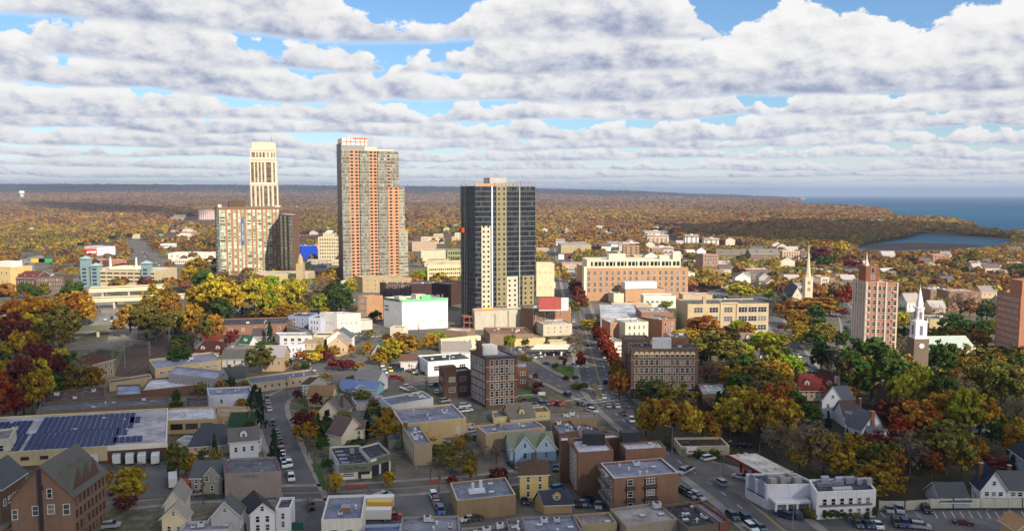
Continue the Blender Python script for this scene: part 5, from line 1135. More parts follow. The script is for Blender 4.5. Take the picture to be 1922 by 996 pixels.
flat('beige flat-roofed shop with weather stain and black tank','shops',(1270,955),(1710,890),('l',1130,800),h=5,wall=C(160,146,128),roof=C(164,154,146),clut=3,name='shop_building')
flat('beige low shop at the bottom between lilac roof and stained roof','shops',(880,945),(1190,920),('l',820,850),h=4.6,wall=C(170,146,108),roof=C(160,148,140),clut=1,name='shop_building')
flat('lilac-blue patched roof at the bottom centre','shops',(410,1020),(890,1000),('l',360,870),h=5,wall=C(140,130,126),roof=C(140,146,184),clut=5,name='shop_building')
flat('narrow dark roof strip left of the lilac-blue patched roof','shops',(260,1010),(400,1005),('l',225,890),h=4.8,wall=C(130,120,112),roof=C(104,104,116),clut=3,name='shop_building')
flat('black felt roof with white pipes at the roadside','shops',(1800,965),(2070,930),('l',1570,770),h=5,wall=C(120,100,90),roof=C(40,40,48),clut=8,name='shop_building')
flat('thin blue-grey roofed shop with red awnings along the road','shops',(2080,925),(2170,905),('l',1830,745),h=4.2,wall=C(150,70,60),roof=C(130,134,156),name='shop_building')
flat('brown brick shop row behind the pale blue house','shops',(690,155),(860,130),('l',625,60),h=7,wall=C(124,82,62),roof=C(112,122,160),clut=5,name='shop_building')
zm('B1')
s=flat('wide six-storey brown brick apartment building with arched top windows and white penthouse','apartment building',(185,225),(710,225),('l',182,190),yb=612,wall=C(126,82,60),roof=C(80,80,84),win=(12,6,1.5,2.0,{'z0':.6,'top':.8}),clut=4,cop=C(88,96,102),lm='wide brown brick apartment building')
b=MB()
for z in (s.h*.77,s.h*.21): b.box(s.P(-.1,-.14,z),s.u*(s.w+.2),s.v*.14,Z3*.3)
b.build('stone_band',BD,s.root)
b=MB()
for i in range(12): 
    u=1.2+(s.w-2.4)*(i+.5)/12; b.face([s.P(u-1.1,-.22,s.h-2.1),s.P(u+1.1,-.22,s.h-2.1),s.P(u,-.22,s.h-.9)])
    b.box(s.P(u-1.1,-.2,s.h-2.3),s.u*2.2,s.v*.2,Z3*.22)
b.build('gablet',mat('plain',C(226,196,150)),s.root)
b=MB(); b.box(s.P(s.w*.32,2,s.h-.5),s.u*s.w*.28,s.v*4,Z3*4.0); b.build('penthouse',mat('wall',C(214,212,210)),s.root)
flat('rear left wing of the brown apartment building with gablet cornice','apartment wing',(137,150),(335,150),10,h=20.4,wall=C(130,88,64),roof=C(84,84,88),win=(4,6,1.4,1.9),name='apartment_wing')
flat('rear right block of the brown apartment building','apartment wing',(445,135),(635,140),12,h=20.8,wall=C(130,84,66),roof=C(90,86,88),clut=4,name='apartment_wing')
flat('low modern annex with grey cluttered roof in the trees','annex',(740,580),(965,565),('l',700,495),h=6,wall=C(120,78,64),roof=C(150,156,158),clut=7)
flat('white striped side building with red awning','shops',(55,175),(135,170),14,yb=300,wall=C(226,216,200),roof=C(190,180,170),name='shop_building',win=(1,3,3,.8))
zm('E2')
flat('row of white rendered flats with window ACs above the red trees','apartment row',(915,225),(1130,215),14,h=13,wall=C(222,212,190),roof=C(196,190,180),win=(4,3,1.1,1.8),clut=4,name='apartment_house')
flat('brick end house with red shopfront band beside the street trees','house',(775,225),(910,220),14,yb=430,wall=C(190,124,94),roof=C(196,190,180),clut=2,name='house')
zm('Z4')
flat('brick corner house with white framed double windows','house',(800,750),(905,735),16,h=12,wall=C(170,100,72),roof=C(150,140,134),win=(3,3,1.5,2.0),clut=3,name='house',lm='brick corner house')
flat('brick house block with grey cluttered roof behind the corner house','house',(640,690),(890,690),22,h=12,wall=C(166,108,84),roof=C(160,152,146),clut=9,name='house')
s=flat('huge orange brick department building with cream top storey','department building',(195,345),(1005,340),40,yb=600,wall=C(206,138,88),roof=C(200,188,170),win=(17,4,2.2,3.0,{'z0':6,'top':1.5}),clut=0,lm='orange brick department building')
b=MB(); b.box(s.P(2,.5,s.h),s.u*(s.w*.9),s.v*24,Z3*6.2); b.build('top_storey',mat('wall',C(232,216,186)),s.root)
b=MB()
for i in range(24): b.box(s.P(5+i*s.w*.86/24,.42,s.h+1.5),s.u*(2.2 if i%3 else 1.4),s.v*.1,Z3*3.2)
b.build('top_windows',GLASS,s.root)
for (pu,pv,pz,pw,pd,ph) in ((.24,3,6.2,s.w*.16,8,4),(.74,6,6.2,s.w*.14,8,2.6),(.86,3,4,6,6,8)): b=MB(); b.box(s.P(s.w*pu,pv,s.h+pz),s.u*pw,s.v*pd,Z3*ph); b.build('penthouse',mat('wall',C(232,216,190)),s.root)
b=MB(); b.box(s.P(-.3,-.2,0),s.u*2,s.v*8,Z3*(s.h+1)); b.build('corner_pier',mat('plain',C(235,220,195)),s.root)
s=flat('plain orange rendered block with cream left end and metal roof plant','building',(515,512),(825,505),18,yb=622,wall=C(212,146,96),roof=C(190,180,170),win=(0,0) and None,clut=4,lm='plain orange block')
flat('tall cream blank end wall beside the orange block','building',(423,542),(518,540),14,yb=622,wall=C(222,212,180),roof=C(200,190,180),clut=3)
b=MB(); b.box(s.P(s.w*.02,3,s.h),s.u*s.w*.8,s.v*9,Z3*5.0); b.build('roof_plant',mat('plain',C(214,214,216),.5),s.root)
s=flat('long low building with pale blue-grey metal roof','warehouse',(320,735),(640,740),('l',310,625),h=8,wall=C(160,160,160),roof=C(186,196,206),lm='blue-grey metal roof building')
zm('Z6')
s=flat('long tan brick school with big grouped white windows','school',(50,590),(738,582),22,yb=850,wall=C(206,174,128),roof=C(92,92,92),clut=3,lm='tan brick school',cop=C(110,106,98))
s.windows('f',6,3,5.2,3.0,us=[.13,.32,.50,.68,.80,.92],margin=3); s.done()
s.chimney(s.w*.2,2,mat('wall',C(196,166,130)),3.5,1.8)
b=MB(); 
for u in (.40,.60): b=MB(); b.box(s.P(s.w*u,-.5,0),s.u*.8,s.v*.5,Z3*(s.h+.6)); b.build('pilaster',mat('wall',C(214,182,136)),s.root)
b=MB(); b.box(s.P(s.w*.40,-.45,s.h-.1),s.u*s.w*.2,s.v*.3,Z3*.9); b.build('pediment',mat('wall',C(214,182,136)),s.root)
# ================================================================ BUILDINGS, right and far
zm('Z7')
s=flat('tall slab of red brick with white balcony columns and rooftop turret','apartment tower',(180,262),(405,268),('l',88,240),h=44,wall=C(206,122,88),roof=C(214,204,190),lm='red brick tower with turret',cop=C(236,214,192),name='apartment_tower')
s.windows('f',6,14,1.5,1.7,us=[.09,.27,.43,.57,.74,.92],z0=1,top=1); s.windows('l',6,14,1.6,1.7,z0=1,top=1,fm=DARK); s.done()
PI_=mat('wall',C(234,206,184)); b=MB()
for u in (0,.345,.63,.985): b.box(s.P(s.w*u-.3,-.3,0),s.u*.6,s.v*.3,Z3*s.h)
b.build('white_pier',PI_,s.root); b=MB()
for v in (0,.2,.4,.6,.8,.97): b.box(s.P(-.3,s.d*v,0),s.u*.3,s.v*.7,Z3*s.h)
b.build('side_pier',PI_,s.root); b=MB()
for f in range(14):
    for u in (.09,.92): b.box(s.P(s.w*u-.9,-.5,1.1+f*2.98),s.u*1.3,s.v*.5,Z3*.45)
b.build('balcony_rows',mat('plain',C(225,190,165)),s.root)
b=MB(); b.box(s.P(-.06,0,0),s.u*.06,s.v*s.d,Z3*s.h); b.build('side_cladding',mat('wall',C(196,180,166)),s.root)
b=MB(); b.box(s.P(s.w*.0,s.d*.1,s.h),s.u*s.w*.42,s.v*s.d*.55,Z3*6.3); b.build('turret',mat('wall',C(170,82,54)),s.root)
b=MB(); q=s.P(s.w*.12,s.d*.35,s.h+6.3); b.cyl(q,q+Z3*1.8,.7,.5,8); b.cyl(q+Z3*1.8,q+Z3*5.8,.45,.05,8); b.build('spirelet',mat('plain',C(214,205,195)),s.root)
b=MB(); b.box(s.P(s.w*.3,s.d*.15,s.h+1.5),s.u*2,s.v*.01,Z3*0.01); 
for z in (1.0,3.8): part(s.root,'window',winmesh(1.6,1.9,WHITE),s.P(s.w*.23,s.d*.1-.01,s.h+z)-s.L,math.atan2(s.u.y,s.u.x))
s=flat('plain orange-red brick slab block cut by the right edge','apartment block',(1118,325),(1290,362),('r',1500,350),h=34,wall=C(186,102,66),roof=C(230,220,205),win=(9,11,1.1,1.2),clut=0,name='apartment_block',lm='orange-red slab block')
b=MB(); b.box(s.P(s.w*.4,2,s.h-.5),s.u*s.w*.5,s.v*9,Z3*7); b.build('penthouse',mat('wall',C(190,104,70)),s.root)
# churches
s=Bd('white New England style church steeple on a dark stone tower','church steeple',(535,940),(630,935),9,h=1.0,ground=False,lm='white church steeple',name='church_steeple')
s_=s; L=s.L; zt=z_at(s.P(s.w/2,4),px((0,300))[1]); zb=z_at(s.P(s.w/2,4),px((0,665))[1]); zm_=z_at(s.P(s.w/2,4),px((0,550))[1]); z2_=z_at(s.P(s.w/2,4),px((0,455))[1]); z3_=z_at(s.P(s.w/2,4),px((0,425))[1])
W=s.w; c=s.P(W/2,4.0); WH=mat('plain',C(236,234,236),.5)
b=MB(); b.cbox((c.x,c.y,0),W*.98,W*.98,zb); b.build('stone_tower',mat('wall',C(126,108,92)),s.root)
b=MB(); b.cyl(c+Z3*(zb-3)-Y3*W*.5,c+Z3*(zb-3)-Y3*(W*.5+.15),1.1,n=16); b.build('clock_face',WH,s.root)
b=MB(); b.cbox((c.x,c.y,zb),W*.86,W*.86,.8); b.cbox((c.x,c.y,zb+.8),W*.76,W*.76,zm_-zb-.8); b.cbox((c.x,c.y,zm_),W*.84,W*.84,.6)
for dx in (-1,1):
    for dy in (-1,1): b.cyl((c.x+dx*W*.34,c.y+dy*W*.34,zb+.8),(c.x+dx*W*.34,c.y+dy*W*.34,zm_),.3,n=8); b.cyl((c.x+dx*W*.38,c.y+dy*W*.38,zm_+.6),(c.x+dx*W*.38,c.y+dy*W*.38,zm_+2.2),.25,.05,6)
b.cyl((c.x,c.y,zm_+.6),(c.x,c.y,z2_),W*.30,W*.29,8); b.cyl((c.x,c.y,z2_),(c.x,c.y,z2_+.5),W*.34,n=8); b.cyl((c.x,c.y,z2_+.5),(c.x,c.y,z3_+.4),W*.24,n=8); b.build('belfry',WH,s.root)
b=MB(); b.cyl((c.x,c.y,z3_+.4),(c.x,c.y,zt),W*.24,.06,8); b.cyl((c.x,c.y,zt-.2),(c.x,c.y,zt+1.4),.06,.03,5); b.build('spire',WH,s.root)
b=MB()
for k in range(4):
    a=k*math.pi/2; d=Vector((math.sin(a),-math.cos(a),0)); t=Vector((d.y*-1,d.x,0)); p=c+d*(W*.385); b.box(p-t*.7+Z3*(zb+1.6),t*1.4,d*.06,Z3*(zm_-zb-3)); p=c+d*(W*.285); b.box(p-t*.5+Z3*(zm_+1.4),t*1.0,d*.08,Z3*(z2_-zm_-2.6))
b.build('louvre',mat('plain',C(120,122,140)),s.root)
house('stone church nave with pale green copper roof among the trees',(630,745),(955,740),16,yb=860,ridge='w',rh=4.5,wall=C(206,190,150),roof=C(190,198,186),win=(5,1,1.4,3.2),kind='wall',cat='church',lm='green-roofed church nave')
zm('Z6')
s=Bd('pale stone church tower with tall slender spire','church steeple',(1042,560),(1110,560),8,h=1.0,lm='pale stone spire',name='church_steeple')
W=s.w; c=s.P(W/2,W/2); zt=z_at(c,px((0,100))[1]); z1=z_at(c,px((0,365))[1]); z2=z_at(c,px((0,315))[1]); ST_=mat('wall',C(222,206,176))
b=MB(); b.cbox((c.x,c.y,0),W*.95,W*.95,z1); 
for dx in (-1,1):
    for dy in (-1,1): b.cyl((c.x+dx*W*.42,c.y+dy*W*.42,z1-2),(c.x+dx*W*.42,c.y+dy*W*.42,z1+2.5),.6,.1,6)
b.build('stone_tower',ST_,s.root)
b=MB(); b.cyl((c.x,c.y,z1),(c.x,c.y,z2),W*.40,W*.33,8); b.cyl((c.x,c.y,z2),(c.x,c.y,zt),W*.30,.08,8); b.box((c.x-.6,c.y,zt),X3*1.2,Y3*.12,Z3*.15); b.cyl((c.x,c.y,zt-.5),(c.x,c.y,zt+1.2),.08,n=5); b.build('spire',ST_,s.root)
b=MB()
for zz_ in (z1*.45,z1*.72): b.box((c.x-.9,c.y-W*.475-.05,zz_),X3*.6,Y3*.05,Z3*2.6); b.box((c.x+.3,c.y-W*.475-.05,zz_),X3*.6,Y3*.05,Z3*2.6)
b.build('lancet_window',DARK,s.root)
house('pale stone church nave with dark slate roof below the spire',(925,545),(1040,545),('l',865,480),h=9,ridge='d',rh=8,wall=C(214,204,184),roof=C(60,66,84),win=(2,1,1.2,3),kind='wall',cat='church',chim=None,lm='slate-roofed church nave')
N=0
def blk(lab,x0,y0,x1,yb,d=16,wall=BR,roof=C(190,180,170),cols=6,rows=4,w=1.6,h=2.0,cl=3,cat='apartment block',lm=None,**k):
    return flat(lab,cat,(x0,y0),(x1,y0),d,yb=yb,wall=wall,roof=roof,win=(cols,rows,w,h) if cols else None,clut=cl,lm=lm,name=cat.replace(' ','_'),**k)
blk('rose-brown brick apartment block with dark left face, behind the car park',180,165,312,345,wall=C(190,130,104),cols=5,rows=6,lm='rose-brown brick block',d=('l',118,160))
house('white Victorian house with turreted dormer by the car park',(245,345),(362,345),12,yb=405,ridge='w',rh=4.5,wall=C(236,224,196),roof=C(140,120,104),win=(4,1,1.2,2),dormer=1,lm='white Victorian house')
blk('white classical bank with tall columns beside the orange brick building',36,325,110,430,wall=C(232,222,200),cols=4,rows=1,w=1.4,h=5,cl=0,cat='bank')
blk('salmon pink hotel-like block with white roof cornice',855,140,1003,265,wall=C(222,174,140),roof=C(196,200,204),cols=6,rows=5,lm='salmon pink block')
blk('brown brick block right of the salmon pink block',1005,135,1070,260,wall=C(130,90,76),cols=2,rows=5)
house('mock Tudor apartment range with grey hipped roofs and gables',(290,165),(550,170),18,yb=250,ridge='w',rh=5,wall=C(150,120,96),roof=C(128,120,108),win=(10,2,1.4,2),cat='apartment range',dormer=3,kind='wall',lm='mock Tudor range')
house('second mock Tudor block with twin stone gables, further right',(585,165),(830,165),20,yb=270,ridge='w',rh=5,wall=C(140,108,90),roof=C(130,124,116),win=(9,3,1.4,2),cat='apartment range',dormer=2,kind='wall')
blk('red brown three-storey flats with white snow-bright roof edges',545,295,760,390,wall=C(140,90,76),roof=C(230,225,220),cols=8,rows=3,cl=6)
house('small white gabled house below the red brown flats',(500,350),(580,350),10,yb=405,ridge='w',rh=3,wall=C(226,220,208),roof=C(150,140,130),win=(3,1))
blk('long brick block left of the church spire with pale roof',815,365,1040,430,wall=C(176,126,98),roof=C(222,216,208),cols=0,cl=4)
blk('brown brick apartment flats just right of the spire',1108,370,1180,520,wall=C(160,112,88),cols=3,rows=4,w=1.4)
blk('cream brick flats with fire escapes right of the spire',1180,362,1250,505,wall=C(226,210,176),cols=3,rows=4,w=1.4)
blk('pinkish brick end block of the row by the spire',1250,365,1300,480,wall=C(190,128,98),cols=2,rows=3,cl=1)
house('green-walled house with broad grey roof right of the brick row',(1300,390),(1430,390),14,yb=430,ridge='w',rh=5,wall=C(176,190,160),roof=C(140,132,124),win=(3,1))
blk('jumble of low brick shops with red brick parapets behind the spire',885,290,1230,345,wall=C(150,90,66),roof=C(120,96,84),cols=0,cl=12,cat='shops')
blk('grey gabled warehouse behind the red brown flats',765,290,880,345,wall=C(190,190,186),roof=C(150,150,148),cols=0,cl=1,cat='warehouse')
blk('small pink stone library among orange trees',915,675,1030,720,wall=C(222,190,160),roof=C(206,190,170),cols=5,rows=1,cl=0,cat='library',lm='small pink library')
zm('Z7')
blk('red brick flats with white parapet behind the bay trees',655,70,780,160,wall=C(190,112,80),cols=4,rows=5,lm='red brick flats by the lagoon',d=('l',612,60))
blk('long low brick apartment range with flat roofs behind the steeple',770,330,1000,470,wall=C(160,104,76),cols=5,rows=3,w=1.3,cl=4,lm='long brick range behind steeple')
blk('brown brick stepped block left of the long brick range',640,320,768,420,wall=C(166,110,82),cols=3,rows=3,cl=8)
blk('dull brown block with dark rooftop stacks behind the stepped block',570,285,680,340,wall=C(130,96,84),cols=0,cl=6)
blk('brown rooftop slab at the right edge horizon side',1150,80,1305,130,wall=C(140,96,80),roof=C(220,214,206),cols=6,rows=3)
blk('low yellow brick hall with flat roof beside the steeple',632,530,790,660,wall=C(206,170,116),roof=C(110,98,90),cols=3,rows=1,cl=3,cat='hall')
blk('small tan church hall with sign board in the trees',935,590,1030,620,wall=C(186,156,124),roof=C(150,140,132),cols=3,rows=1,cl=0,cat='hall')
house('white house with black-timbered gable between brick tower and steeple',(405,400),(470,410),12,yb=470,ridge='d',rh=5,wall=C(222,214,204),roof=C(170,160,150),win=(2,1),rw=(3,1),lm='black-timbered white house')
house('long grey roofed white house right of the black-timbered house',(470,400),(570,400),14,yb=455,ridge='w',rh=5,wall=C(214,208,200),roof=C(140,136,136),win=(3,1))
house('pale roofed house behind the brick tower turret',(305,200),(430,195),12,yb=225,ridge='w',rh=4,wall=C(206,200,190),roof=C(196,190,184),win=(3,1))
house('cream gabled house near the orange-red tree',(565,115),(630,120),10,yb=145,ridge='w',rh=5,wall=C(206,180,140),roof=C(150,140,130),win=(3,1),dormer=2)
for i,(x0,x1,y,lab) in enumerate(((700,790,240,'grey roofed house in the far row left of two similar ones'),(800,850,235,'grey roofed house in the middle of the far row'),(860,985,232,'long pale roofed house ending the far row by the evergreen'),(1000,1110,325,'pale hipped house below the amber trees'),(630,700,165,'tiny white gable in front of the red brick flats'),(340,400,220,'small brown-roofed house under the tower turret'))):
    house(lab,(x0,y),(x1,y),12,yb=y+24,ridge='w',rh=4,wall=C(206,200,190),roof=[C(150,146,142),C(186,180,174),C(130,126,126)][i%3],win=(3,1))
zm('B3')
s=house('pink stucco mansion with red tiled hip roof, dormers and two tall chimneys',(215,345),(540,345),12,yb=430,ridge='w',rh=4.6,wall=C(214,186,160),roof=C(112,48,42),win=(8,2,1.0,1.6),dormer=2,hip=.35,chim=(.30,.55),ov=.9,lm='red-roofed mansion')
b=MB(); b.box(s.P(s.w*.84,-.5,0),s.u*1.6,s.v*1.4,Z3*(s.h+5)); b.build('chimney',mat('wall',C(206,180,150)),s.root)
s=house('bright white gabled house with slate roof below the red-roofed mansion',(395,430),(550,440),('r',640,430),yb=555,ridge='d',rh=5.4,wall=C(232,232,236),roof=C(88,92,104),win=(2,2),rw=(2,1),lm='bright white gabled house',ov=.3)
house('white lower wing with dark brown roof below the bright white gable',(555,540),(690,540),9,yb=620,ridge='w',rh=4.4,wall=C(222,222,226),roof=C(80,66,64),win=(2,1),chim=(.95,.3))
s=house('white house with red brick chimney on its right gable',(680,640),(850,650),('l',560,600),yb=720,ridge='d',rh=6.0,wall=C(228,228,232),roof=C(112,114,122),win=(2,1),lm='white house with brick chimney',ov=.3)
s.chimney(s.w*.35,-.4,mat('wall',C(176,92,66)),6.5,1.0)
house('low grey roofed wing of the brick-chimney house',(680,715),(800,740),('r',880,690),h=4.5,ridge='w',rh=3.6,wall=C(228,228,232),roof=C(104,106,110),win=(2,1))
house('white garage house with grey slate roof left of the brick chimney',(565,600),(660,610),8,yb=680,ridge='w',rh=3.6,wall=C(222,222,226),roof=C(110,114,122),win=(2,1))
s=flat('small white balustraded villa half hidden by trees at the right','villa',(1475,580),(1620,575),8,yb=660,wall=C(214,206,176),roof=C(190,184,176),win=(3,1,1.4,1.6),cop=C(232,230,224),lm='white balustraded villa',name='villa')
s.chimney(s.w*.5,3,mat('wall',C(196,180,150)),5,1.2)
house('blue-black roofed house at the right edge',(1745,770),(1900,880),14,h=6,ridge='w',rh=5,wall=C(150,160,180),roof=C(34,40,56),win=(3,2))
zm('B1')
house('half-timbered white and grey house in the trees behind the brick building',(1145,330),(1275,330),9,yb=380,ridge='w',rh=4.2,wall=C(214,214,216),roof=C(90,84,86),win=(3,1),dormer=1,chim=(.4,.5),lm='half-timbered house')
house('small white gable peeking between lime trees behind',(1055,165),(1150,165),8,h=6,ridge='w',rh=3.5,wall=C(222,218,214),roof=C(130,110,100),win=(2,1),dormer=1)
house('dark roofed house with brick chimney hidden in the olive trees',(1290,450),(1350,455),9,h=6,ridge='w',rh=4,wall=C(206,200,190),roof=C(84,74,64),win=(1,1),chim=(.2,.5))
zm('B2')
flat('low shop with brown roof and yellow-green wall by the road','shop',(165,250),(565,245),9,yb=330,wall=C(186,172,126),roof=C(66,44,38),win=(5,1,1.4,1.4),cop=C(214,206,198),lm='brown-roofed roadside shop')
s=Bd('filling station canopy with white roof and dark red fascia','canopy',(845,470),(1080,455),('l',563,318),h=5.5,lm='red filling station canopy',name='petrol_canopy')
b=MB(); b.box(s.P(.05,.05,s.h-.75),s.u*(s.w-.1),s.v*(s.d-.1),Z3*.7); b.build('canopy_roof',mat('roof',C(206,202,190)),s.root)
b=MB(); t=.12; b.box(s.P(-t,-t,s.h-.8),s.u*(s.w+2*t),s.v*t,Z3*.85,0); b.box(s.P(-t,0,s.h-.8),s.u*t,s.v*s.d,Z3*.85,0); b.box(s.P(s.w,0,s.h-.8),s.u*t,s.v*s.d,Z3*.85,0); b.box(s.P(-t,s.d,s.h-.8),s.u*(s.w+2*t),s.v*t,Z3*.85,0)
b.box(s.P(-t-.01,-t-.01,s.h-.1),s.u*(s.w+2*t+.02),s.v*.03,Z3*.2,1); b.box(s.P(-t-.01,-t,s.h-.1),s.u*.03,s.v*(s.d+t),Z3*.2,1); b.build('fascia',[mat('plain',C(150,28,40),.5),WHITE],s.root)
for u in (.25,.75):
    for v in (.15,.5,.85): b=MB(); b.box(s.P(s.w*u,s.d*v,0),s.u*.5,s.v*.5,Z3*(s.h-.75)); b.build('pillar',mat('plain',C(140,30,40)),s.root); 
    for v in (.2,.45,.78): b=MB(); b.box(s.P(s.w*u+.8,s.d*v,0),s.u*.6,s.v*1.0,Z3*1.9); b.build('fuel_pump',mat('plain',C(170,40,44)),s.root)
for k,(u,v) in enumerate(((.2,.1),(.6,.12),(.3,.45),(.2,.9),(.5,.93))): b=MB(); b.box(s.P(s.w*u,s.d*v,s.h),s.u*.8,s.v*.8,Z3*.5); b.build('roof_fixture',mat('plain',C(190,180,150)),s.root)
s=flat('white rendered hall with arched side windows and rooftop ducts, left part','hall',(870,562),(1290,556),('l',697,472),yb=765,wall=C(218,216,220),roof=C(48,66,82),par=.5,clut=0,lm='white rendered hall',cop=C(226,224,222))
for v in (.25,.68):
    b=MB(); o=s.P(0,s.d*v); n=-s.u; A=s.v; pts=[o+A*(-1.3)+Z3*3.0,o+A*1.3+Z3*3.0]+[o+A*(1.3*math.cos(t))+Z3*(6.0+1.3*math.sin(t)) for t in [math.pi*i/8 for i in range(9)]]
    b.face([p+n*.06 for p in pts]); b.build('arched_window',mat('plain',C(150,156,176),.3),s.root)
    b=MB(); b.box(o-A*1.6+Z3*2.8+n*.02,A*3.2,n*.4,Z3*.15); b.build('window_ledge',DARK,s.root)
def duct(s,u,v,du,dv,dz,m=None): b=MB(); b.box(s.P(s.w*u,s.d*v,s.h-.5),s.u*du,s.v*dv,Z3*dz); b.build('rooftop_unit',m or mat('plain',C(190,186,180),.4),s.root)
for k,q in enumerate(((.12,.08,1.5,1.5,1.7),(.36,.2,1.5,1.5,1.8),(.5,.3,3,1.2,1.1),(.62,.15,1.8,1.5,1.7),(.3,.62,3,1.5,1.0),(.7,.6,1.6,1.6,1.3))): duct(s,*q,m=mat('plain',C(150,144,140),.5))
s=flat('white rendered front block with six balcony windows beside the arched hall','hall',(1280,625),(1768,605),('l',1215,520),yb=852,wall=C(222,220,220),roof=C(62,66,80),par=.5,win=(6,2,1.2,2.2,{'z0':.3,'top':1.3,'margin':1.0}),cop=C(230,228,226),lm='white balcony-windowed block')
b=MB()
for i in range(6): u=1+(s.w-2)*(i+.5)/6; b.box(s.P(u-1.1,-.5,s.h*.5-.1),s.u*2.2,s.v*.5,Z3*.35)
b.build('window_box',mat('plain',C(110,108,112)),s.root)
for k,q in enumerate(((.08,.5,4.5,1.0,1.0),(.35,.55,3,1.0,1.1),(.6,.68,2.5,1.6,1.5),(.78,.6,2,1.5,1.3),(.93,.45,1.3,1.3,1.8),(.2,.8,2,1.5,1.5),(.45,.82,3,1.4,1.1),(.3,.15,5,1.4,.7))): duct(s,*q,m=mat('plain',C(110+k*9,112+k*9,120+k*9),.4))
zm('B2'); s=Bd('white columned porch in front of the arched hall','porch',(945,712),(1235,700),4.5,yb=815,lm=None)
b=MB(); b.box(s.P(0,0,s.h-.5),s.u*s.w,s.v*s.d,Z3*.5); b.build('porch_roof',WHITE,s.root)
for u in (.02,.33,.62,.97): b=MB(); b.box(s.P(s.w*u-.2,.1,0),s.u*.45,s.v*.45,Z3*(s.h-.5)); b.build('column',WHITE,s.root)
zm('B4')
s=house('white gabled house with steep dark slate roof behind the white fence',(1470,435),(1740,440),('l',1375,345),yb=620,ridge='d',rh=4.6,wall=C(230,226,228),roof=C(40,42,62),win=(3,2,1.2,1.7),lw=(3,2),chim=(.1,.5),lm='white slate-roofed house')
house('long white wing with grey roof joined to the slate-roofed house',(1745,440),(2100,450),9,yb=620,ridge='w',rh=3.4,wall=C(230,226,228),roof=C(96,96,96),win=(4,2,1.3,1.6),chim=(.35,.6),cat='house wing')
house('grey gambrel barn roof just behind the white fence',(1050,560),(1350,560),8,yb=640,ridge='w',rh=3.4,wall=C(160,164,176),roof=C(84,88,86),win=None,cat='barn')
house('tan shed corner in the lower right car park',(1850,865),(2050,865),6,h=4,ridge='d',rh=2,wall=C(186,150,104),roof=C(176,138,96),win=None,cat='shed')
# ---------------- mid distance, left half
zm('Z8')
s=flat('yellow brick block with white roof box cut by the left edge','apartment block',(-60,95),(85,100),20,yb=330,wall=C(226,186,92),roof=C(150,130,90),win=(3,3,1.6,1.6),name='apartment_block',lm='yellow brick left-edge block')
b=MB(); b.box(s.P(s.w*.1,2,s.h),s.u*s.w*.85,s.v*10,Z3*4.5); b.build('roof_box',mat('plain',C(230,224,210)),s.root)
house('Tudor-gabled dark brick apartment house with white timber gables',(95,185),(300,190),18,yb=330,ridge='w',rh=4.6,wall=C(112,76,64),roof=C(104,58,54),win=(6,2,1.6,2.4),dormer=3,cat='apartment house',kind='wall',lm='Tudor-gabled apartment house')
flat('dark brown flat-roofed brick block beside the Tudor gables','apartment block',(300,180),(545,175),22,yb=345,wall=C(122,84,70),roof=C(70,58,54),win=(7,4,1.4,1.7),clut=3,name='apartment_block')
s=flat('long tan multi-storey parking garage with open decks and teal stair towers','parking garage',(720,120),(1320,128),34,yb=262,wall=C(206,184,144),roof=C(222,214,196),clut=0,lm='parking garage with teal towers',name='parking_garage')
for f in range(3):
    for i in range(10):
        if i in (1,8): continue
        b=MB(); b.box(s.P(s.w*(.02+i*.098),-.03,s.h-3.2-f*3.4),s.u*s.w*.08,s.v*.05,Z3*1.3); b.build('deck_opening',DARK,s.root)
TEAL=mat('wall',C(140,162,164),.6); TEALR=mat('wall',C(160,190,186),.6)
for (u,wd,hh) in ((.115,7,4),(.83,7,6.5),(-.03,7,10)):
    b=MB(); b.box(s.P(s.w*u,-3,0),s.u*wd,s.v*6,Z3*(s.h+hh)); b.build('stair_tower',TEAL,s.root); q=s.P(s.w*u+wd/2,0,s.h+hh); b=MB(); b.cone(q,wd*.85,2.6,4,rot=math.atan2(s.u.y,s.u.x)+math.pi/4); b.build('pyramid_roof',TEALR,s.root)
    b=MB()
    for k in range(5): b.box(s.P(s.w*u+1.5,-3.06,2+k*3.2),s.u*(wd-3),s.v*.05,Z3*1.8)
    b.build('stair_windows',mat('plain',C(60,74,90),.2),s.root)
b=MB(); b.box(s.P(s.w*.3,8,s.h),s.u*s.w*.4,s.v*16,Z3*2.4); b.build('ramp_deck',mat('plain',C(232,218,186)),s.root)
for u in (.29,.66): b=MB(); p=s.P(s.w*u,8,s.h); b.cyl(p,p+Z3*11,1.2,.6,6); b.build('white_fin',WHITE,s.root)
def bridge(lab,x0,y0,x1,y1,h,dep,thick=1.5,m=None,piers=3,zt=None):
    s=Bd(lab,'bridge',(x0,y0),(x1,y1),dep,h=h,name='road_bridge'); FOOT.pop()
    b=MB(); b.box(s.P(0,0,s.h-thick),s.u*s.w,s.v*s.d,Z3*thick); b.build('deck',m or mat('wall',C(222,208,176)),s.root)
    b=MB(); b.box(s.P(0,-.1,s.h),s.u*s.w,s.v*.3,Z3*.9); b.box(s.P(0,s.d-.2,s.h),s.u*s.w,s.v*.3,Z3*.9); b.build('parapet',m or mat('wall',C(222,208,176)),s.root)
    b=MB(); b.box(s.P(.3,.4,s.h+.01),s.u*(s.w-.6),s.v*(s.d-.8),Z3*.05); b.build('roadway',ASPL,s.root)
    for i in range(piers): b=MB(); b.box(s.P(s.w*(i+.5)/piers-.7,1,0),s.u*1.4,s.v*(s.d-2),Z3*(s.h-thick)); b.build('pier',mat('wall',C(196,182,154)),s.root)
    return s
bridge('upper pale concrete road bridge behind the nearer one',755,290,1420,262,8,14,2.2); bridge('nearer concrete road bridge with thick central pier over the highway',760,375,1560,345,7,12,1.8,piers=2)
bridge('dark railway-side bridge with grey girder by the tan workshop',1195,595,1900,560,5,8,1.5,m=mat('wall',C(150,146,140)),piers=4)
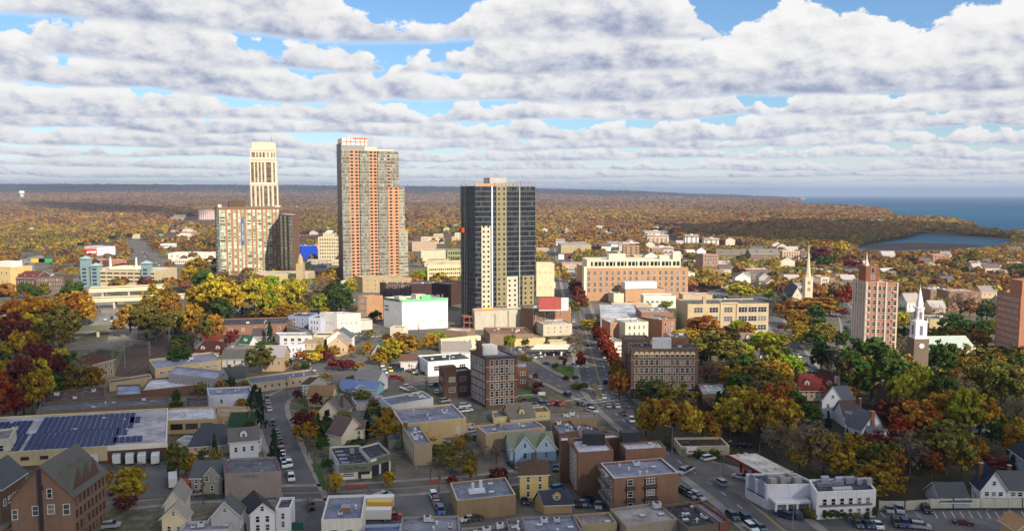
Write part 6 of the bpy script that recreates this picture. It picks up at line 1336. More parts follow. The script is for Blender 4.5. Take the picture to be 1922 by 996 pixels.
bridge('low green-sided highway flyover in shade at the left',300,650,1000,605,5,8,1.3,m=mat('wall',C(110,116,96)),piers=2)
bridge('short pale footbridge right of the parking garage',1320,150,1500,135,7,8,2.0,piers=2)
# billboard left edge
s=Bd('white roadside billboard with faint lettering cut by the left edge','billboard',(-190,490),(103,488),.5,h=16,name='billboard'); 
b=MB(); b.box(s.P(0,0,s.h-6),s.u*s.w,s.v*.5,Z3*6); b.build('board',mat('plain',C(212,210,216),.6),s.root); b=MB(); b.box(s.P(0,-.06,s.h-6),s.u*s.w,s.v*.06,Z3*.9); b.build('stripe',mat('plain',C(150,104,112)),s.root); b=MB(); b.box(s.P(0,-1.2,s.h-6.9),s.u*s.w,s.v*1.4,Z3*.3); b.build('catwalk',GREY,s.root)
b=MB(); b.cyl(s.P(s.w*.4,.3,0),s.P(s.w*.4,.3,s.h-6),.6,n=10); b.build('post',DARK,s.root)
text(s.root,'PARTY','lettering',s.P(s.w*.70,-.08,s.h-2.4),math.atan2(s.u.y,s.u.x),2.1,mat('plain',C(120,130,122)))
zm('D1')
s=flat('white storage building with blue grid front and red corner','storage building',(515,140),(875,120),30,yb=300,wall=C(236,232,228),roof=C(150,150,168),lm='white storage building with grid',name='storage_building')
b=MB()
for i in range(9): b.box(s.P(s.w*i/8.2,-.15,0),s.u*.5,s.v*.15,Z3*s.h)
for z in (.33,.66): b.box(s.P(0,-.2,s.h*z),s.u*s.w,s.v*.2,Z3*.5)
b.build('blue_grid',mat('plain',C(150,160,190)),s.root); b=MB(); b.box(s.P(-14,-.5,0),s.u*14,s.v*10,Z3*s.h*.8,0); b.box(s.P(-13,-.7,s.h*.35),s.u*12,s.v*.2,Z3*2.4,1); b.build('red_corner',[mat('plain',C(206,60,64)),WHITE],s.root)
flat('low brick block with red band behind the parking garage','building',(380,380),(700,370),16,h=8,wall=C(190,112,84),roof=C(206,190,170),win=(9,1,2.5,1.6))
flat('red brick shops behind the parking garage right of the first fin','building',(750,390),(1090,370),16,h=8,wall=C(176,104,80),roof=C(190,176,156),clut=3)
zm('Z2')
blk('wide tan three-deck parking structure at the foot of the green glass tower',270,800,580,875,d=24,wall=C(206,182,146),roof=C(214,200,172),cols=0,cl=0,cat='parking structure',lm='tan parking structure')
blk('brick and cream hotel with dark lower decks, between the towers',635,600,765,742,d=24,wall=C(226,200,152),roof=C(206,190,160),cols=9,rows=7,w=2,h=1.8,cl=2,cat='hotel',lm='cream hotel between towers')
s=flat('cobalt blue cinema-like box building','cinema',(540,650),(630,648),('l',500,645),yb=718,wall=C(30,70,190),roof=C(120,150,220),clut=6,lm='cobalt blue building',name='cinema')
blk('dark brown multiplex slab behind the cobalt blue building',500,592,630,625,d=40,wall=C(84,70,66),roof=C(110,96,90),cols=0,cl=4,cat='multiplex')
house('small stone church gable at the foot of the parking structure',(545,905),(610,905),14,h=7,ridge='d',rh=7,wall=C(196,180,150),roof=C(120,108,100),win=(1,1),cat='church',kind='wall')
s=Bd('slender stone church tower with stepped spire beside the parking structure','church steeple',(517,880),(540,880),6,h=1,name='church_steeple'); c=s.P(3,3); zt=z_at(c,px((0,690))[1]); b=MB(); b.cbox((c.x,c.y,0),6,6,zt*.72); b.cyl((c.x,c.y,zt*.72),(c.x,c.y,zt*.88),2.6,1.9,8); b.cyl((c.x,c.y,zt*.88),(c.x,c.y,zt),1.9,.2,8); b.build('stone_tower',mat('wall',C(196,166,110)),s.root)
blk('long white shopfront by the lawn left of the orange brick tower',540,780,670,815,d=12,wall=C(226,220,214),roof=C(150,140,130),cols=5,rows=1,w=3,h=2.4,cl=0,cat='shops')
blk('brown rendered church hall with square tower in the yellow trees',525,945,672,985,d=14,wall=C(196,164,120),roof=C(170,140,104),cols=0,cl=0,cat='hall')
blk('tan brick block with cream rooftop structures at the orange tower foot',880,822,1150,905,d=('l',832,810),wall=C(200,166,116),roof=C(200,180,150),cols=6,rows=3,w=1,h=1.4,cl=8,lm='tan block at orange tower foot')
zm('E1')
s=flat('dark brick block with white-trimmed bay windows','apartment block',(520,690),(820,690),('l',452,680),yb=880,wall=C(120,76,62),roof=C(110,96,96),win=(5,3,2.0,2.2),clut=4,name='apartment_block',lm='white-trimmed dark brick block')
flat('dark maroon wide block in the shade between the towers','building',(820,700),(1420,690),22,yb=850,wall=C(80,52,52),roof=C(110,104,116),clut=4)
s=flat('cream art deco garage building with ribbon windows','building',(1010,480),(1410,470),('l',1110,430),yb=690,wall=C(232,206,146),roof=C(226,206,166),lm='cream ribbon-window garage')
s.windows('f',16,3,1.3,1.7,z0=3,top=2.4,fm=CONC); s.done()
flat('pale stone theatre with two big arches','theatre',(935,310),(1240,308),22,yb=435,wall=C(226,206,174),roof=C(150,140,126),clut=4,lm='stone theatre with arches')
flat('moss green fronted block joined to the arched theatre','building',(1240,305),(1420,303),22,yb=435,wall=C(150,160,100),roof=C(84,92,110),win=(6,2,1.8,3),fm=mat('plain',C(110,120,80)))
flat('grey concrete hall with flagpole beyond the towers','hall',(830,215),(1100,210),20,yb=320,wall=C(190,160,136),roof=C(170,160,150),clut=2)
blk('pale houses cluster with white dormers on the far slope',1010,180,1200,230,d=14,wall=C(230,214,196),roof=C(206,196,190),cols=6,rows=2,cl=3,cat='house')
flat('bright cream tall end wall right of the dark glass tower','building',(2280,640),(2600,600),20,h=30,wall=C(238,216,176),roof=C(206,190,170)) if 0 else None
zm('C3')
flat('cream blank-walled tall block right of the dark glass tower','building',(-130,742),(205,742),14,h=26,wall=C(240,216,174),roof=C(206,186,150),lm='cream blank-walled block',win=(3,2,.8,.8))
flat('wide olive-tan warehouse at the head of the street','warehouse',(330,400),(895,385),('l',270,345),yb=610,wall=C(176,158,116),roof=C(156,160,170),clut=2,lm='olive-tan warehouse')
flat('dark red brick row in front of the olive-tan warehouse','shops',(385,560),(695,555),12,yb=650,wall=C(130,50,48),roof=C(120,100,96),clut=1,name='shop_building')
s=Bd('white mural panel at the end of the dark red row','sign board',(280,568),(385,568),1,yb=665,name='sign_board'); b=MB(); b.box(s.P(0,0,0),s.u*s.w,s.v*1,Z3*s.h); b.build('panel',WHITE,s.root)
flat('white and grey shop row along the far street','shops',(410,800),(730,810),16,yb=900,wall=C(222,214,204),roof=C(180,150,140),win=(6,1,2,1.6),clut=3,name='shop_building')
flat('red roofed long shop behind the white row','shops',(350,735),(790,730),14,h=8,wall=C(190,160,140),roof=C(160,96,84),clut=4,name='shop_building')
zm('C4')
for (lab,x0,y0,x1,yb,d,w_,r_) in (('long white flat commercial roof left of the green glass tower',730,575,1400,660,26,C(236,226,206),C(236,228,212)),('pale brick retail shed with red band on the hill',620,370,1170,405,22,C(214,160,130),C(222,206,196)),
  ('white shop with yellow round sign on the avenue',620,440,800,500,14,C(236,230,220),C(200,196,196)),('small white hotel slabs behind the retail sheds',1170,10,1400,80,20,C(232,206,190),C(220,210,205)),
  ('yellowish school block on the wooded ridge',700,20,950,75,22,C(232,210,150),C(226,210,170)),('tan low warehouse row below the ridge',750,180,1000,215,20,C(236,214,180),C(226,214,200)),
  ('green roofed small station on the hill',480,300,630,325,12,C(150,190,160),C(120,180,150)),('broad grey truck depot roof',770,240,1400,275,24,C(190,170,150),C(110,120,140)),('orange brick depot with flat roof',1020,285,1400,310,20,C(206,140,110),C(170,130,112)),
  ('pale low garage beneath the gold trees',780,665,1040,730,14,C(226,214,196),C(230,222,206)),('white loading shed at the tower foot',1220,625,1420,690,16,C(236,230,214),C(214,206,190))):
    flat(lab,'commercial building',(x0,y0),(x1,y0),d,yb=yb,wall=w_,roof=r_,win=(8,1,2.5,1.6) if yb-y0>45 else None,clut=3,name='commercial_building')
# far pale buildings scattered in the woods
zm('F')
FARB=[(206,1215,446,1255,458,C(222,190,170),'broad pink-stone hospital block in the distant woods'),(0,1210,438,1252,447,C(232,200,180),'white-topped upper storey of the distant hospital'),(0,1286,446,1312,456,C(240,232,226),'bright white manor in the distant woods'),(0,1170,462,1200,482,C(186,140,100),'tan brick block behind the orange department building'),(0,1150,482,1175,492,C(200,180,140),'small cream block beside the tan brick block'),(0,1218,468,1265,474,C(226,200,190),'long pink low roof in the maroon trees'),
 (0,320,409,340,413,C(236,206,170),'yellow institution on the left ridge'),(0,373,398,400,412,C(236,206,200),'pinkish white flats left of the green glass tower'),(0,130,411,160,416,C(226,170,150),'long pink rooftop in the left woods'),(0,178,412,198,416,C(226,170,150),'second pink rooftop in the left woods'),
 (0,545,392,585,397,C(226,206,186),'far cream roofs seen between the two left towers'),(0,770,378,800,384,C(230,190,180),'far pinkish sheds right of the orange tower'),(0,540,377,560,380,C(232,206,196),'tiny far white sheds beyond the cream tower'),(0,1480,394,1500,400,C(236,226,220),'white waterfront house among orange trees'),(0,1420,382,1432,386,C(236,226,220),'tiny white harbour house'),
 (0,1597,424,1607,429,C(240,235,230),'small white villa near the headland'),(0,1638,416,1660,424,C(170,160,170),'grey manor on the headland shore'),(0,1727,428,1752,434,C(230,170,150),'coral pink villa beyond the lagoon'),(0,1545,417,1570,423,C(200,200,206),'grey white mansion above the dark trees'),
 (0,1322,452,1350,462,C(236,220,200),'white chimneyed house left of the dark wood'),(0,1060,434,1068,443,C(226,200,150),'small cream cottage in the woods near the avenue'),(0,1500,372.6,1512,374.4,C(236,226,210),'far white seafront flats')]
def hit(x,y):
    """where the ray through a far picture point meets the land"""
    d=UF(x,y)-Vector((0,0,HC)) if y>HY+1 else None
    u=(x-CX)/F; v=(y-CY)/F; r=Vector((u,cp-v*sp,-sp-v*cp)); D=600.0
    while D<24000:
        P=Vector((0,0,HC))+r*(D/r.y)
        if P.z<=float(terr(P.x,P.y)): return P
        D*=1.004
    return P
for (_,x0,y0,x1,yb,w_,lab) in FARB:
    P=hit((x0+x1)/2,yb); k=P.y/F; W=(x1-x0)*k; H=(yb-y0)*k*1.15+2; e=empty('distant_building',(P.x,P.y,P.z-3)); tag(e,lab,'distant building'); rr=random.Random(int(x0))
    b=MB(); n=max(1,int(W/24)); D_=min(30,W*.6)
    for i in range(n): b.box((-W/2+W*i/n,rr.uniform(0,4),0),X3*(W/n*.99),Y3*D_,Z3*(H*rr.uniform(.8,1)+3))
    b.build('wall',mat('wall',w_),e,org=(0,0,0)); FOOT.append([(P.x-W/2,P.y-4),(P.x+W/2,P.y-4),(P.x+W/2,P.y+D_),(P.x-W/2,P.y+D_)])
    b=MB(); b.box((-W/2-.3,-.4,H+2.6),X3*(W+.6),Y3*(D_+5),Z3*.8); b.box((-W*.1,3,H+3.2),X3*W*.2,Y3*6,Z3*2.5); b.build('roof',mat('roof',C(226,214,206),.7),e,org=(0,0,0))
    if W<160:
        nc=max(2,int(W/6)); q=MB()
        for r in range(max(1,int(H/3.6))):
            for c in range(nc): q.box((-W/2+W*(c+.3)/nc,-.08,4+r*3.4),X3*2.2,Y3*.08,Z3*1.7)
        q.build('window_rows',DARK,e,org=(0,0,0))
def wtower(lab,x,yb,yt,w):
    P=hit(x,yb); z0=P.z; h=z_at(P,yt)-z0; r=w/F*P.y/2; e=empty('water_tower',(P.x,P.y,z0)); tag(e,lab,'water tower'); b=MB(); b.cyl((0,0,0),(0,0,h*.6),r*.55,r*.6,12); b.build('stem',WHITE,e,org=(0,0,0)); b=MB(); b.cyl((0,0,h*.6),(0,0,h*.75),r*.6,r,14); b.cyl((0,0,h*.75),(0,0,h),r,r*.85,14); b.build('tank',WHITE,e,org=(0,0,0))
wtower('white water tower on the left horizon',41.5,377,358,10)
# small far houses poking through the trees on the right shore and the left woods
RH=random.Random(5); HG=[]
for i in range(150):
    if i<60: x=RH.uniform(1010,1640); y=RH.uniform(380,440)
    elif i<110: x=RH.uniform(30,860); y=RH.uniform(392,445)
    else: x=RH.uniform(1150,1922); y=RH.uniform(455,540)
    P=UF(x,y)
    if inside((P.x,P.y),seaW) or inside((P.x,P.y),lagW) or any(inside((P.x,P.y),f) for f in FOOT): continue
    w=RH.uniform(11,17); wp=w*F/P.y
    s=house('pale distant house',(x-wp/2,y-6*F/P.y),(x+wp/2,y-6*F/P.y),10,h=8,ridge=RH.choice('wd'),rh=4,wall=RH.choice([C(236,230,220),C(226,206,186),C(206,190,170)]),roof=RH.choice([C(150,140,134),C(110,96,90),C(186,176,170)]),win=None,name='house',group='small distant houses among the trees')
    HG.append((s.root,x,y))
# ================================================================ ROADS AND SURFACES
zm('F')
# wide street junction, main avenue from the lower right to the far end of the street
R1=road([(1490,1010),(1400,935),(1300,865),(1225,815),(1165,768),(1128,725),(1118,690),(1105,640),(1092,600),(1080,560),(1068,520),(1060,490),(1052,465)],15.5,lanes=4,walk=2.6)
R2=road([(1152,762),(1085,735),(1020,703),(985,682),(955,660),(930,640)],11,walk=2.4,center=None,lanes=4)
R3=road([(598,1010),(575,950),(556,900),(540,860),(524,815),(508,775),(512,752),(545,735),(600,715),(650,695),(720,690),(790,680)],9.5,walk=1.8,center=None)
R4=road([(250,940),(400,925),(590,925),(720,918),(860,908),(940,900),(1010,888)],9,walk=1.8)
R5=road([(1452,600),(1478,640),(1495,668),(1520,700)],10,center=None); R6=road([(1425,590),(1520,640),(1600,680),(1700,700)],9,center=None,walk=0)
R7=road([(1570,560),(1596,600),(1602,640),(1600,668)],10,walk=1.6,center=None)
R8=road([(1280,540),(1450,560),(1560,575)],9,center=None,walk=0)
R9=road([(640,640),(700,610),(790,625),(870,650),(940,655)],8,center=None,walk=0)
HW=mat('ground',(.24,.215,.175),.9,s=.05)
H1=road([(-60,690),(30,665),(110,640),(165,620),(200,603),(213,590),(205,575),(190,563),(160,550)],13,name='highway',m=HW,walk=0,center=None,lanes=4)
H2=road([(230,640),(232,610),(228,590),(215,570),(190,555),(175,548)],15,name='highway',m=HW,walk=0,center=None,lanes=4)
H3=road([(175,548),(120,530),(60,520),(38,505),(50,490),(90,478),(150,470),(200,466)],22,name='highway',m=HW,walk=0,center=PAINT,lanes=4)
area('avenue',[(232,452),(262,448),(275,455),(332,528),(262,528)],ASPL)
b_=area('railway_bed',[(215,705),(235,652),(330,618),(430,590),(520,558),(560,565),(430,635),(345,685),(290,712)],RAILBED)
b_2=area('railway_bed',[(-20,740),(120,680),(190,655),(225,660),(200,700),(150,730)],mat('ground',(.05,.06,.025),.95,s=.2),block=False)
def rails(pts,offs_):
    P=smooth([U(p) for p in pts],2); b=MB(); s_=MB()
    for o in offs_:
        for g in (-.72,.72):
            A=offs(P,o+g-.05); B=offs(P,o+g+.05)
            for i in range(len(P)-1): b.face([A[i]+Z3*.18,A[i+1]+Z3*.18,B[i+1]+Z3*.18,B[i]+Z3*.18])
        A=offs(P,o-1.3); B=offs(P,o+1.3)
        for i in range(len(P)-1):
            L=(A[i+1]-A[i]).length; n=int(L/1.4)
            for k in range(n):
                t=k/n; a=A[i].lerp(A[i+1],t); c=B[i].lerp(B[i+1],t); t2=t+.25/L; a2=A[i].lerp(A[i+1],t2); c2=B[i].lerp(B[i+1],t2); s_.face([p+Z3*.12 for p in (a,a2,c2,c)])
    r=empty('railway_track',(0,0,0)); tag(r,'parallel railway tracks on dark ballast left of the tan workshop','railway track'); b.build('rail',mat('metal',(.25,.2,.17),.4),r); tag(s_.build('sleeper',WOOD,r),kind='stuff')
rails([(262,700),(340,645),(430,605),(530,564)],(-7,-2.6,2.2,6.6))
area('car_park',[(740,918),(838,912),(872,990),(735,1005)],LOT); area('car_park',[(690,905),(700,925),(750,975),(690,1000)],LOT)
area('car_park',[(850,712),(895,700),(905,770),(842,765)],LOT); area('car_park',[(905,772),(1000,752),(1060,768),(1000,782),(900,785)],LOT)
area('construction_yard',[(740,868),(850,840),(1010,835),(1040,850),(1030,880),(860,905),(745,912)],mat('ground',(.15,.125,.10),.95,s=.1),block=False)
area('car_park',[(1590,960),(1922,955),(2000,1010),(1470,1015)],LOT); area('forecourt',[(1280,860),(1370,845),(1450,900),(1400,935),(1330,905)],mat('ground',(.15,.13,.115),.9,s=.1)); area('car_park',[(1440,962),(1600,955),(1500,1010)],LOT,block=False)
area('car_park',[(610,555),(690,545),(700,600),(580,600)],ASPL); area('car_park',[(600,620),(720,610),(700,655),(610,660)],ASPL,block=False)
area('car_park',[(1290,520),(1400,535),(1390,575),(1295,580)],ASPL,block=False); area('lawn',[(1262,583),(1291,583),(1291,607),(1262,605)],GRASS)
area('forecourt',[(975,655),(1060,640),(1085,690),(1030,700),(985,685)],ASPL); area('lawn',[(1036,693),(1068,684),(1088,690),(1088,708),(1056,712)],mat('ground',(.07,.13,.015),.95,s=.3))
area('lawn',[(972,735),(1000,725),(1025,745),(972,754)],mat('ground',(.06,.12,.015),.95,s=.3)); area('pavement',[(968,741),(1020,738),(1022,741),(968,744)],PAVE)
area('traffic_island',[(1068,720),(1105,715),(1112,738),(1100,735)],PAVE); area('traffic_island',[(1112,722),(1118,716),(1132,758),(1120,748)],mat('ground',(.28,.2,.08),.9,s=.3))
area('truck_yard',[(170,860),(310,850),(345,930),(215,940)],LOT,block=False); area('truck_yard',[(0,865),(110,862),(100,885),(0,890)],LOT,block=False)
area('car_park',[(560,690),(650,665),(760,680),(740,720),(620,735)],LOT,block=False)
area('lawn',[(384,928),(404,926),(404,936),(384,938)],GRASS); area('lawn',[(584,870),(596,868),(618,918),(606,920)],GRASS,block=False)
area('lawn',[(1650,930),(1760,920),(1770,950),(1655,950)],GRASS,block=False); area('lawn',[(1640,735),(1800,725),(1830,780),(1660,800)],mat('ground',(.045,.07,.02),.95,s=.2),block=False)
area('wood_floor',[(1340,700),(1922,680),(2100,960),(1650,955),(1440,890),(1200,830),(1190,770)],mat('ground',(.05,.045,.022),.95,s=.15),block=False)
area('causeway',[(1740,440.2),(1905,449),(1908,451.5),(1742,442)],mat('ground',(.12,.13,.06),.95,s=.05),z=1.2)
area('marsh',[(1625,462),(1700,456),(1790,458),(1850,462),(1800,467),(1700,469),(1630,469)],mat('ground',(.075,.05,.03),.95,s=.02),z=.8); area('marsh',[(1640,476),(1760,472),(1850,473),(1700,479)],mat('ground',(.06,.07,.03),.95,s=.02),z=.8)
lines([((1752+i*16.5,960),(1760+i*16.5,973)) for i in range(12)],w=.07); lines([((1630+i*22,962),(1640+i*22,972)) for i in range(5)],w=.07)
lines([((1108,752),(1175,745)),((1110,756),(1178,749))],w=.3,name='stop_line'); lines([((1050,755),(1100,746))],w=.25,name='stop_line'); lines([((1118+i*2.2,724+i*6),(1126+i*2.2,722+i*6)) for i in range(6)],m=YPAINT,w=.2,name='hatching')
# ================================================================ CARS
zm('A4')
cars(845,470,870,540,2,False); cars(812,400,840,540,5,False); cars(775,275,805,360,4,False); cars(700,30,725,130,4,False); car(748,220,748,260,'dark blue','suv'); car(870,590,880,640,'dark grey'); car(882,622,890,660,'white','suv')
car(1028,825,1035,860,'black','suv'); cars(545,890,570,980,3,True); car(200,735,240,730,'tan'); car(795,975,800,1000,'black','suv')
zm('A2'); car(1050,965,1150,955,'silver','suv'); cars(170,360,250,350,2,False,['dark blue','dark grey']); cars(270,340,520,335,4,False,['dark blue','teal','dark blue','black']); cars(1095,630,1130,640,1,True)
zm('A3'); car(1275,620,1330,640,'white'); car(1315,680,1380,690,'silver'); cars(440,185,620,130,7,True); cars(480,150,700,100,6,True); cars(1380,55,1680,80,8,True,None,.2); cars(900,160,1060,180,5,True); cars(1080,600,1120,610,1,False,['black'])
cars(1540,60,1690,105,4,True,['maroon','dark grey','red','silver'])
zm('A5'); car(552,650,570,680,'yellow','suv'); cars(480,600,520,680,3,False,['white','silver','white']); cars(580,640,640,655,2,True,['black','dark blue']); cars(690,640,800,680,4,True,['dark grey','black','silver','black']); cars(540,705,640,712,2,False,['red','red']); cars(220,370,470,385,8,True,['white','silver','white','white','dark grey','white','white','silver']); cars(240,415,300,440,2,True)
cars(650,780,730,810,3,True,['white','white','tan']); cars(850,760,930,760,2,True,['silver','dark blue']); car(910,820,900,780,'silver'); car(975,890,1030,880,'silver'); car(1130,930,1200,925,'white'); cars(240,690,260,720,1,True,['black']); cars(200,105,290,95,4,True,['white','silver','white','dark grey']); cars(130,150,230,150,4,True,['dark grey','red','red','silver'])
zm('A6'); car(460,530,500,525,'black','suv'); cars(400,780,520,720,3,False,['silver','dark blue','silver']); cars(900,720,960,865,5,True,['white','maroon','silver','red','blue'],0,math.pi/2); car(580,900,620,895,'red','suv'); cars(900,300,1050,325,3,False,['black','silver','tan']); car(1200,215,1150,225,'silver'); car(1235,265,1240,240,'blue','suv'); cars(1110,60,1180,50,2,False,['silver','white'])
cars(1150,920,1260,905,2,False,['white','dark grey'])
zm('A7'); car(925,645,880,620,'dark blue','suv'); car(1045,725,1100,750,'dark blue'); car(1137,740,1180,760,'dark grey'); car(1140,785,1180,800,'white','suv'); car(1207,590,1200,560,'white'); car(1240,665,1230,630,'white'); car(1315,655,1310,620,'silver'); car(1250,535,1240,500,'dark blue','suv'); car(1282,742,1280,700,'silver'); car(1355,742,1340,700,'white'); car(1410,805,1420,840,'black'); car(1475,865,1490,900,'white','suv')
cars(560,740,770,720,5,True,['dark blue','dark blue','dark grey','dark blue','dark blue'],0,0); car(465,712,480,740,'white','suv'); cars(545,700,580,700,1,True); car(660,690,690,690,'dark grey','suv'); car(845,725,860,730,'red','suv')
cars(1195,230,1270,370,5,False,['white','silver','dark grey','silver','white']); cars(500,255,640,250,4,True,['silver','black','dark grey','white']); cars(620,325,700,315,3,True,['white','dark grey','silver']); cars(740,300,860,285,3,True,['black','silver','dark grey']); cars(890,300,990,285,3,True,['dark grey','tan','maroon']); car(755,380,800,385,'dark blue'); car(895,340,940,345,'black','suv'); car(1100,220,1095,190,'black')
zm('E2'); cars(440,0,490,60,2,False)
zm('F'); cars(1048,478,1075,545,9,False); cars(1060,476,1066,500,3,False); cars(1075,600,1088,630,3,False)
zm('A8'); car(660,465,665,500,'teal'); cars(270,420,320,460,2,False,['dark blue','dark grey']); cars(830,775,940,770,3,True,['black','silver','dark blue']); car(1028,790,1030,820,'silver'); car(930,745,1000,740,'black','suv'); cars(1745,510,1830,470,2,False,['silver','dark grey']); cars(1740,650,1840,710,3,False,['black','teal','silver']); car(650,650,620,655,'blue'); car(390,750,400,770,'dark grey'); car(700,700,760,760,'black')
zm('B2'); cars(170,480,240,445,2,False,['silver','white']); cars(175,610,330,690,4,False,['black','teal','silver','silver']); car(590,840,640,880,'dark grey','suv'); car(700,860,750,900,'dark blue','suv'); car(490,562,440,530,'silver','suv'); car(650,512,600,500,'white'); car(390,362,450,350,'white','suv'); car(685,258,740,262,'black'); car(740,935,800,980,'white'); car(820,935,880,980,'teal'); car(1010,830,960,815,'dark blue','suv'); car(1120,830,1100,800,'dark blue'); car(1180,815,1160,780,'black')
zm('B4'); car(500,670,520,710,'silver'); car(607,672,625,712,'silver'); car(885,668,915,700,'black','suv'); cars(120,820,420,830,3,True,['dark grey','dark blue','white']); car(575,815,600,860,'black','suv'); car(665,820,685,860,'dark blue'); car(780,820,870,840,'black'); car(830,850,920,860,'silver','suv'); car(1270,805,1380,815,'maroon')
zm('C8'); car(395,378,430,390,'white'); car(620,495,600,470,'dark grey'); car(650,585,680,600,'white'); car(525,740,560,780,'dark grey','suv'); car(740,705,790,720,'dark grey'); car(825,815,900,830,'white'); car(935,870,960,880,'dark grey'); cars(1380,120,1470,200,3,False,['black','black','dark grey']); car(1450,40,1440,20,'dark grey')
zm('Z4'); cars(1160,540,1300,575,11,True,['white','silver','dark grey','white','silver','dark blue','white','silver','white','dark grey','silver']); cars(1170,560,1290,595,9,True,['dark grey','white','silver','white','dark blue','silver','white','dark grey','silver']); cars(1000,590,1060,580,3,True,['white','dark grey','white']); 
zm('Z8'); car(895,545,890,500,'white'); car(950,535,950,500,'dark blue'); car(950,560,955,520,'white'); car(25,840,80,820,'maroon'); car(195,805,260,785,'dark blue'); car(30,870,60,850,'dark grey')
zm('Z1'); cars(150,700,230,650,8,True); cars(200,740,240,680,5,True); cars(300,700,360,690,4,True)
zm('F'); cars(255,465,320,515,14,False); cars(270,480,310,520,8,False); cars(466,502,545,498,9,True); cars(1145,565,1170,590,2,False)
# ================================================================ POLES, GANTRIES, FENCES
zm('A4'); upole(1000,450,270,.1); upole(1052,565,370,.1); upole(1150,830,560,.1); upole(240,800,590,.1); upole(1003,860,750,.1); lamp(920,230,130,2.6)
zm('A6'); lamp(768,515,300,1.5); upole(945,690,480,.1); upole(878,600,440,0); upole(502,870,700,0) if 0 else None
zm('B2'); lamp(92,325,95,3.0); lamp(487,565,400,2.8); lamp(1083,930,745,0); lamp(520,350,230,.2); lamp(810,320,225,0); lamp(1180,440,330,0)
zm('B4'); lamp(1522,770,640,0); upole(1597,160,-60,.2)
zm('A7'); lamp(717,540,450,0); lamp(995,410,290,0); lamp(685,380,310,0); lamp(1033,740,650,0); lamp(450,270,190,0); lamp(1175,820,740,0)
zm('A5'); upole(770,360,275,0); upole(718,720,600,0); upole(830,800,680,0)
zm('A3'); upole(1090,920,740,0); upole(1025,620,500,0); upole(1390,530,385,0); upole(168,520,300,0); upole(1255,1010,-0+870,0)
zm('C8'); lamp(628,820,560,0); lamp(360,380,140,0); lamp(720,950,820,0); lamp(468,520,450,0)
zm('B3'); upole(1120,730,600,0); upole(1628,480,350,0)
zm('F'); lamp(186,600,545,0); lamp(110,700,625,1); lamp(235,690,650,0)
# catenary portals over the railway
for (x0,y0,x1,y1,yt,lab) in ((98,688,212,676,655,'nearest grey lattice catenary portal beside the stone station house'),(177,664,281,668,637,'middle catenary portal over the tracks'),(246,650,318,640,623,'farthest catenary portal by the dark railway bridge')):
    A=UF(x0,y0); B=UF(x1,y1); h=z_at(A,yt); e=empty('catenary_portal',(A.x,A.y,0)); tag(e,lab,'catenary portal',group='steel portals over the railway')
    d=(B-A); b=MB(); 
    for P in (A,B):
        for q in (-.35,.35): b.cyl(P+Vector((q,0,0)),P+Vector((q,0,h)),.1,n=5)
        for k in range(int(h/1.2)): b.cyl(P+Vector((-.35,0,k*1.2)),P+Vector((.35,0,k*1.2+1.2)),.05,n=4)
    b.build('mast',STEEL,e); b=MB(); n=18
    for z in (0,-1.3): b.cyl(A+Z3*(h+z),B+Z3*(h+z),.09,n=5)
    for k in range(n): b.cyl(A+d*(k/n)+Z3*h,A+d*((k+.5)/n)+Z3*(h-1.3),.05,n=4); b.cyl(A+d*((k+.5)/n)+Z3*(h-1.3),A+d*((k+1)/n)+Z3*h,.05,n=4)
    b.build('lattice_beam',STEEL,e); b=MB()
    for k in range(1,5): b.cyl(A+d*(k/5)+Z3*(h-1.3),A+d*(k/5)+Z3*(h-3),.04,n=4); b.cyl(A+d*(k/5)+Z3*(h-3),A+d*(k/5)+Z3*(h-3.25),.14,n=6)
    b.build('insulator',DARK,e)
def wall_line(pts,h,name,label,cat,m,t=.25,posts=0,**k):
    P=[U(p) for p in pts]; e=empty(name,P[0]); tag(e,label,cat); b=MB(); q=MB()
    for A,B in zip(P[:-1],P[1:]):
        d=(B-A).normalized(); n=Vector((d.y,-d.x,0)); b.box(A-n*t/2,B-A,n*t,Z3*h)
        if posts:
            L=(B-A).length; c=int(L/posts)
            for i in range(c+1): p=A+d*(L*i/max(c,1)); q=MB(); q.cbox(p,.2,t+.16,h+.12); q.build('post',m,e)
    b.build('panel',m,e)
zm('B4'); wall_line([(395,655),(660,655),(925,640)],2.4,'fence','pale wooden fence behind the silver cars, left stretch','fence',mat('wall',C(190,180,160)),posts=3)
wall_line([(928,642),(1170,638),(1900,634),(2300,630)],2.6,'fence','long pale board fence in front of the white slate-roofed house','fence',mat('wall',C(196,190,172)),posts=3)
zm('A4'); wall_line([(845,985),(968,985)],1.8,'fence','green chain-link fence right of the white gabled house','fence',mat('plain',C(40,86,74)),t=.06,posts=2)
zm('A6'); wall_line([(210,655),(370,648)],.9,'barrier','orange plastic construction netting beside the yellow kerb tree','barrier',mat('plain',C(170,80,62)),t=.06,posts=2); wall_line([(870,612),(960,606)],.9,'barrier','orange construction netting at the foot of the dark pole','barrier',mat('plain',C(170,80,62)),t=.06,posts=2); wall_line([(1000,430),(1340,380)],1.4,'retaining_wall','long low retaining wall above the dirt yard','retaining wall',mat('wall',C(170,156,128)))
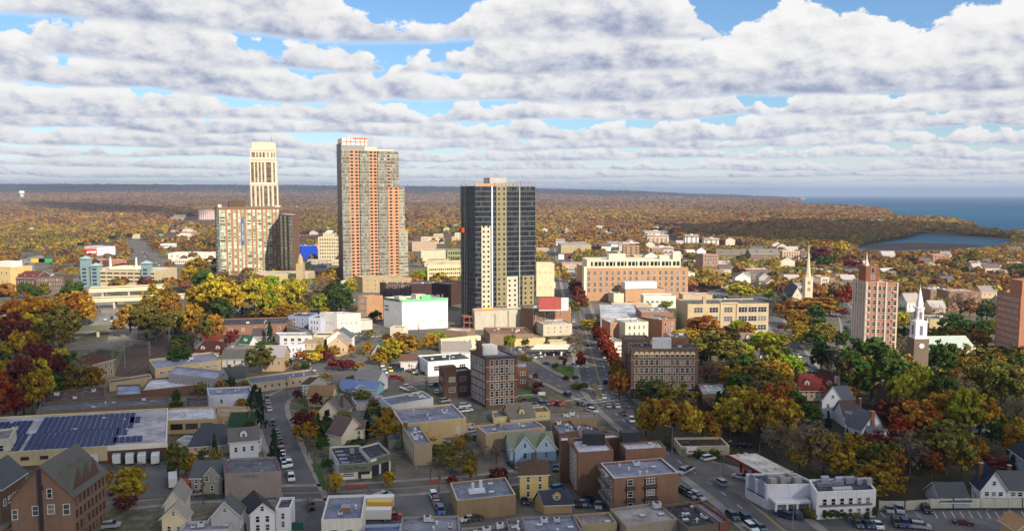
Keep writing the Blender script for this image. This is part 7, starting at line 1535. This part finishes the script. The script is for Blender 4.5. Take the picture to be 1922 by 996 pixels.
# signs
def sign(x,y,yt,w,label,cols,name='sign',txt=None):
    P=U((x,y)); h=z_at(P,px((0,yt))[1]); e=empty(name,P); tag(e,label,'sign'); b=MB(); hh=min(h*.62,w*.7)
    b.box(P+Vector((-w/2,0,h-hh)),X3*w,Y3*.2,Z3*hh); b.build('panel',mat('plain',cols[0],.5),e); b=MB(); b.box(P+Vector((-w/2+.15,-.05,0)),X3*.15,Y3*.15,Z3*(h-.2)); b.box(P+Vector((w/2-.3,-.05,0)),X3*.15,Y3*.15,Z3*(h-.2)); b.build('post',GREY,e)
    if len(cols)>1: b=MB(); b.box(P+Vector((-w*.3,-.06,h-hh*.8)),X3*w*.7,Y3*.06,Z3*hh*.3); b.build('lower_stripe',mat('plain',cols[1],.5),e)
    if len(cols)>2: b=MB(); b.cyl(P+Vector((w*.12,-.1,h-hh*.35)),P+Vector((w*.12,0,h-hh*.35)),hh*.25,n=12); b.build('blue_emblem',mat('plain',cols[2],.5),e)
zm('A7'); sign(962,412,362,5,'white sign with blue emblem on the corner lawn',[C(225,222,215),C(206,160,110),C(40,90,170)]); sign(710,655,612,3,'small white notice frame on the lawn by the brick apartment house',[C(230,230,226)]); sign(1350,610,590,2,'tiny white placard beneath the street trees',[C(230,230,226)])
sign(845,725,690,7,'red and yellow restaurant-like cabin sign by the blue parked cars',[C(170,52,34),C(214,160,40)])
zm('B2'); sign(253,345,255,3.4,'white filling station price sign on a white post beside the roadside shop',[C(226,220,214),C(190,110,90)])
zm('Z8'); sign(1258,470,380,6,'green highway sign near the bridge trees',[C(0,130,96)],'highway_sign'); zm('Z1'); sign(310,720,672,16,'yellow gantry sign over the distant car park road',[C(235,190,40)],'highway_sign'); sign(370,720,672,16,'green gantry sign beside the yellow one',[C(40,170,110)],'highway_sign')
# ================================================================ INDIVIDUAL TREES
T=tr
zm('F')
for a in [(15,560,640,60,'O'),(48,548,640,66,'O'),(85,558,645,60,'G'),(118,575,650,60,'o'),(60,590,660,60,'Y'),(140,528,600,48,'d'),(150,548,620,56,'G'),(130,552,625,60,'O'),(100,595,665,56,'o'),(30,590,670,50,'M'),(12,640,680,40,'Y'),(70,640,690,40,'M'),(45,615,680,44,'Y'),(168,560,610,26,'Y'),
 (15,675,765,60,'G'),(45,665,780,46,'M'),(72,675,775,54,'Y'),(98,655,750,44,'M'),(122,692,745,36,'Y'),(140,682,745,50,'o'),(172,688,738,44,'G'),(30,715,790,52,'M'),(62,700,785,50,'G'),(85,650,700,40,'M'),(5,700,800,50,'R'),(155,668,730,40,'b'),
 (245,573,632,48,'G'),(275,560,635,56,'o'),(300,533,610,60,'G'),(322,550,610,40,'O'),(293,585,640,50,'o'),(330,575,630,40,'o'),(375,484,535,42,'G'),(360,500,545,36,'Y'),(385,505,560,40,'d'),(405,517,600,66,'Y'),(378,530,590,44,'Y'),(432,528,605,48,'Y'),(455,505,590,64,'b'),(480,520,600,50,'Y'),(505,535,598,40,'l'),(524,532,590,44,'Y'),(545,522,572,36,'l'),(560,525,590,36,'Y'),(418,560,610,40,'d'),
 (385,592,655,34,'o'),(365,570,640,38,'G'),(400,590,650,40,'G'),(338,650,690,40,'d'),(478,576,598,36,'o'),(530,572,600,34,'G'),(555,570,598,34,'Y'),(505,575,600,28,'G'),(610,575,590,24,'Y'),]: T(*a)
for a in [(590,525,580,44,'b'),(610,515,580,36,'b'),(632,525,582,44,'d'),(640,540,590,40,'d'),(598,550,590,30,'l'),(580,535,590,40,'b'),(628,502,530,22,'Y'),(660,520,560,20,'Y'),(500,553,575,20,'Y'),(790,505,530,22,'l'),(785,508,530,28,'Y'),(842,508,525,12,'o'),(645,585,612,26,'o')]: T(*a)
zm('A3')
for a in [(840,445,700,240,'o'),(930,230,420,100,'c'),(790,815,1020,190,'c'),(1220,480,600,120,'O'),(1340,500,620,150,'Y'),(1450,490,600,160,'M'),(1560,410,520,190,'Y'),(1610,380,480,160,'M'),(1640,570,680,110,'M'),(1050,570,660,110,'G'),(1000,560,640,70,'M'),(320,590,660,100,'d'),(420,600,660,90,'o'),(500,480,545,70,'M'),(110,330,480,180,'d'),(60,380,500,120,'o'),(300,240,330,80,'G'),(1450,700,800,110,'G'),(1180,160,260,0+120,'b'),(1230,60,170,140,'G'),(1050,90,190,120,'G'),(790,95,190,180,'o'),(1440,60,120,110,'Y'),(860,400,450,120,'d'),(960,410,450,110,'o'),(1540,800,900,100,'o'),(60,470,510,60,'l'),(1100,560,640,80,'d'),(1180,600,660,60,'o'),(1260,600,660,80,'d'),(1400,440,500,70,'d'),(560,300,460,90,'M'),(610,290,420,60,'M')]: T(*a)
zm('A4')
for a in [(660,-30,250,110,'c'),(760,255,480,110,'c'),(325,295,470,70,'c'),(990,205,370,170,'G'),(1205,570,720,110,'Y'),(60,370,600,150,'o'),(110,440,580,110,'o'),(240,400,475,80,'d'),(150,430,600,90,'G'),(960,130,240,140,'M'),(1080,150,300,90,'c'),(1130,200,300,80,'d'),(10,500,600,60,'d'),(320,400,600,120,'o'),(1010,120,260,90,'M'),(620,300,400,60,'b'),(580,770,850,110,'b'),(640,760,830,80,'b'),(1260,120,210,110,'o'),(1060,180,340,60,'d')]: T(*a)
zm('A2')
for a in [(1240,400,770,290,'Y'),(1060,350,470,150,'b'),(1030,420,580,110,'G'),(1330,330,430,120,'b'),(1200,650,800,190,'M'),(1640,170,460,90,'d'),(1700,200,440,120,'o'),(1010,860,950,90,'o'),(560,760,850,80,'o')]: T(*a)
zm('A6')
for a in [(545,20,160,110,'G'),(520,95,290,220,'G'),(120,540,670,115,'Y'),(548,530,655,110,'Y'),(1190,440,590,120,'G'),(380,40,240,130,'c'),(60,50,230,160,'c'),(440,5,110,110,'o'),(1100,250,380,100,'G'),(960,310,440,170,'o'),(1050,300,430,150,'o'),(1170,330,400,120,'b'),(1420,500,640,170,'M'),(1400,300,470,120,'b'),(280,275,320,170,'d'),(200,110,200,100,'b'),(1050,560,620,90,'M'),(350,120,260,80,'c'),(890,330,430,60,'d'),(300,870,1000,50,'o'),(60,420,520,90,'d')]: T(*a)
zm('A5')
for a in [(650,360,540,240,'G'),(560,400,590,150,'Y'),(460,500,600,140,'G'),(530,480,590,120,'G'),(880,350,480,110,'Y'),(840,380,490,90,'G'),(930,340,460,120,'l'),(440,175,260,100,'d'),(70,130,190,110,'Y'),(250,140,190,90,'o'),(150,20,140,160,'d'),(60,60,130,140,'o'),(0,430,540,60,'Y'),(230,560,650,100,'M'),(320,580,650,80,'G'),(310,440,560,60,'b'),(420,850,960,80,'o'),(270,780,880,190,'b'),(340,800,900,120,'o'),(180,830,900,80,'o'),(540,930,1080,110,'G'),(480,920,1050,90,'d'),(1250,690,860,0+60,'o'),(130,560,640,120,'M'),(240,440,520,70,'O'),(640,700,760,60,'b')]: T(*a)
zm('A7')
for a in [(440,115,260,90,'l'),(572,155,225,60,'d'),(748,145,190,60,'d'),(860,145,170,40,'d'),(945,140,225,60,'o'),(1010,90,290,140,'b'),(1010,180,330,90,'b'),(1045,265,430,85,'R'),(1130,-10,80,180,'Y'),(1215,55,230,130,'R'),(1250,130,310,140,'R'),(1290,200,380,120,'R'),(1330,280,440,90,'R'),(1350,340,560,140,'G'),(1400,420,630,130,'G'),(825,365,425,60,'d'),(680,525,600,95,'M'),(655,450,520,40,'R'),(905,330,400,40,'M'),(915,475,505,60,'M'),(995,470,500,50,'M'),(1070,530,600,70,'d'),(1000,530,585,90,'o'),(560,290,340,60,'o'),(600,310,350,60,'o'),(540,285,320,50,'l'),(665,590,625,70,'M'),(1230,90,240,110,'R'),(1270,170,330,100,'R'),(1180,40,160,90,'R'),(1310,230,400,90,'R')]: T(*a)
zm('E2')
for a in [(530,-30,120,90,'O'),(430,20,160,110,'o'),(480,-120,60,110,'M'),(430,-200,-60,80,'Y'),(470,-160,0,70,'M')]: T(*a)
zm('B1')
for a in [(360,625,920,250,'G'),(300,650,900,160,'Y'),(500,610,940,250,'G'),(620,640,950,220,'Y'),(740,690,930,160,'G'),(830,790,960,120,'G'),(960,640,920,200,'G'),(1060,590,940,220,'Y'),(1180,560,950,250,'G'),(1300,640,950,230,'O'),(1400,620,900,200,'G'),(330,470,640,140,'b'),(860,570,800,150,'c'),(920,550,800,120,'d'),(780,600,720,90,'b'),(680,560,680,100,'G'),(730,180,340,180,'Y'),(800,100,380,260,'o'),(930,140,420,300,'o'),(1030,170,400,200,'l'),(890,300,480,170,'b'),(970,330,480,130,'b'),(1060,250,440,170,'d'),(1040,320,470,150,'c'),(760,380,480,90,'R'),(700,80,190,160,'Y'),(690,240,400,110,'o'),(740,-40,120,220,'O'),(860,60,140,140,'O'),(1060,10,110,110,'M'),(960,60,120,130,'M'),(1210,100,280,200,'l'),(1320,200,370,200,'l'),(1340,110,260,140,'l'),(1150,350,560,330,'o'),(1240,380,600,260,'o'),(1020,400,640,200,'d'),(1370,460,680,160,'O'),(1440,400,560,110,'d'),(1150,170,260,70,'M'),(560,555,620,50,'d'),(630,555,620,50,'d'),(560,70,170,100,'Y'),(620,60,140,80,'G'),(100,290,420,130,'O'),(90,410,620,150,'O')]: T(*a)
zm('C8')
for a in [(640,200,440,200,'Y'),(700,60,330,300,'G'),(560,10,260,260,'G'),(950,0,200,240,'R'),(1050,60,450,430,'o'),(900,150,480,330,'d'),(1250,170,450,270,'d'),(1000,350,800,300,'d'),(1120,480,820,190,'b'),(1250,430,900,250,'b'),(1010,540,760,140,'G'),(200,200,430,300,'Y'),(330,220,400,160,'l'),(300,400,760,260,'l'),(420,520,760,170,'d'),(1500,400,560,220,'Y'),(1700,420,960,420,'d'),(1550,520,900,260,'o'),(500,850,1000,200,'d'),(380,70,180,110,'M'),(1080,640,850,160,'b')]: T(*a)
zm('B3')
for a in [(750,0,430,420,'d'),(640,60,440,220,'o'),(880,60,380,200,'o'),(830,430,590,165,'M'),(1010,200,560,220,'l'),(930,260,520,160,'l'),(1110,180,480,150,'l'),(1240,220,620,190,'d'),(1200,300,520,150,'d'),(1070,430,740,310,'O'),(1410,330,720,220,'l'),(1340,360,560,140,'l'),(950,560,760,180,'R'),(1280,580,960,330,'o'),(1400,720,960,200,'G'),(1020,640,980,220,'b'),(1180,760,980,160,'O'),(830,700,1000,200,'o'),(900,740,1000,160,'G'),(650,860,1010,180,'o'),(540,780,1000,200,'G'),(300,560,960,330,'b'),(400,640,960,230,'G'),(230,740,940,170,'G'),(570,640,820,90,'c'),(620,650,750,80,'M'),(700,660,850,80,'c'),(330,480,600,130,'d'),(280,430,520,90,'d'),(60,280,620,200,'O'),(90,440,760,260,'G'),(30,360,560,150,'o'),(130,300,500,100,'O'),(440,510,620,60,'c'),(1600,30,170,260,'o'),(1660,100,300,200,'O'),(1540,150,420,230,'o'),(1650,160,470,240,'o'),(1760,100,300,180,'d'),(1830,160,360,100,'O'),(1250,0,240,200,'d'),(1380,20,240,190,'o'),(1150,90,220,100,'d'),(1330,150,330,150,'d'),(1450,100,340,150,'G'),(990,0,200,180,'b'),(1780,560,840,180,'G'),(1700,520,700,170,'d'),(1700,440,560,110,'b'),(1790,400,600,130,'b'),(1640,560,760,130,'d'),(1550,720,900,80,'G'),(1500,680,820,120,'o'),(1780,680,860,130,'G'),(1760,820,940,90,'c'),(1640,830,940,200,'M'),(500,300,450,110,'o'),(600,330,480,120,'G'),(1100,620,900,200,'o'),(1500,420,520,80,'d')]: T(*a)
zm('Z7')
for a in [(560,110,190,80,'R'),(720,100,160,45,'c'),(510,80,180,50,'c'),(410,40,90,70,'o'),(890,150,210,90,'l'),(980,155,225,90,'G'),(1060,195,300,130,'b'),(1160,215,280,120,'G'),(860,250,300,60,'c'),(490,265,360,80,'l'),(440,480,620,90,'Y'),(430,440,480,45,'d'),(545,280,370,35,'G'),(380,200,310,60,'G'),(690,380,470,100,'l'),(760,370,440,100,'o'),(850,330,520,200,'b'),(920,390,520,130,'O'),(1040,400,560,120,'d'),(880,560,690,150,'o'),(800,500,700,200,'d'),(1000,570,620,60,'M'),(1110,720,810,160,'d'),(1250,600,800,140,'d'),(1140,640,740,80,'o'),(500,620,760,230,'b'),(420,640,800,120,'b'),(290,640,700,200,'Y'),(30,610,710,70,'d'),(40,270,420,80,'R'),(20,250,330,50,'l'),(80,100,200,120,'M'),(140,180,260,70,'O'),(620,190,280,180,'o'),(700,180,260,110,'b'),(930,40,170,120,'o'),(840,80,190,90,'o'),(1180,150,220,120,'o'),(1270,130,230,80,'d')]: T(*a)
zm('Z6')
for a in [(500,410,560,220,'Y'),(170,330,420,100,'o'),(380,340,420,60,'Y'),(450,330,400,60,'G'),(400,210,320,170,'b'),(500,170,300,80,'o'),(780,190,300,100,'Y'),(680,240,300,70,'o'),(1170,90,280,160,'M'),(1180,40,130,170,'G'),(1350,60,200,120,'Y'),(1300,150,300,90,'o'),(1200,180,320,120,'d'),(1420,170,280,120,'M'),(1440,80,160,90,'G'),(1310,250,330,120,'O'),(660,440,520,80,'Y'),(740,470,560,100,'l'),(840,490,640,150,'b'),(830,590,700,120,'O'),(1100,530,690,380,'O'),(950,560,680,160,'G'),(1230,510,640,140,'O'),(1360,470,620,150,'R'),(1410,400,470,80,'l'),(1350,620,700,120,'M'),(60,430,510,90,'M'),(180,460,520,80,'M'),(160,700,800,220,'O'),(320,790,850,90,'R'),(520,740,830,110,'M'),(430,770,850,130,'b'),(90,810,900,120,'Y'),(650,390,470,120,'b'),(850,520,600,100,'b'),(780,310,400,70,'o')]: T(*a)
zm('Z4')
for a in [(900,580,640,70,'o'),(840,600,660,80,'l'),(730,580,640,80,'o'),(160,560,680,110,'M'),(130,450,580,110,'M'),(50,380,450,80,'G'),(30,330,410,50,'Y')]: T(*a)
# shrubs in front of the white hall
zm('B2')
for x,yt,w,c in ((1365,765,75,'d'),(1447,765,36,'d'),(1512,790,52,'d'),(1605,795,70,'o'),(1686,795,42,'d'),(1755,745,44,'d'),(1215,740,80,'o'),(1258,795,44,'l'),(300,275,60,'d'),(345,290,60,'d'),(440,275,90,'d')): T(x,yt,852 if x>1000 else 345,w,c)
# more crowns where the photo shows closed tree cover
def fill(poly,n,hm,wm,codes,seed,gap=4.5):
    rr=random.Random(seed); g=gp(poly); xs=[p[0] for p in g]; ys=[p[1] for p in g]; k=0
    for _ in range(n*40):
        if k>=n: break
        p=(rr.uniform(min(xs),max(xs)),rr.uniform(min(ys),max(ys)))
        if not inside(p,g) or any(inside((p[0]+a,p[1]+b),f) for f in FOOT+ROADPOLY for a,b in ((-2,0),(2,0),(0,-3),(0,2))) : continue
        if any((t[0].location.x-p[0])**2+(t[0].location.y-p[1])**2<gap*gap for t in TREES): continue
        tree(p,rr.uniform(*wm),rr.uniform(*hm),rr.choice(codes)); k+=1
fill([(1190,765),(1340,715),(1480,720),(1500,800),(1440,880),(1230,830)],16,(9,14),(8,12),'GGYoodb',1,5)
fill([(1690,730),(1922,700),(1922,880),(1790,940),(1640,935),(1500,890),(1680,850)],24,(8,15),(8,13),'GodObGdoM',2,5.5)
fill([(1320,600),(1600,590),(1700,690),(1480,720),(1320,700)],14,(8,13),(8,12),'oldOGd',3,6)
fill([(1640,650),(1922,600),(1922,690),(1650,700)],14,(9,14),(8,12),'odGOo',4,7)
fill([(0,560),(150,560),(120,620),(0,650)],7,(9,14),(8,12),'OoGdYM',5,6); fill([(0,690),(150,680),(190,740),(0,780)],8,(8,12),(7,10),'GMYod',6,5)
fill([(360,520),(600,520),(620,590),(370,600)],12,(9,14),(8,12),'YYlGo',7,6)
fill([(600,620),(760,640),(740,720),(560,700)],14,(4,7),(4,6),'oGMb',8,5); fill([(330,720),(640,740),(620,860),(320,860)],18,(3.5,7),(3,5),'odMG',9,4)
fill([(740,820),(1040,810),(1040,860),(760,900)],8,(3,6),(3,5),'obG',10,5)
print('individual trees', NT[0], 'cars', len(CARS))
# ---- small commercial blocks between the named ones
FB=[]
def filler():
    rr=random.Random(21); regs=[((232,440),(402,520),26,'e'),((330,430),(402,520),10,'e'),((25,470),(160,520),4,'e'),((560,440),(640,520),7,'e'),((770,440),(862,520),10,'e'),((1005,470),(1045,560),6,'e'),((1100,470),(1300,520),10,'e'),((1290,500),(1600,560),26,'h'),((1690,500),(1900,600),14,'h'),((560,540),(660,570),3,'e'),((1150,565),(1290,600),5,'e'),((300,640),(640,770),9,'h'),((610,640),(900,770),9,'h'),((640,600),(1000,660),7,'e'),((250,880),(620,970),6,'h'),((380,600),(720,700),8,'h'),((900,760),(1060,850),4,'h'),((1010,440),(1300,475),10,'h')]
    boxes=[(f,min(q[0] for q in f),max(q[0] for q in f),min(q[1] for q in f),max(q[1] for q in f)) for f in FOOT+ROADPOLY]
    for (a,b,n,k) in regs:
        for i in range(n*3):
            if n<=0: break
            x=rr.uniform(a[0],b[0]); y=rr.uniform(a[1],b[1]); P=UF(x,y); w=rr.uniform(12,30) if k=='e' else rr.uniform(9,14); d=rr.uniform(10,20) if k=='e' else 11
            if any(B[1]-3<P.x+w and B[2]+3>P.x and B[3]-3<P.y+d and B[4]+3>P.y for B in boxes): continue
            if inside((P.x,P.y),lagW): continue
            h=rr.uniform(4,9); wp=w*F/P.y; yt=proj(Vector((P.x,P.y,h)))[1]
            wl=rr.choice([C(226,206,176),C(206,176,140),C(236,228,214),C(176,116,86),C(190,180,166),C(214,190,150)])
            if k=='e': s=flat('low commercial block','commercial building',(x,yt),(x+wp,yt),d,h=h,wall=wl,roof=rr.choice([C(220,210,196),C(180,172,164),C(120,112,108),C(236,230,220)]),clut=2,win=(rr.randint(3,6),1,2.2,1.5),name='commercial_building')
            else: s=house('house',(x,yt),(x+wp,yt),d,h=h*.8,ridge=rr.choice('wwd'),rh=4,wall=wl,roof=rr.choice([C(150,140,134),C(110,96,90),C(186,176,170),C(96,100,104)]),win=(3,1),name='house')
            FB.append((s.root,x+wp/2,y,k,'white' if wl[2]>.6 else 'brick red' if wl[2]<.12 else 'tan')); n-=1
            q=FOOT[-1]; boxes.append((q,min(z[0] for z in q),max(z[0] for z in q),min(z[1] for z in q),max(z[1] for z in q)))
zm('F'); filler()
# ================================================================ THE WOODS: everything past the nearest trees, one mass
CLEAR=[(r.location.x+7,r.location.y,13) for r,x,y in HG]+[(o.location.x,o.location.y,24) for o in COL.objects if o.get('category')=='distant building']+[(f[0].location.x+10,f[0].location.y,16) for f in FB if f[2]<500]
THIN=[gp(q) for q in ([(285,418),(402,418),(402,535),(335,535),(300,470)],[(30,465),(215,458),(215,528),(30,528)],[(770,440),(862,440),(862,530),(770,530)],[(555,440),(645,440),(645,520),(555,520)])]
def woods():
    rr=np.random.RandomState(12); pts=[]
    polyL=[gp([(a,b) for a,b in q]) for q in (
      [(-700,470),(0,470),(30,500),(110,480),(150,462),(235,450),(262,446),(300,462),(340,470),(402,480),(402,430),(300,420),(330,405),(405,400),(560,405),(560,440),(640,440),(640,400),(770,400),(770,440),(810,430),(862,430),(1000,440),(1040,470),(1100,462),(1150,480),(1280,468),(1300,500),(1420,470),(1500,470),(1560,500),(1600,500),(1720,530),(1922,500),(2500,520),(2500,372),(-700,372)],
      [(1560,480),(1922,470),(2500,480),(2500,640),(1922,620),(1700,560),(1590,540)],[(1280,480),(1320,470),(1560,490),(1600,560),(1560,590),(1440,560),(1300,540)],[(-300,470),(25,470),(25,560),(-300,600)],[(100,460),(155,480),(150,505),(100,500)],[(1840,440),(1960,440),(2300,460),(2300,500),(1870,490)])]
    def ok(x,y,lim):
        if y<30: return False
        if y<lim:
            p=(x,y)
            if not any(inside(p,q) for q in polyL):
                if not (640<y<2000 and rr.rand()<.2): return False
        p=(x,y)
        if inside(p,seaW) or inside(p,lagW): return False
        if y<2400 and any(inside(p,q) for q in THIN) and rr.rand()<.78: return False
        for (cx,cy,cw) in CLEAR:
            if abs(x-cx)<cw and -95-cy*.02<y-cy<12: return False
        return True
    feet=[(f, min(q[0] for q in f)-4, max(q[0] for q in f)+4, min(q[1] for q in f)-4, max(q[1] for q in f)+4) for f in FOOT+ROADPOLY if max(q[1] for q in f)>600]
    near=[(t[0].location.x,t[0].location.y) for t in TREES]
    grid={}
    for f in feet:
        for i in range(int(f[1]//60),int(f[3]//60)+1 if False else int(f[2]//60)+1):
            for j in range(int(f[3]//60),int(f[4]//60)+1): grid.setdefault((i,j),[]).append(f)
    rings=[]; D=620.0
    while D<19000:
        sp=max(9.0,D*.0072); n=int(1.45*D/sp)
        for k in range(n):
            a=-.725+1.45*(k+rr.rand())/n; y=D+rr.uniform(-.5,.5)*sp; x=a*y
            u=x/y*F+CX
            if u<-250 or u>2170: continue
            if not ok(x,y,3000): continue
            if y<3200:
                c=False
                for f in grid.get((int(x//60),int(y//60)),()):
                    if f[1]<x<f[2] and f[3]<y<f[4] and (inside((x,y),f[0]) or inside((x+3,y-5),f[0])): c=True; break
                if c: continue
            pts.append((x,y,sp))
        D+=sp*.92
    V=[];T=[];CC_=[]
    pal=np.array([LC[c][0] for c in 'doogoYoGbOYGObMOOObM']); 
    base=rr.normal(size=(4000,3))
    for (x,y,sp) in pts:
        r=sp*rr.uniform(.5,.78)*1.0; h=min(r*1.25+4,16+ r*.3) if y>1300 else min(r*1.1+3,10.5); z0=float(terr(x,y)) if y>2600 else 0
        nq=56 if y<1100 else 36 if y<1700 else 20 if y<3500 else 11
        reg=vnoise(np.array(x/260+3),np.array(y/420+7)); ci=int((reg*.7+rr.rand()*.45)*len(pal))%len(pal)
        if y>1500 and rr.rand()<min(.8,(y-1500)/2500): ci=rr.choice([7,8,12,15,11,2,12,13])
        col=pal[ci]*rr.uniform(.86,1.14)*(.62+.76*float(vnoise(np.array(x/430+1),np.array(y/900+5))))
        col=(col*.62+np.array([.18,.11,.05])*.38)*(1.3 if y>1500 else 1.15)
        wf=min(.72,max(0,(y-1200)/5000)); col=col*(1-wf)+np.array([.20,.105,.045])*wf*(.7+.6*float(vnoise(np.array(x/700+11),np.array(y/1600+2))))
        d=rr.normal(size=(nq,3)); d/=np.linalg.norm(d,axis=1)[:,None]; d[:,2]=np.abs(d[:,2])*1.0-.25*rr.rand(nq)
        lump=rr.uniform(.72,1.05,size=(nq,1)); P=np.array([x,y,z0+h*.52])+d*lump*np.array([r,r,h*.5])
        sz=r*(.22 if nq>25 else .31 if nq>15 else .44)*rr.uniform(.7,1.3,size=(nq,1))
        nrm=d+rr.normal(size=(nq,3))*.45; nrm/=np.linalg.norm(nrm,axis=1)[:,None]
        a=np.cross(nrm,rr.normal(size=(nq,3))); a/=np.linalg.norm(a,axis=1)[:,None]+1e-9; b=np.cross(nrm,a)
        V.append(np.stack([P-a*sz-b*sz,P+a*sz-b*sz*.8,P+a*sz*.9+b*sz,P-a*sz*.8+b*sz],1).reshape(-1,3)); T.append(np.clip(rr.rand(nq)*.7+.15,0,1) if y<1500 else .35+.3*rr.rand(nq)); c4=np.ones((nq,4)); c4[:,:3]=col; CC_.append(c4)
    V+=RV; T+=RT; CC_+=RC_
    V=np.concatenate(V); T=np.concatenate(T); CC_=np.concatenate(CC_); print('woods',len(pts),'quads',len(T))
    me=quadmesh('woods',V,T,FOREST,CC_); o=bpy.data.objects.new('woods',me); COL.objects.link(o); tag(o,kind='stuff')
# only the trees that show largest stay single; the rest join the woods
rank=sorted(TREES,key=lambda t:-(t[4]*t[6])/(t[0].location.y**2)*(1 if -30<t[1]<1950 and t[2]<1010 else .0001))
KEEP,REST=rank[:295],rank[295:]; TREES[:]=KEEP
RV=[];RT=[];RC_=[]
rg=np.random.RandomState(77); NEARALL=[]
for t in REST:
    if not(-60<t[1]<1990 and t[2]<1020): 
        for ch in list(t[0].children): bpy.data.objects.remove(ch)
        bpy.data.objects.remove(t[0]); continue
    o=[c for c in t[0].children if c.name.startswith('crown')][0]; me=o.data; n=len(me.polygons); co=np.empty(len(me.vertices)*3,np.float32); me.vertices.foreach_get('co',co); co=co.reshape(-1,4,3); tn=np.empty(n,np.float32); me.attributes['tint'].data.foreach_get('value',tn)
    k=rg.rand(n)<.5; q=co[k]; c=q.mean(1,keepdims=True); q=c+(q-c)*1.35; s_=np.array(o.scale); a=t[0].rotation_euler[2]; q=q*s_; ca,sa=math.cos(a),math.sin(a)
    x=q[...,0]*ca-q[...,1]*sa+t[0].location.x; y=q[...,0]*sa+q[...,1]*ca+t[0].location.y; z=q[...,2]+o.location.z
    RV.append(np.stack([x,y,z],-1).reshape(-1,3)); RT.append(tn[k]); cc=np.ones((k.sum(),4)); cc[:,:3]=np.array(o.color)[:3]; RC_.append(cc)
    for ch in list(t[0].children): bpy.data.objects.remove(ch)
    bpy.data.objects.remove(t[0])
woods()
# ================================================================ LABELS for the many trees, cars and poles
ORD=['','second','third','fourth','fifth','sixth','seventh','eighth','ninth','tenth','eleventh','twelfth','thirteenth','fourteenth','fifteenth','sixteenth']
def place(x,y):
    best=min(LM,key=lambda l:(l[0]-x)**2+((l[1]-y)*1.25)**2); dx,dy=x-best[0],(y-best[1])*1.25
    rel='right of' if dx>abs(dy) else 'left of' if -dx>abs(dy) else 'in front of' if dy>0 else 'behind'
    return rel+' the '+best[2]
def autolabel(items,desc,group):
    short=lambda s: s if len(s.split())<=16 else s.replace('mid-sized ','').replace('small ','').replace(' by the lagoon','').replace(' with turret','')
    G={}
    for it in items: G.setdefault((desc(it),place(it[1],it[2])),[]).append(it)
    for (d,p),L in G.items():
        L.sort(key=lambda it:it[1])
        for i,it in enumerate(L):
            if len(L)==1: s='%s %s'%(d,p)
            elif i==0: s='leftmost %s %s'%(d,p)
            elif i==len(L)-1: s='rightmost %s %s'%(d,p)
            else: s='%s from the left, %s %s'%(ORD[i] if i<len(ORD) else 'one',d,p)
            it[0]['label']=short(s)
            if group: it[0]['group']=group
def tsz(t): return 'small' if t[4]<6 else 'large' if t[4]>17 else 'mid-sized'
for t in TREES:
    t[0]['category']='shrub' if t[5] else 'tree'
    if t[5]: t[0].name='shrub'
autolabel(TREES,lambda t:('%s shrub'%LC[t[3]][1]) if t[5] else '%s %s tree'%(tsz(t),LC[t[3]][1]),'trees about the town')
autolabel(FB,lambda f:'%s flat-roofed block'%f[4] if f[3]=='e' else '%s pitched-roof house'%f[4],'small buildings about the town')
for c in CARS: c[0]['category']='car'
autolabel(CARS,lambda c:'%s %s'%(c[3],{'sedan':'saloon car','suv':'SUV'}[c[4]]),'cars about the town')
for p in POLES: p[0]['category']=p[4]
autolabel([p for p in POLES],lambda p:p[3],None)
for p in POLES: p[0]['group']=p[4]+'s along the streets'
autolabel([(r,x,y) for r,x,y in HG],lambda h:'small pale distant house','small distant houses among the trees')

# pieces that stand on a roof belong to that roof
ROOFBITS=('chimney','roof_vent','skylight','air_conditioner','roof_fan','dormer','gable_roof','rooftop_unit','duct','roof_fixture','solar_panel','bulkhead','penthouse')
for r in [o for o in COL.objects if o.parent is None and o.type=='EMPTY']:
    ch=list(r.children); rf=[c for c in ch if c.name.split('.')[0] in ('roof','canopy_roof')]
    if rf:
        for c in ch:
            if c.name.split('.')[0] in ROOFBITS: c.parent=rf[0]
